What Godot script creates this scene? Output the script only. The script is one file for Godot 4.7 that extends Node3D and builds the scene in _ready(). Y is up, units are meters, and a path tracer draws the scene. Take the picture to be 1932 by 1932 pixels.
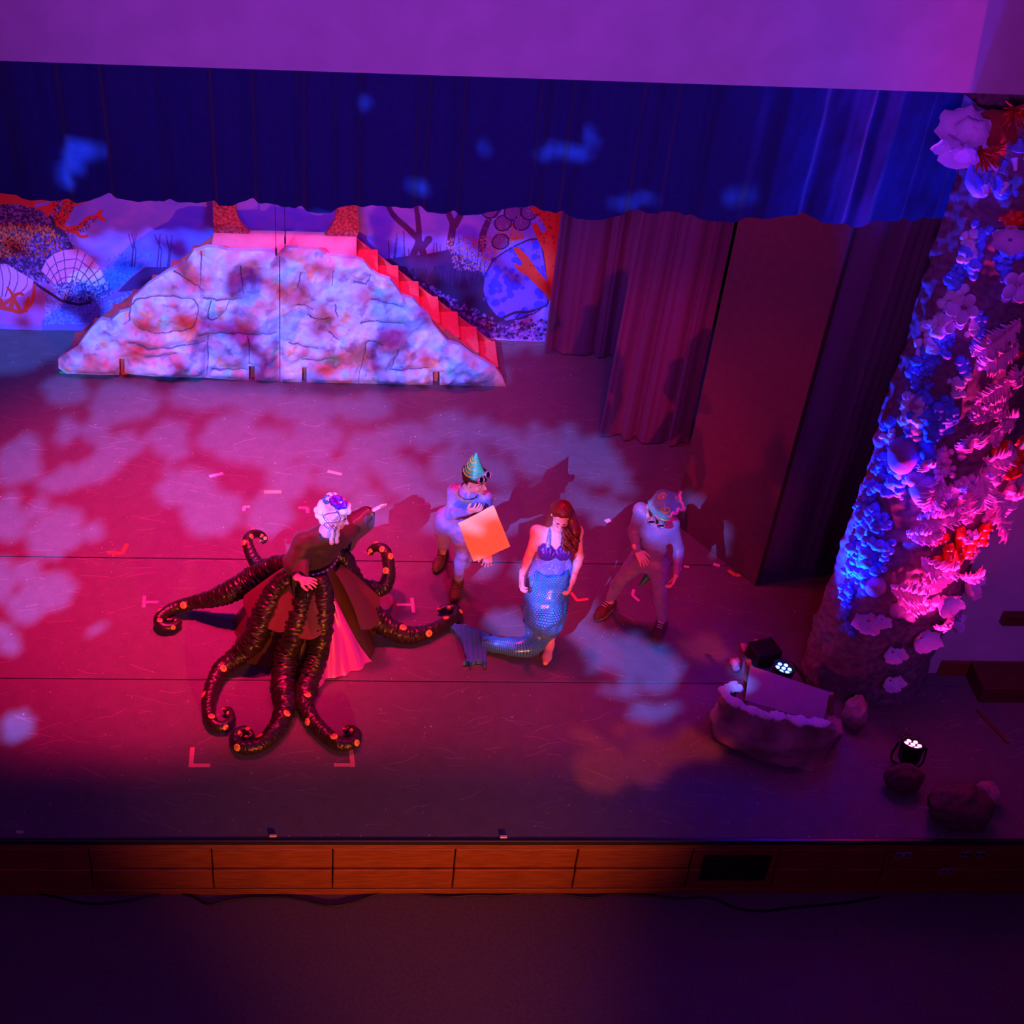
extends Node3D
# A school stage during an undersea show: painted backdrop, rock bridge, four costumed performers, a coral column, stage light.

var taken := {}
var mats := {}

# ---------------------------------------------------------------- mesh helpers
class MB:
	var v := PackedVector3Array()
	var uv := PackedVector2Array()
	var col := PackedColorArray()
	var idx := PackedInt32Array()
	var tint := false
	func add(p: Vector3, t := Vector2.ZERO, c := Color.WHITE) -> int:
		v.append(p)
		uv.append(t)
		col.append(c)
		return v.size() - 1
	func tri(a: int, b: int, c: int) -> void:
		idx.append(a)
		idx.append(b)
		idx.append(c)
	func quad(a: int, b: int, c: int, d: int) -> void:
		tri(a, b, c)
		tri(a, c, d)
	func face(pts: Array, t := []) -> void:
		var first := v.size()
		for i in pts.size():
			add(pts[i], t[i] if t else Vector2.ZERO)
		for i in range(1, pts.size() - 1):
			tri(first, first + i, first + i + 1)
	func grid(nu: int, nv: int, f: Callable, closed := false) -> void:
		var first := v.size()
		var across := nu if closed else nu + 1
		for j in nv + 1:
			for i in across:
				add(f.call(float(i) / nu, float(j) / nv), Vector2(float(i) / nu, float(j) / nv))
		for j in nv:
			for i in nu:
				var i2 := (i + 1) % across
				quad(first + j * across + i, first + j * across + i2, first + (j + 1) * across + i2, first + (j + 1) * across + i)
	# round tube along points; radii one per point; flat squeezes it along the second axis
	func tube(pts: Array, radii: Array, sides := 10, caps := true) -> void:
		var n := pts.size()
		var first := v.size()
		var side := Vector3.ZERO
		var along := 0.0
		for i in n:
			var dir: Vector3 = (pts[mini(i + 1, n - 1)] - pts[maxi(i - 1, 0)]).normalized()
			if side == Vector3.ZERO:
				side = dir.cross(Vector3.UP if absf(dir.y) < 0.9 else Vector3.RIGHT).normalized()
			side = (side - dir * side.dot(dir)).normalized()
			var up := dir.cross(side)
			if i > 0:
				along += (pts[i] - pts[i - 1]).length()
			for s in sides:
				var a := TAU * s / sides
				add(pts[i] + (side * cos(a) + up * sin(a)) * radii[i], Vector2(float(s) / sides, along))
		for i in n - 1:
			for s in sides:
				var s2 := (s + 1) % sides
				quad(first + i * sides + s, first + (i + 1) * sides + s, first + (i + 1) * sides + s2, first + i * sides + s2)
		if caps:
			for e in [0, n - 1]:
				var c := add(pts[e])
				for s in sides:
					var s2 := (s + 1) % sides
					if e == 0:
						tri(c, first + s, first + s2)
					else:
						tri(c, first + e * sides + s2, first + e * sides + s)
	func box(c: Vector3, size: Vector3, b := Basis.IDENTITY, bevel := 0.0) -> void:
		var h := size / 2.0
		var w := minf(bevel, minf(h.x, minf(h.y, h.z)) * 0.9)
		for ax in 3:
			for sg in [-1.0, 1.0]:
				var n := Vector3.ZERO
				n[ax] = sg
				var u := Vector3.ZERO
				u[(ax + 1) % 3] = 1.0
				var t := n.cross(u)
				var hu: float = h[(ax + 1) % 3] - w
				var ht: float = h[(ax + 2) % 3] - w
				var m: Vector3 = n * h[ax]
				face([c + b * (m - u * hu - t * ht), c + b * (m - u * hu + t * ht), c + b * (m + u * hu + t * ht), c + b * (m + u * hu - t * ht)], [Vector2(0, 0), Vector2(0, 1), Vector2(1, 1), Vector2(1, 0)])
		if w > 0.0:
			for ax in 3:
				var a1 := (ax + 1) % 3
				var a2 := (ax + 2) % 3
				for s1 in [-1.0, 1.0]:
					for s2 in [-1.0, 1.0]:
						var p := Vector3.ZERO
						var q := Vector3.ZERO
						p[a1] = s1 * h[a1]
						p[a2] = s2 * (h[a2] - w)
						q[a1] = s1 * (h[a1] - w)
						q[a2] = s2 * h[a2]
						var e := Vector3.ZERO
						e[ax] = h[ax] - w
						var flip: bool = s1 * s2 < 0.0
						var pts := [c + b * (p - e), c + b * (q - e), c + b * (q + e), c + b * (p + e)]
						if not flip:
							pts.reverse()
						face(pts)
			for sx in [-1.0, 1.0]:
				for sy in [-1.0, 1.0]:
					for sz in [-1.0, 1.0]:
						var k := Vector3(sx, sy, sz)
						var pts := [c + b * (k * Vector3(h.x, h.y - w, h.z - w)), c + b * (k * Vector3(h.x - w, h.y, h.z - w)), c + b * (k * Vector3(h.x - w, h.y - w, h.z))]
						if sx * sy * sz > 0.0:
							pts.reverse()
						face(pts)
	# lumpy ball
	func blob(c: Vector3, r: Vector3, n: FastNoiseLite, amp: float, freq: float, b := Basis.IDENTITY, nu := 16, nv := 10) -> void:
		grid(nu, nv, func(u: float, t: float) -> Vector3:
			var a := u * TAU
			var e := t * PI
			var d := Vector3(cos(a) * sin(e), cos(e), sin(a) * sin(e))
			var k := 1.0 + amp * n.get_noise_3dv((c + d * r) * freq)
			return c + b * (d * r * k), true)
	# flat outline with thickness, lying in the plane of basis x and y, front towards basis z
	func slab(outline: PackedVector2Array, at: Vector3, b: Basis, thick: float) -> void:
		var t := Geometry2D.triangulate_polygon(outline)
		for s in [1.0, -1.0]:
			var first := v.size()
			for p in outline:
				add(at + b * Vector3(p.x, p.y, s * thick / 2.0), p)
			for i in range(0, t.size(), 3):
				if s > 0.0:
					tri(first + t[i], first + t[i + 1], first + t[i + 2])
				else:
					tri(first + t[i], first + t[i + 2], first + t[i + 1])
		for i in outline.size():
			var p := outline[i]
			var q := outline[(i + 1) % outline.size()]
			face([at + b * Vector3(p.x, p.y, thick / 2.0), at + b * Vector3(q.x, q.y, thick / 2.0), at + b * Vector3(q.x, q.y, -thick / 2.0), at + b * Vector3(p.x, p.y, -thick / 2.0)])
	func lathe(profile: Array, at: Vector3, b := Basis.IDENTITY, sides := 20) -> void:
		grid(sides, profile.size() - 1, func(u: float, t: float) -> Vector3:
			var p: Vector2 = profile[roundi(t * (profile.size() - 1))]
			return at + b * Vector3(cos(u * TAU) * p.x, p.y, sin(u * TAU) * p.x), true)
	func done() -> ArrayMesh:
		var n := PackedVector3Array()
		n.resize(v.size())
		for i in range(0, idx.size(), 3):
			var a := v[idx[i]]
			var f := (v[idx[i + 2]] - a).cross(v[idx[i + 1]] - a)
			n[idx[i]] += f
			n[idx[i + 1]] += f
			n[idx[i + 2]] += f
		for i in n.size():
			n[i] = n[i].normalized() if n[i].length_squared() > 1e-20 else Vector3.UP
		var arrays := []
		arrays.resize(Mesh.ARRAY_MAX)
		arrays[Mesh.ARRAY_VERTEX] = v
		arrays[Mesh.ARRAY_NORMAL] = n
		arrays[Mesh.ARRAY_TEX_UV] = uv
		if tint:
			arrays[Mesh.ARRAY_COLOR] = col
		arrays[Mesh.ARRAY_INDEX] = idx
		var m := ArrayMesh.new()
		m.add_surface_from_arrays(Mesh.PRIMITIVE_TRIANGLES, arrays)
		return m

# ---------------------------------------------------------------- smooth bodies: joined capsules and ellipsoids, meshed as surface nets
class Field:
	var prims := []
	func cap(a: Vector3, b: Vector3, ra: float, rb: float, k := 0.03) -> void:
		prims.append([0, a, b, ra, rb, k])
	func ell(c: Vector3, r: Vector3, b: Basis, k := 0.02) -> void:
		prims.append([1, c, r, b, 0.0, k])
	func cut(c: Vector3, r: Vector3, b: Basis, k := 0.01) -> void:
		prims.append([2, c, r, b, 0.0, k])
	func chain(pts: Array, radii: Array, k := 0.03) -> void:
		for i in pts.size() - 1:
			cap(pts[i], pts[i + 1], radii[i], radii[i + 1], k)
	func limits(p: Array) -> Array:
		if p[0] == 0:
			var ra: Vector3 = Vector3.ONE * p[3]
			var rb: Vector3 = Vector3.ONE * p[4]
			return [(p[1] - ra).min(p[2] - rb), (p[1] + ra).max(p[2] + rb)]
		var m: float = maxf(p[2].x, maxf(p[2].y, p[2].z))
		return [p[1] - Vector3.ONE * m, p[1] + Vector3.ONE * m]
	func build(mb: MB, h: float, grow := 0.0) -> void:
		var lo := Vector3.ONE * 1e9
		var hi := -lo
		for p in prims:
			var l := limits(p)
			lo = lo.min(l[0])
			hi = hi.max(l[1])
		lo -= Vector3.ONE * (h * 3.0 + grow)
		hi += Vector3.ONE * (h * 3.0 + grow)
		var nx := ceili((hi.x - lo.x) / h) + 1
		var ny := ceili((hi.y - lo.y) / h) + 1
		var nz := ceili((hi.z - lo.z) / h) + 1
		var d := PackedFloat32Array()
		d.resize(nx * ny * nz)
		d.fill(1.0)
		for p in prims:
			var l := limits(p)
			var k: float = p[5]
			var m := Vector3.ONE * (k + 2.5 * h + grow)
			var a := Vector3i(((l[0] - m - lo) / h).floor()).max(Vector3i.ZERO)
			var e := Vector3i(((l[1] + m - lo) / h).ceil()).min(Vector3i(nx - 1, ny - 1, nz - 1))
			var kind: int = p[0]
			var c: Vector3 = p[1]
			var ba := Vector3.ZERO
			var bb := 1.0
			var ra := 0.0
			var rb := 0.0
			var inv := Basis.IDENTITY
			var r := Vector3.ONE
			if kind == 0:
				ba = p[2] - p[1]
				bb = maxf(ba.dot(ba), 1e-9)
				ra = p[3] + grow
				rb = p[4] + grow
			else:
				inv = p[3].transposed()
				r = p[2] + Vector3.ONE * (grow if kind == 1 else 0.0)
			for z in range(a.z, e.z + 1):
				for y in range(a.y, e.y + 1):
					var row := (z * ny + y) * nx
					for x in range(a.x, e.x + 1):
						var q := Vector3(lo.x + x * h, lo.y + y * h, lo.z + z * h) - c
						var s: float
						if kind == 0:
							var t := clampf(q.dot(ba) / bb, 0.0, 1.0)
							s = (q - ba * t).length() - lerpf(ra, rb, t)
						else:
							q = (inv * q) / r
							var ln := q.length()
							s = ln * (ln - 1.0) / maxf((q / r).length(), 1e-6)
						var o := d[row + x]
						if kind == 2:
							s = -s
							var g := maxf(k - absf(o - s), 0.0) / k
							d[row + x] = maxf(o, s) + g * g * k * 0.25
						else:
							var g := maxf(k - absf(o - s), 0.0) / k
							d[row + x] = minf(o, s) - g * g * k * 0.25
		var at := PackedInt32Array()
		at.resize(nx * ny * nz)
		at.fill(-1)
		var corner := [0, 1, nx, nx + 1, nx * ny, nx * ny + 1, nx * ny + nx, nx * ny + nx + 1]
		var off := [Vector3(0, 0, 0), Vector3(1, 0, 0), Vector3(0, 1, 0), Vector3(1, 1, 0), Vector3(0, 0, 1), Vector3(1, 0, 1), Vector3(0, 1, 1), Vector3(1, 1, 1)]
		var edges := [[0, 1], [2, 3], [4, 5], [6, 7], [0, 2], [1, 3], [4, 6], [5, 7], [0, 4], [1, 5], [2, 6], [3, 7]]
		var far := 2.0 * h
		for z in nz - 1:
			for y in ny - 1:
				var row := (z * ny + y) * nx
				for x in nx - 1:
					var i := row + x
					if absf(d[i]) > far:
						continue
					var inside := 0
					for k in 8:
						if d[i + corner[k]] < 0.0:
							inside += 1
					if inside == 0 or inside == 8:
						continue
					var sum := Vector3.ZERO
					var n := 0
					for e in edges:
						var da := d[i + corner[e[0]]]
						var db := d[i + corner[e[1]]]
						if (da < 0.0) != (db < 0.0):
							sum += off[e[0]].lerp(off[e[1]], da / (da - db))
							n += 1
					var p := lo + (Vector3(x, y, z) + sum / n) * h
					at[i] = mb.add(p, Vector2(p.x, p.y))
		var steps := [1, nx, nx * ny]
		for z in range(1, nz - 1):
			for y in range(1, ny - 1):
				var row := (z * ny + y) * nx
				for x in range(1, nx - 1):
					var i := row + x
					if at[i] < 0:
						continue
					var in0 := d[i] < 0.0
					for ax in 3:
						if (d[i + steps[ax]] < 0.0) == in0:
							continue
						var s1: int = steps[(ax + 1) % 3]
						var s2: int = steps[(ax + 2) % 3]
						var a := at[i]
						var b := at[i - s1]
						var c := at[i - s1 - s2]
						var e := at[i - s2]
						if b < 0 or c < 0 or e < 0:
							continue
						if in0:
							mb.quad(a, e, c, b)
						else:
							mb.quad(a, b, c, e)

# ---------------------------------------------------------------- painting on flat things (set painting, print)
class Paint:
	var im: Image
	var lo: Vector2
	var per: float
	func _init(a: Vector2, size: Vector2, pixels_per_metre: float, base: Color) -> void:
		lo = a
		per = pixels_per_metre
		im = Image.create(int(size.x * per), int(size.y * per), false, Image.FORMAT_RGBA8)
		im.fill(base)
	func px(p: Vector2) -> Vector2:
		return Vector2((p.x - lo.x) * per, im.get_height() - (p.y - lo.y) * per)
	func poly(pts: Array, c: Color) -> void:
		var q := []
		var y0 := 1e9
		var y1 := -1e9
		for p in pts:
			var k := px(p)
			q.append(k)
			y0 = minf(y0, k.y)
			y1 = maxf(y1, k.y)
		for y in range(maxi(0, int(y0)), mini(im.get_height() - 1, int(y1)) + 1):
			var xs := []
			for i in q.size():
				var a: Vector2 = q[i]
				var b: Vector2 = q[(i + 1) % q.size()]
				if (a.y <= y + 0.5) != (b.y <= y + 0.5):
					xs.append(a.x + (y + 0.5 - a.y) / (b.y - a.y) * (b.x - a.x))
			xs.sort()
			for i in range(0, xs.size() - 1, 2):
				im.fill_rect(Rect2i(int(xs[i]), y, maxi(1, int(xs[i + 1]) - int(xs[i])), 1), c)
	func dot(p: Vector2, r: float, c: Color) -> void:
		var k := px(p)
		var rr := maxf(r * per, 0.5)
		for y in range(int(k.y - rr), int(k.y + rr) + 1):
			var w := sqrt(maxf(rr * rr - (y - k.y) * (y - k.y), 0.0))
			im.fill_rect(Rect2i(int(k.x - w), y, maxi(1, int(2.0 * w)), 1), c)
	func line(pts: Array, w0: float, w1: float, c: Color) -> void:
		var total := 0.0
		for i in pts.size() - 1:
			total += pts[i].distance_to(pts[i + 1])
		var gone := 0.0
		for i in pts.size() - 1:
			var l: float = pts[i].distance_to(pts[i + 1])
			var n := maxi(1, int(l * per / 1.5))
			for k in n:
				var t := float(k) / n
				dot(pts[i].lerp(pts[i + 1], t), lerpf(w0, w1, (gone + l * t) / total) / 2.0, c)
			gone += l
	# dots scattered inside an outline
	func scatter(outline: Array, count: int, r0: float, r1: float, colors: Array, rng: RandomNumberGenerator) -> void:
		var a := Vector2(1e9, 1e9)
		var b := -a
		for p in outline:
			a = a.min(p)
			b = b.max(p)
		var o := PackedVector2Array(outline)
		for i in count:
			var p := Vector2(rng.randf_range(a.x, b.x), rng.randf_range(a.y, b.y))
			if Geometry2D.is_point_in_polygon(p, o):
				dot(p, rng.randf_range(r0, r1), colors[rng.randi() % colors.size()])
	func texture() -> ImageTexture:
		return ImageTexture.create_from_image(im)

# ---------------------------------------------------------------- scene helpers
func numbered(called: String) -> String:
	taken[called] = taken.get(called, 0) + 1
	return called if taken[called] == 1 else "%s_%03d" % [called, taken[called] - 1]

func tag(o: Node3D, label: String, category: String, group := "") -> Node3D:
	o.set_meta("label", label)
	o.set_meta("category", category)
	if group:
		o.set_meta("group", group)
	return o

func thing(called: String, label: String, category: String, at := Vector3.ZERO, group := "") -> Node3D:
	var o := Node3D.new()
	o.name = numbered(called)
	add_child(o)
	o.position = at
	return tag(o, label, category, group)

# a named mesh, given in world coordinates, under its parent
func part(called: String, mb: MB, m: Material, parent: Node3D = null) -> MeshInstance3D:
	var o := MeshInstance3D.new()
	o.name = called if parent else numbered(called)
	o.mesh = mb.done()
	o.material_override = m
	if parent:
		parent.add_child(o, true)
		o.transform = parent.global_transform.affine_inverse()
	else:
		add_child(o)
	return o

func structure(called: String, mb: MB, m: Material, parent: Node3D = null) -> MeshInstance3D:
	var o := part(called, mb, m, parent)
	if not parent:
		o.set_meta("kind", "structure")
	return o

func single(called: String, mb: MB, m: Material, label: String, category: String, group := "") -> MeshInstance3D:
	var o := part(called, mb, m)
	tag(o, label, category, group)
	return o

func mat(c: Color, rough := 0.8, more := {}) -> StandardMaterial3D:
	var m := StandardMaterial3D.new()
	m.albedo_color = c
	m.roughness = rough
	for k in more:
		m.set(k, more[k])
	return m

func noise(sd: int, freq := 1.0, octaves := 3, kind := FastNoiseLite.TYPE_SIMPLEX_SMOOTH) -> FastNoiseLite:
	var n := FastNoiseLite.new()
	n.seed = sd
	n.frequency = freq
	n.noise_type = kind
	n.fractal_octaves = octaves
	return n

# a tiling noise picture between the given colours
func noise_map(sd: int, freq: float, stops: Array, size := 512, octaves := 4) -> NoiseTexture2D:
	var t := NoiseTexture2D.new()
	t.width = size
	t.height = size
	t.seamless = true
	t.noise = noise(sd, freq, octaves)
	var g := Gradient.new()
	var offs := PackedFloat32Array()
	var cols := PackedColorArray()
	for i in stops.size():
		offs.append(float(i) / maxi(1, stops.size() - 1))
		cols.append(stops[i])
	g.offsets = offs
	g.colors = cols
	t.color_ramp = g
	return t

# cloth, rock or paint: colour varies by a noise picture laid on in metres
func mottled(sd: int, freq: float, stops: Array, scale: float, rough := 0.85, more := {}) -> StandardMaterial3D:
	var m := mat(Color.WHITE, rough, {"albedo_texture": noise_map(sd, freq, stops), "uv1_triplanar": true, "uv1_world_triplanar": true, "uv1_scale": Vector3.ONE * scale})
	for k in more:
		m.set(k, more[k])
	return m

func smooth_line(pts: Array, per := 6) -> Array:
	var out := []
	for i in pts.size() - 1:
		var a = pts[maxi(i - 1, 0)]
		var b = pts[i]
		var c = pts[i + 1]
		var d = pts[mini(i + 2, pts.size() - 1)]
		for k in per:
			out.append(b.cubic_interpolate(c, a, d, float(k) / per))
	out.append(pts[-1])
	return out

# values spread evenly over n samples
func spread(values: Array, n: int) -> Array:
	var out := []
	for i in n:
		var t := float(i) / maxi(1, n - 1) * (values.size() - 1)
		var k := mini(int(t), values.size() - 2)
		out.append(lerpf(values[k], values[k + 1], t - k))
	return out

func frame_to(z: Vector3, up := Vector3.UP) -> Basis:
	var f := z.normalized()
	var x := up.cross(f).normalized()
	return Basis(x, f.cross(x), f)

func spot(called: String, at: Vector3, to: Vector3, c: Color, energy: float, half_angle: float, soft := 0.5, size := 0.05) -> SpotLight3D:
	var l := SpotLight3D.new()
	l.name = called
	l.light_color = c
	l.light_energy = energy
	l.spot_angle = half_angle
	l.spot_angle_attenuation = soft
	l.spot_range = 60.0
	l.spot_attenuation = 2.0
	l.light_size = size
	l.shadow_enabled = true
	add_child(l)
	l.look_at_from_position(at, to, Vector3.UP if absf((to - at).normalized().y) < 0.98 else Vector3.FORWARD)
	return l

# ---------------------------------------------------------------- lanterns (all hang outside the picture unless said)
func lantern(label: String, at: Vector3, to: Vector3, c: Color, energy: float, half_angle: float, soft := 0.5, size := 0.05, open = null) -> void:
	var dir := (to - at).normalized()
	var b := frame_to(dir, Vector3.UP if absf(dir.y) < 0.98 else Vector3.FORWARD)
	var turn := Basis(b.x, dir, b.x.cross(dir))
	var t := thing("stage_lantern", label, "stage light", at - dir * 0.35, "lanterns above the audience and over the stage")
	var black := mat(Color(0.05, 0.05, 0.05), 0.5)
	var m := MB.new()
	m.lathe([Vector2(0.0, -0.46), Vector2(0.07, -0.46), Vector2(0.1, -0.4), Vector2(0.1, -0.12), Vector2(0.075, -0.06), Vector2(0.075, -0.02), Vector2(0.07, -0.02), Vector2(0.07, -0.05)], at, turn)
	part("barrel", m, black, t)
	m = MB.new()
	m.lathe([Vector2(0.0, -0.03), Vector2(0.07, -0.03)], at, turn)
	part("lens", m, mat(c, 0.2, {"emission_enabled": true, "emission": c, "emission_energy_multiplier": 2.0}), t)
	m = MB.new()
	m.tube(smooth_line([at - dir * 0.25 + b.x * 0.12, at - dir * 0.25 + b.x * 0.12 + b.y * 0.2, at - dir * 0.25 - b.x * 0.12 + b.y * 0.2, at - dir * 0.25 - b.x * 0.12], 4), spread([0.008, 0.008], 13), 6)
	part("yoke", m, black, t)
	spot("lantern_beam", at, to, c, energy, half_angle, soft, size)
	if open != null:   # a cut-out leaf screen hung in the beam: light passes only where it is cut open
		var far := 2.1
		var half := far * tan(deg_to_rad(half_angle)) * 1.08
		var n := 250
		m = MB.new()
		for j in n:
			var run := -1
			var y := (float(j) / n * 2.0 - 1.0) * half
			for i in n + 1:
				var x := ((i + 0.5) / n * 2.0 - 1.0) * half
				var shut := false
				if i < n:
					shut = not open.call(at, (dir * far + b.x * x + b.y * (y + half / n)).normalized())
				if shut and run < 0:
					run = i
				if not shut and run >= 0:
					var x0 := (float(run) / n * 2.0 - 1.0) * half
					var x1 := (float(i) / n * 2.0 - 1.0) * half
					var h := 2.0 * half / n
					var o := at + dir * far
					m.face([o + b.x * x0 + b.y * y, o + b.x * x1 + b.y * y, o + b.x * x1 + b.y * (y + h), o + b.x * x0 + b.y * (y + h)])
					run = -1
		var g := thing("leaf_screen", "cut-out metal screen hung before the " + label.get_slice(" with", 0), "light screen", at + dir * far, "leaf screens above the audience")
		part("cut_sheet", m, mat(Color(0.05, 0.05, 0.05), 0.7), g)
		m = MB.new()
		for e in [[-1, -1, 1, -1], [1, -1, 1, 1], [1, 1, -1, 1], [-1, 1, -1, -1]]:
			m.tube([at + dir * far + (b.x * e[0] + b.y * e[1]) * half, at + dir * far + (b.x * e[2] + b.y * e[3]) * half], [0.012, 0.012], 6)
		part("screen_frame", m, black, g)

var ragged: FastNoiseLite
var blue_holes := []
var warm_holes := []
var high_holes := []

func in_holes(holes: Array, p: Vector2) -> bool:
	var q := p + Vector2(ragged.get_noise_2d(p.x * 2.2, p.y * 2.2), ragged.get_noise_2d(p.x * 2.2 + 40.0, p.y * 2.2)) * 0.1
	for h in holes:
		var d: Vector2 = q - h[0]
		var det: float = h[1].x * h[2].y - h[1].y * h[2].x
		var a: float = (d.x * h[2].y - d.y * h[2].x) / det
		var b: float = (h[1].x * d.y - h[1].y * d.x) / det
		if a * a + b * b < 1.0:
			return true
	return false

# leaf-shaped openings: over the floor as listed, over the upright scenery a loose breakup
func blue_open(at: Vector3, dir: Vector3) -> bool:
	var t := (-2.12 - at.z) / dir.z
	var p := at + dir * t
	if p.y > 4.1:
		return in_holes(high_holes, Vector2(p.x, p.y))
	t = (-6.16 - at.z) / dir.z
	p = at + dir * t
	if p.y > 0.0:
		return p.x < 0.62 and ragged.get_noise_2d(p.x * 1.6 + 9.0, p.y * 2.2) > -0.2
	t = -at.y / dir.y
	p = at + dir * t
	return in_holes(blue_holes, Vector2(p.x, p.z))

func warm_open(at: Vector3, dir: Vector3) -> bool:
	var t := -at.y / dir.y
	var p := at + dir * t
	return in_holes(warm_holes, Vector2(p.x, p.z))

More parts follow.
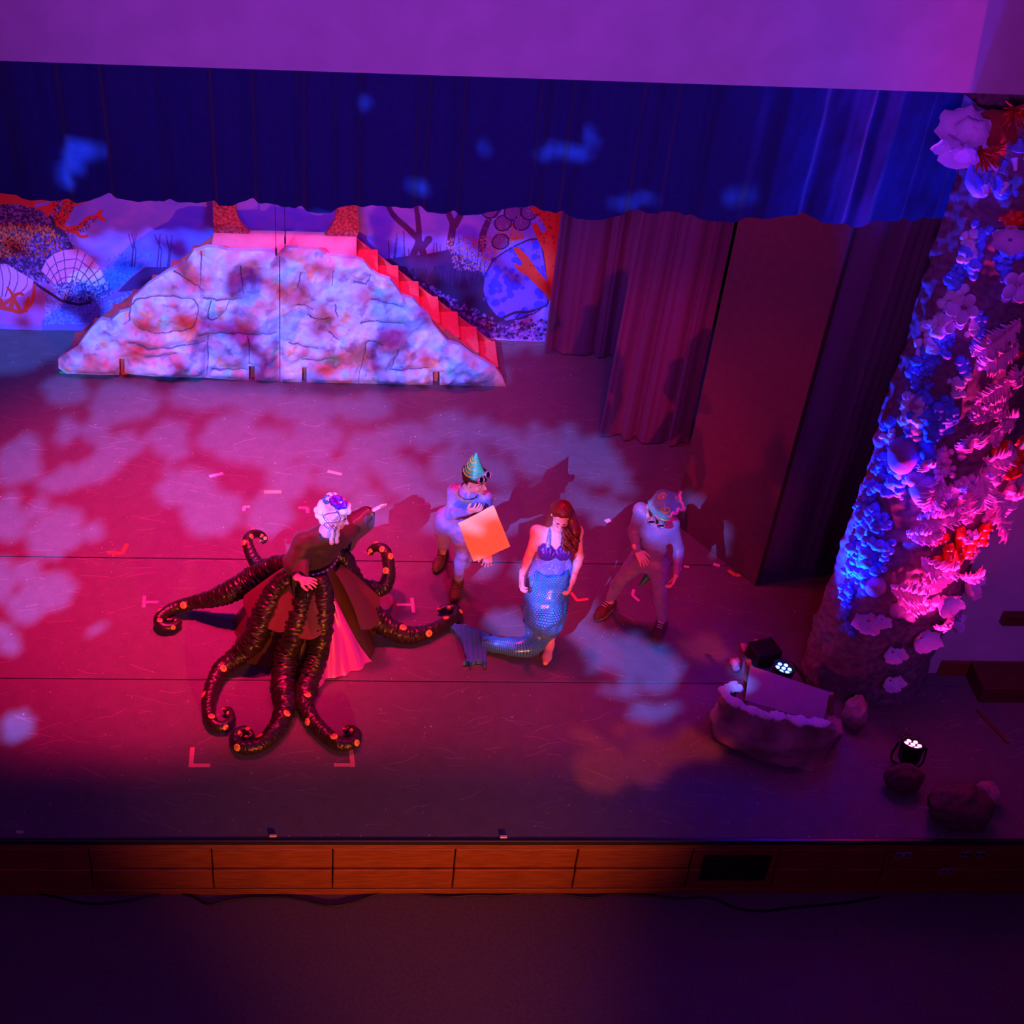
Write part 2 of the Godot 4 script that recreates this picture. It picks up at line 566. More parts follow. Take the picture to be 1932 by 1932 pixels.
func lights() -> void:
	ragged = noise(5, 1.0, 2)
	blue_holes = [[Vector2(-4.303, -5.902), Vector2(0.264, -0.009), Vector2(0.047, 0.290)], [Vector2(-3.661, -5.677), Vector2(0.379, -0.013), Vector2(0.046, 0.357)], [Vector2(-2.854, -5.832), Vector2(0.373, -0.013), Vector2(0.026, 0.301)], [Vector2(-2.284, -5.782), Vector2(0.374, -0.013), Vector2(0.017, 0.300)], [Vector2(-1.713, -5.624), Vector2(0.342, -0.011), Vector2(0.008, 0.264)], [Vector2(-1.147, -5.643), Vector2(0.312, -0.010), Vector2(-0.000, 0.255)], [Vector2(-4.148, -5.140), Vector2(0.106, -0.003), Vector2(0.044, 0.278)], [Vector2(-3.863, -5.148), Vector2(0.154, -0.005), Vector2(0.037, 0.259)], [Vector2(-3.585, -4.884), Vector2(0.235, -0.164), Vector2(0.076, 0.218)], [Vector2(-3.725, -4.519), Vector2(0.219, -0.110), Vector2(0.055, 0.180)], [Vector2(-3.108, -5.024), Vector2(0.225, -0.007), Vector2(0.037, 0.353)], [Vector2(-2.461, -5.071), Vector2(0.299, -0.009), Vector2(0.029, 0.414)], [Vector2(-2.059, -4.882), Vector2(0.226, -0.006), Vector2(0.019, 0.387)], [Vector2(-2.750, -4.222), Vector2(0.171, -0.004), Vector2(0.027, 0.306)], [Vector2(-2.589, -3.842), Vector2(0.291, -0.090), Vector2(0.063, 0.322)], [Vector2(-3.013, -4.266), Vector2(0.114, -0.003), Vector2(0.032, 0.307)], [Vector2(-2.012, -3.911), Vector2(0.203, -0.005), Vector2(0.018, 0.365)], [Vector2(-1.846, -4.380), Vector2(0.232, -0.006), Vector2(0.010, 0.259)], [Vector2(-4.557, -4.653), Vector2(0.220, 0.115), Vector2(-0.012, 0.397)], [Vector2(-4.119, -4.313), Vector2(0.222, -0.153), Vector2(0.067, 0.170)], [Vector2(-4.484, -3.751), Vector2(0.163, -0.004), Vector2(0.071, 0.371)], [Vector2(-4.210, -3.893), Vector2(0.121, -0.003), Vector2(0.023, 0.131)], [Vector2(-4.015, -3.505), Vector2(0.226, -0.192), Vector2(0.133, 0.283)], [Vector2(-3.651, -3.575), Vector2(0.109, -0.002), Vector2(0.022, 0.151)], [Vector2(-4.195, -2.940), Vector2(0.122, -0.036), Vector2(0.046, 0.153)], [Vector2(-4.390, -2.894), Vector2(0.072, -0.001), Vector2(0.069, 0.350)], [Vector2(-4.014, -2.662), Vector2(0.214, -0.219), Vector2(0.146, 0.257)], [Vector2(-4.180, -2.100), Vector2(0.108, -0.001), Vector2(0.040, 0.209)], [Vector2(-3.453, -2.213), Vector2(0.105, -0.061), Vector2(0.027, 0.067)], [Vector2(-1.612, -4.986), Vector2(0.250, 0.143), Vector2(-0.071, 0.371)], [Vector2(-1.361, -4.444), Vector2(0.257, -0.007), Vector2(0.003, 0.279)], [Vector2(-1.039, -4.894), Vector2(0.257, 0.148), Vector2(-0.071, 0.314)], [Vector2(-1.097, -3.949), Vector2(0.194, -0.004), Vector2(-0.001, 0.316)], [Vector2(-0.723, -4.418), Vector2(0.269, 0.199), Vector2(-0.090, 0.289)], [Vector2(-0.648, -5.181), Vector2(0.274, 0.074), Vector2(-0.032, 0.240)], [Vector2(-0.142, -5.271), Vector2(0.289, 0.125), Vector2(-0.059, 0.278)], [Vector2(-0.816, -3.754), Vector2(0.147, -0.003), Vector2(-0.006, 0.293)], [Vector2(-0.230, -4.648), Vector2(0.215, -0.006), Vector2(-0.018, 0.343)], [Vector2(-0.424, -3.924), Vector2(0.206, -0.005), Vector2(-0.015, 0.351)], [Vector2(2.362, -3.608), Vector2(0.133, 0.139), Vector2(-0.151, 0.259)], [Vector2(0.173, -2.343), Vector2(0.187, 0.098), Vector2(-0.056, 0.166)], [Vector2(-1.351, -3.546), Vector2(0.144, -0.003), Vector2(0.003, 0.252)], [Vector2(-1.748, -3.384), Vector2(0.131, -0.003), Vector2(0.006, 0.166)], [Vector2(1.299, -1.341), Vector2(0.199, -0.002), Vector2(-0.013, 0.078)], [Vector2(0.832, -2.662), Vector2(0.161, -0.003), Vector2(-0.021, 0.169)], [Vector2(1.057, -3.063), Vector2(0.188, -0.003), Vector2(-0.028, 0.209)], [Vector2(1.272, -3.406), Vector2(0.192, -0.004), Vector2(-0.031, 0.218)], [Vector2(-0.033, -3.154), Vector2(0.143, -0.003), Vector2(-0.010, 0.146)], [Vector2(0.135, -3.735), Vector2(0.194, -0.004), Vector2(-0.017, 0.225)], [Vector2(-3.929, -1.126), Vector2(0.139, -0.001), Vector2(0.023, 0.123)], [Vector2(0.245, -5.189), Vector2(0.175, 0.268), Vector2(-0.090, 0.159)], [Vector2(0.530, -4.938), Vector2(0.178, 0.419), Vector2(-0.114, 0.143)], [Vector2(0.176, -4.641), Vector2(0.154, 0.279), Vector2(-0.103, 0.151)], [Vector2(0.836, -4.947), Vector2(0.176, 0.547), Vector2(-0.127, 0.134)], [Vector2(1.124, -4.937), Vector2(0.113, 0.490), Vector2(-0.113, 0.099)], [Vector2(1.003, -4.265), Vector2(0.114, 0.352), Vector2(-0.109, 0.109)], [Vector2(1.378, -4.763), Vector2(0.096, 0.506), Vector2(-0.125, 0.100)], [Vector2(1.560, -4.468), Vector2(0.050, 0.271), Vector2(-0.065, 0.050)], [Vector2(0.693, -4.114), Vector2(0.130, 0.241), Vector2(-0.096, 0.131)], [Vector2(0.386, -3.942), Vector2(0.175, 0.255), Vector2(-0.117, 0.188)], [Vector2(1.200, -3.936), Vector2(0.060, 0.250), Vector2(-0.112, 0.092)], [Vector2(1.362, -3.778), Vector2(0.011, 0.394), Vector2(-0.161, 0.066)], [Vector2(2.301, -4.011), Vector2(0.140, -0.003), Vector2(-0.039, 0.197)], [Vector2(0.428, -3.015), Vector2(0.172, 0.239), Vector2(-0.074, 0.113)], [Vector2(0.780, -2.839), Vector2(0.177, 0.272), Vector2(-0.094, 0.129)], [Vector2(1.098, -1.972), Vector2(0.268, 0.142), Vector2(-0.098, 0.240)], [Vector2(0.815, -2.217), Vector2(0.164, 0.159), Vector2(-0.070, 0.124)], [Vector2(1.445, -1.803), Vector2(0.143, -0.067), Vector2(0.030, 0.303)], [Vector2(1.156, -1.582), Vector2(0.229, -0.002), Vector2(-0.011, 0.073)], [Vector2(0.650, -2.349), Vector2(0.097, 0.086), Vector2(-0.049, 0.094)], [Vector2(2.275, -1.692), Vector2(0.093, 0.050), Vector2(-0.035, 0.071)], [Vector2(2.184, -1.830), Vector2(0.085, -0.001), Vector2(-0.017, 0.076)]]
	high_holes = [[Vector2(-3.091, 4.463), Vector2(0.104, 0.003), Vector2(-0.014, -0.129)], [Vector2(-3.243, 4.345), Vector2(0.056, 0.002), Vector2(-0.007, -0.061)], [Vector2(-1.230, 4.926), Vector2(0.062, 0.002), Vector2(0.001, -0.057)], [Vector2(-0.825, 4.343), Vector2(0.072, 0.002), Vector2(0.003, -0.062)], [Vector2(-0.452, 4.641), Vector2(0.035, 0.001), Vector2(0.007, -0.098)], [Vector2(0.155, 4.604), Vector2(0.142, 0.005), Vector2(0.008, -0.068)], [Vector2(0.295, 4.758), Vector2(0.049, 0.002), Vector2(0.012, -0.097)], [Vector2(0.595, 4.276), Vector2(0.131, 0.004), Vector2(0.007, -0.048)], [Vector2(1.376, 4.332), Vector2(0.110, 0.003), Vector2(0.017, -0.087)]]
	warm_holes = [[Vector2(0.808, -0.722), Vector2(0.235, -0.103), Vector2(0.035, 0.232)], [Vector2(1.255, -0.812), Vector2(0.228, -0.124), Vector2(0.039, 0.198)], [Vector2(1.663, -0.893), Vector2(0.176, -0.001), Vector2(-0.026, 0.134)], [Vector2(1.090, -1.152), Vector2(0.182, -0.042), Vector2(-0.002, 0.113)], [Vector2(1.522, -1.079), Vector2(0.151, -0.001), Vector2(-0.017, 0.092)], [Vector2(1.941, -2.067), Vector2(0.223, 0.054), Vector2(-0.054, 0.167)], [Vector2(0.721, -1.045), Vector2(0.132, -0.001), Vector2(-0.013, 0.102)]]
	# the blue leaf pattern from the front left, seen on floor, rocks and performers
	lantern("blue lantern with leaf pattern above the audience", Vector3(-5.6, 9.9, 8.0), Vector3(-1.3, 0.0, -4.0), Color(0.27, 0.45, 1.0), L.blue, 19.5, 0.2, 0.01, blue_open)
	lantern("red lantern with leaf pattern beside the aisle", Vector3(4.4, 9.6, 8.6), Vector3(1.6, 0.0, -1.2), Color(1.0, 0.3, 0.1), L.warm_leaf, 6.5, 0.25, 0.01, warm_open)
	lantern("amber lantern on the balcony rail facing the stage", Vector3(1.5, 2.1, 9.5), Vector3(-1.0, 0.4, -1.4), Color(1.0, 0.45, 0.12), L.amber, 14.0, 1.0, 0.08)
	lantern("red lantern on the balcony rail facing the performers", Vector3(-2.6, 3.0, 9.6), Vector3(0.9, 0.95, -2.2), Color(1.0, 0.12, 0.36), L.rail, 7.0, 0.9, 0.08)
	lantern("red lantern over the shell side of the stage", Vector3(-2.6, 6.9, -3.0), Vector3(-2.9, 0.0, -3.3), Color(1.0, 0.06, 0.34), L.red, 27.0, 1.0, 0.2)
	lantern("red lantern over the middle of the stage", Vector3(-0.6, 6.9, -3.0), Vector3(-0.9, 0.0, -2.9), Color(1.0, 0.06, 0.36), L.red * 0.22, 30.0, 1.0, 0.2)
	lantern("weaker red lantern over the wing side of the stage", Vector3(1.2, 6.9, -3.0), Vector3(0.9, 0.0, -3.6), Color(1.0, 0.06, 0.24), L.red * 0.1, 34.0, 1.0, 0.2)
	lantern("red lantern over the rock bridge stairs", Vector3(-1.0, 6.6, -6.6), Vector3(-1.2, 1.0, -6.7), Color(1.0, 0.12, 0.2), L.red_back, 26.0, 1.0, 0.2)
	lantern("violet lantern aimed at the painted backdrop", Vector3(-1.8, 6.8, -4.2), Vector3(-2.0, 0.9, -7.0), Color(0.54, 0.28, 1.0), L.drop, 52.0, 1.0, 0.2)
	lantern("blue lantern behind the performers on the wing side", Vector3(3.4, 6.2, -4.0), Vector3(0.6, 1.2, -2.3), Color(0.18, 0.45, 1.0), L.blue_side, 17.0, 0.8, 0.1)
	lantern("magenta lantern washing the wall over the stage", Vector3(-2.5, 8.8, 9.0), Vector3(-0.3, 6.8, -1.8), Color(0.86, 0.26, 1.0), L.wall, 26.0, 1.0, 0.3)
	lantern("violet lantern aimed beside the column foot", Vector3(2.0, 8.5, 9.0), Vector3(4.5, 1.0, -1.8), Color(0.7, 0.25, 1.0), L.side_wall, 9.0, 1.0, 0.2)
	lantern("deep blue lantern aimed at the valance", Vector3(1.5, 7.6, 8.0), Vector3(-0.6, 4.6, -2.1), Color(0.15, 0.28, 1.0), L.valance, 20.0, 0.7, 0.2)
	lantern("red boom lantern at the side of the stage opening", Vector3(-5.3, 2.2, -1.2), Vector3(0.9, 1.3, -2.5), Color(1.0, 0.1, 0.3), L.boom, 15.0, 0.8, 0.1)
	lantern("magenta lantern filling the stage from the balcony", Vector3(-1.0, 9.6, 8.8), Vector3(-0.8, 0.0, -1.0), Color(0.75, 0.2, 0.9), L.fill, 34.0, 1.0, 0.3)

var L := {"rail": 74.0, "blue": 530.0, "warm_leaf": 120.0, "amber": 95.0, "red": 120.0, "red_back": 22.0, "drop": 17.0, "blue_side": 14.0, "wall": 46.0, "side_wall": 24.0, "valance": 19.0, "fill": 13.0, "boom": 13.0, "led_blue": 72.0, "led_pink": 30.0}

func _ready() -> void:
	var cam := Camera3D.new()
	cam.name = "camera"
	cam.projection = Camera3D.PROJECTION_FRUSTUM
	cam.near = 0.1
	cam.far = 80.0
	cam.size = 2.0 * 0.371538 * cam.near
	cam.frustum_offset = Vector2(0.064812 * cam.near, 0.0)
	add_child(cam)
	cam.position = Vector3(-1.327, 8.566, 6.443)
	cam.rotation = Vector3(-0.689645, -0.075773, 0.062906)
	cam.current = true
	var we := WorldEnvironment.new()
	we.name = "environment"
	var env := Environment.new()
	env.background_mode = Environment.BG_COLOR
	env.background_color = Color.BLACK
	env.tonemap_mode = Environment.TONE_MAPPER_LINEAR
	env.tonemap_exposure = 1.2
	env.sdfgi_enabled = true
	env.ssao_enabled = true
	env.ssil_enabled = true
	we.environment = env
	add_child(we)
	lights()
	room()
	curtains()
	backdrop()
	bridge()
	column()
	rockwork()
	floor_marks()
	people()
	print("built in ", Time.get_ticks_msec(), " ms")

# ---------------------------------------------------------------- the room
func wall_box(m: MB, a: Vector3, b: Vector3, bevel := 0.0) -> void:
	m.box((a + b) / 2.0, (b - a).abs(), Basis.IDENTITY, bevel)

func room() -> void:
	# black painted stage floor in three strips with open joints; scuffs and scratches are in the paint
	var p := Paint.new(Vector2.ZERO, Vector2(4, 4), 256.0, Color(0.6, 0.58, 0.58))
	var rng := RandomNumberGenerator.new()
	rng.seed = 11
	var nz := noise(21, 0.02, 4)
	for y in 1024:
		for x in 1024:
			var k := 0.44 + 0.02 * nz.get_noise_2d(x, y) + rng.randf_range(-0.035, 0.035)
			p.im.set_pixel(x, y, Color(k, k * 0.98, k * 0.99))
	for i in 300:
		var a := Vector2(rng.randf() * 4.0, rng.randf() * 4.0)
		var dir := Vector2.from_angle(rng.randf_range(-0.5, 0.5)) * rng.randf_range(0.03, 0.28)
		var mid := a + dir * 0.5 + dir.orthogonal() * rng.randf_range(-0.12, 0.12)
		var k := rng.randf_range(0.48, 0.62)
		p.line([a, mid, a + dir], 0.003, 0.003, Color(k, k, k))
	for i in 260:
		p.dot(Vector2(rng.randf() * 4.0, rng.randf() * 4.0), rng.randf_range(0.002, 0.007), Color(0.85, 0.85, 0.85) if rng.randf() < 0.4 else Color(0.66, 0.66, 0.66))
	var fm := mat(Color.WHITE, 0.62, {"albedo_texture": p.texture(), "uv1_triplanar": true, "uv1_world_triplanar": true, "uv1_scale": Vector3.ONE * 0.25, "metallic_specular": 0.22})
	var fl := Node3D.new()
	fl.name = "floor"
	fl.set_meta("kind", "structure")
	add_child(fl)
	for s in [[-0.03, -1.652], [-1.66, -3.183], [-3.194, -8.2]]:
		var m := MB.new()
		wall_box(m, Vector3(-7.5, -0.12, s[1]), Vector3(6.5, 0.0, s[0]), 0.004)
		structure("floor_strip", m, fm, fl)
	var m := MB.new()
	wall_box(m, Vector3(-7.5, -0.3, -8.2), Vector3(6.5, -0.13, -0.05))
	structure("floor_base", m, mat(Color(0.02, 0.02, 0.02)), fl)
	m = MB.new()
	wall_box(m, Vector3(-7.5, -0.05, -0.029), Vector3(6.5, 0.004, 0.004), 0.006)
	structure("edge_strip", m, mat(Color(0.28, 0.27, 0.28), 0.35, {"metallic": 0.7}), fl)
	# panelled stage front: two rows of veneered boards, the lower row standing proud
	var wood := []
	for i in 3:
		wood.append(mottled(31 + i, 0.012, [Color(0.42, 0.24, 0.11), Color(0.52, 0.31, 0.15), Color(0.6, 0.38, 0.2)], 0.8, 0.42, {"uv1_scale": Vector3(0.5, 6.0, 2.0)}))
	var fr := Node3D.new()
	fr.name = "wall_front"
	fr.set_meta("kind", "structure")
	add_child(fr)
	m = MB.new()
	wall_box(m, Vector3(-7.5, -0.64, -0.12), Vector3(6.5, -0.05, -0.03))
	structure("backing", m, mat(Color(0.05, 0.03, 0.02)), fr)
	m = MB.new()
	wall_box(m, Vector3(-7.5, -0.1, -0.03), Vector3(6.5, -0.05, 0.0), 0.004)
	structure("top_rail", m, wood[1], fr)
	m = MB.new()
	wall_box(m, Vector3(-7.5, -0.64, -0.03), Vector3(6.5, -0.57, 0.03), 0.004)
	structure("bottom_rail", m, wood[1], fr)
	var xs := [-6.0, -5.06, -4.13]
	for q in [Vector2(-3.196, -0.087), Vector2(-2.278, -0.087), Vector2(-1.360, -0.086), Vector2(-0.423, -0.086), Vector2(0.523, -0.085), Vector2(1.421, -0.084), Vector2(2.106, -0.084), Vector2(2.965, -0.083)]:
		xs.append(q.x)
	xs.append_array([4.2, 5.1])
	var k := 0
	for i in xs.size() - 1:
		var vent: bool = absf(xs[i] - xs[8]) < 0.01
		for row in 2:
			k += 1
			m = MB.new()
			var y1 := -0.103 if row == 0 else -0.335
			var y0 := -0.33 if row == 0 else -0.567
			wall_box(m, Vector3(xs[i] + 0.005, y0, -0.03), Vector3(xs[i + 1] - 0.005, y1, 0.002 if row == 0 else 0.022), 0.006)
			structure("panel", m, wood[(k * 7 + i) % 3], fr)
	# vent in the stage front
	var vt := thing("floor_vent", "black louvred vent in the wooden stage front", "vent", Vector3(1.770, -0.313, 0.030))
	m = MB.new()
	var va: Vector3 = Vector3(1.511, -0.148, 0.022)
	var vb: Vector3 = Vector3(2.043, -0.463, 0.022)
	wall_box(m, Vector3(va.x, vb.y, 0.02), Vector3(vb.x, va.y, 0.03), 0.003)
	part("back_plate", m, mat(Color(0.015, 0.015, 0.015), 0.7), vt)
	for i in 9:
		m = MB.new()
		m.box(Vector3((va.x + vb.x) / 2.0, lerpf(vb.y, va.y, (i + 0.5) / 9.0), 0.034), Vector3(vb.x - va.x - 0.02, 0.018, 0.004), Basis(Vector3.RIGHT, 0.6))
		part("slat", m, mat(Color(0.03, 0.03, 0.03), 0.5), vt)
	# socket plates on the stage front
	var plate := mat(Color(0.62, 0.6, 0.66), 0.4, {"metallic": 0.3})
	var plates := [[Vector3(3.072, -0.137, 0.030), 0.13, 0.075, "steel socket plate with four pin jacks on the stage front"], [Vector3(3.567, -0.123, 0.030), 0.075, 0.07, "steel wall plate beside the twin plate near the stage end"], [Vector3(3.686, -0.123, 0.030), 0.075, 0.07, "outermost steel wall plate near the stage end"], [Vector3(3.484, -0.342, 0.030), 0.11, 0.07, "dull steel plate low on the stage front"]]
	for q in plates:
		var t := thing("socket_plate", q[3], "socket plate", q[0] * Vector3(1, 1, 0) + Vector3(0, 0, 0.022), "socket plates")
		m = MB.new()
		m.box(q[0] * Vector3(1, 1, 0) + Vector3(0, 0, 0.026), Vector3(q[1], q[2], 0.008), Basis.IDENTITY, 0.003)
		part("plate", m, plate, t)
		for i in 2:
			m = MB.new()
			m.lathe([Vector2(0.0, 0.006), Vector2(0.014, 0.006), Vector2(0.016, 0.0)], q[0] * Vector3(1, 1, 0) + Vector3((i - 0.5) * q[1] * 0.5, 0.0, 0.03), Basis(Vector3.RIGHT, PI / 2), 12)
			part("socket", m, mat(Color(0.04, 0.04, 0.05), 0.4), t)
	# house floor, carpeted
	m = MB.new()
	wall_box(m, Vector3(-9.5, -0.9, -0.1), Vector3(9.5, -0.64, 14.5))
	structure("floor_house", m, mottled(41, 0.05, [Color(0.34, 0.3, 0.36), Color(0.42, 0.37, 0.43)], 1.0, 0.95), null)
	# wall round the stage opening
	var wallm := mottled(43, 0.01, [Color(0.74, 0.72, 0.74), Color(0.8, 0.78, 0.8)], 0.5, 0.9)
	m = MB.new()
	wall_box(m, Vector3(-9.5, 5.24, -2.0), Vector3(9.5, 11.0, -1.8))
	wall_box(m, Vector3(3.55, -0.64, -2.0), Vector3(9.5, 5.24, -1.8))
	wall_box(m, Vector3(-9.5, -0.64, -2.0), Vector3(-5.6, 5.24, -1.8))
	structure("wall_proscenium", m, wallm, null)
	m = MB.new()
	wall_box(m, Vector3(3.9, 0.0, -1.8), Vector3(6.5, 0.16, -1.77), 0.004)
	structure("baseboard_right", m, wood[0], null)
	m = MB.new()
	wall_box(m, Vector3(-9.7, -0.9, -0.1), Vector3(-9.5, 11.0, 14.7))
	structure("wall_left", m, wallm, null)
	m = MB.new()
	wall_box(m, Vector3(9.5, -0.9, -0.1), Vector3(9.7, 11.0, 14.7))
	structure("wall_right", m, wallm, null)
	m = MB.new()
	wall_box(m, Vector3(-9.7, -0.9, 14.5), Vector3(9.7, 11.0, 14.7))
	structure("wall_house_back", m, wallm, null)
	m = MB.new()
	wall_box(m, Vector3(-9.7, 11.0, -2.0), Vector3(9.7, 11.2, 14.7))
	structure("ceiling", m, wallm, null)
	# stage house: black
	var dark := mat(Color(0.1, 0.085, 0.08), 0.9)
	m = MB.new()
	wall_box(m, Vector3(-7.7, -0.3, -8.4), Vector3(6.7, 8.2, -8.2))
	structure("wall_back", m, dark, null)
	m = MB.new()
	wall_box(m, Vector3(-7.7, -0.3, -8.4), Vector3(-7.5, 8.2, -2.0))
	structure("wall_stage_left", m, dark, null)
	m = MB.new()
	wall_box(m, Vector3(6.5, -0.3, -8.4), Vector3(6.7, 8.2, -2.0))
	structure("wall_stage_right", m, dark, null)
	m = MB.new()
	wall_box(m, Vector3(-7.7, 8.2, -8.4), Vector3(6.7, 8.4, -2.0))
	structure("ceiling_stage", m, dark, null)
	# cable along the foot of the stage front
	m = MB.new()
	var c := smooth_line([Vector3(-4.168, -0.630, -0.007), Vector3(-3.804, -0.630, -0.002), Vector3(-3.533, -0.630, 0.042), Vector3(-3.239, -0.630, 0.115), Vector3(-2.940, -0.630, 0.091), Vector3(-2.643, -0.630, 0.015), Vector3(-2.457, -0.630, 0.044), Vector3(-2.307, -0.630, 0.122), Vector3(-2.087, -0.630, 0.069), Vector3(-1.697, -0.630, 0.060), Vector3(-1.387, -0.630, 0.133), Vector3(-1.222, -0.630, 0.110), Vector3(-0.995, -0.630, 0.033), Vector3(-0.683, -0.630, 0.033), Vector3(-0.475, -0.630, 0.058), Vector3(-0.223, -0.630, 0.039), Vector3(-0.056, -0.630, 0.049), Vector3(0.155, -0.630, 0.030), Vector3(0.450, -0.630, 0.035), Vector3(0.657, -0.630, 0.065), Vector3(0.830, -0.630, 0.036), Vector3(1.167, -0.630, 0.051), Vector3(1.417, -0.630, 0.077), Vector3(1.631, -0.630, 0.072), Vector3(1.823, -0.630, 0.170), Vector3(2.030, -0.630, 0.195), Vector3(2.293, -0.630, 0.162), Vector3(2.688, -0.630, 0.124), Vector3(3.007, -0.630, 0.065)], 6)
	m.tube(c, spread([0.009, 0.009], c.size()), 8)
	single("floor_cable", m, mat(Color(0.02, 0.02, 0.02), 0.5), "black cable snaking along the foot of the wooden stage front", "cable")

# ---------------------------------------------------------------- curtains
# pleated cloth from base line a..b; lean widens the foot
func drape(called: String, label: String, a: Vector3, b: Vector3, y0: float, y1: float, pleats: float, depth: float, sd: int, m: Material, foot := 0.0, scallop := 0.0, waves := 0.0) -> void:
	var n := noise(sd, 1.0, 3)
	var along := (b - a)
	var out := along.cross(Vector3.UP).normalized()
	var len := along.length()
	var mb := MB.new()
	var nu := int(len * 70.0)
	mb.grid(nu, 28, func(u: float, t: float) -> Vector3:
		var s := u * len
		var w := s * pleats + 0.9 * n.get_noise_1d(s * 1.7)
		var ph := fposmod(w, 1.0)
		var f := (sin(ph * TAU) + 0.45 * sin(ph * TAU * 2.0 + 1.0)) * 0.7
		f += n.get_noise_2d(s * 3.0, t * 1.5 + 30.0) * 0.5
		var y := lerpf(y0, y1, t)
		if t == 0.0 or scallop > 0.0:
			y += scallop * (1.0 - t) * (sin(s * waves * TAU) * 0.7 + n.get_noise_1d(s * 2.2 + 70.0))
		var p := a + along * u + out * f * depth
		p.x -= foot * (1.0 - t) * (1.0 - u)
		p.y = y
		return p)
	single(called, mb, m, label, "curtain")

func curtains() -> void:
	var velvet := mottled(51, 0.03, [Color(0.05, 0.1, 0.36), Color(0.075, 0.14, 0.46)], 1.2, 0.85, {"rim_enabled": true, "rim": 0.35, "rim_tint": 0.8})
	drape("valance_curtain", "dark blue pleated valance hanging across the stage opening", Vector3(-5.8, 0, -2.12), Vector3(3.45, 0, -2.12), 4.17, 5.6, 2.6, 0.045, 61, velvet, 0.0, 0.035, 1.1)
	var black := mottled(52, 0.05, [Color(0.4, 0.31, 0.42), Color(0.48, 0.37, 0.49)], 1.5, 0.9, {"rim_enabled": true, "rim": 0.3, "rim_tint": 0.6})
	drape("leg_curtain", "dark plum side curtain hanging next to the painted red coral", Vector3(0.953, 0.000, -6.821), Vector3(2.000, -0.000, -6.686), 0.02, 5.4, 3.6, 0.06, 62, black)
	drape("leg_curtain", "plum side curtain with flared hem, second from the backdrop", Vector3(1.516, 0.000, -5.227), Vector3(2.281, 0.000, -5.025), 0.02, 5.6, 4.6, 0.07, 63, black, 0.14)
	drape("leg_curtain", "dark plum side curtain beside the coral column", Vector3(2.509, 0.000, -3.089), Vector3(4.584, 0.000, -3.340), 0.02, 5.8, 3.4, 0.07, 64, black, 0.05)
	# black masking flat between the curtains
	var t := thing("masking_flat", "tall flat black panel between two side curtains", "flat", (Vector3(1.929, 0.000, -3.814) + Vector3(2.534, 0.000, -2.905)) / 2.0)
	var a: Vector3 = Vector3(1.929, 0.000, -3.814)
	var b: Vector3 = Vector3(2.534, 0.000, -2.905)
	var dir := (b - a).normalized()
	var bs := Basis(dir, Vector3.UP, dir.cross(Vector3.UP))
	var m := MB.new()
	m.box((a + b) / 2.0 + Vector3(0, 2.6, 0), Vector3(a.distance_to(b), 5.2, 0.02), bs, 0.003)
	part("panel", m, mottled(54, 0.02, [Color(0.34, 0.28, 0.29), Color(0.4, 0.33, 0.34)], 1.0, 0.75), t)
	for s in [0.03, 0.97]:
		m = MB.new()
		m.box(a.lerp(b, s) + Vector3(0, 2.6, 0) - bs.z * 0.03 * signf(bs.z.z), Vector3(0.07, 5.2, 0.03), bs, 0.003)
		part("frame_stile", m, mat(Color(0.3, 0.2, 0.12), 0.8), t)

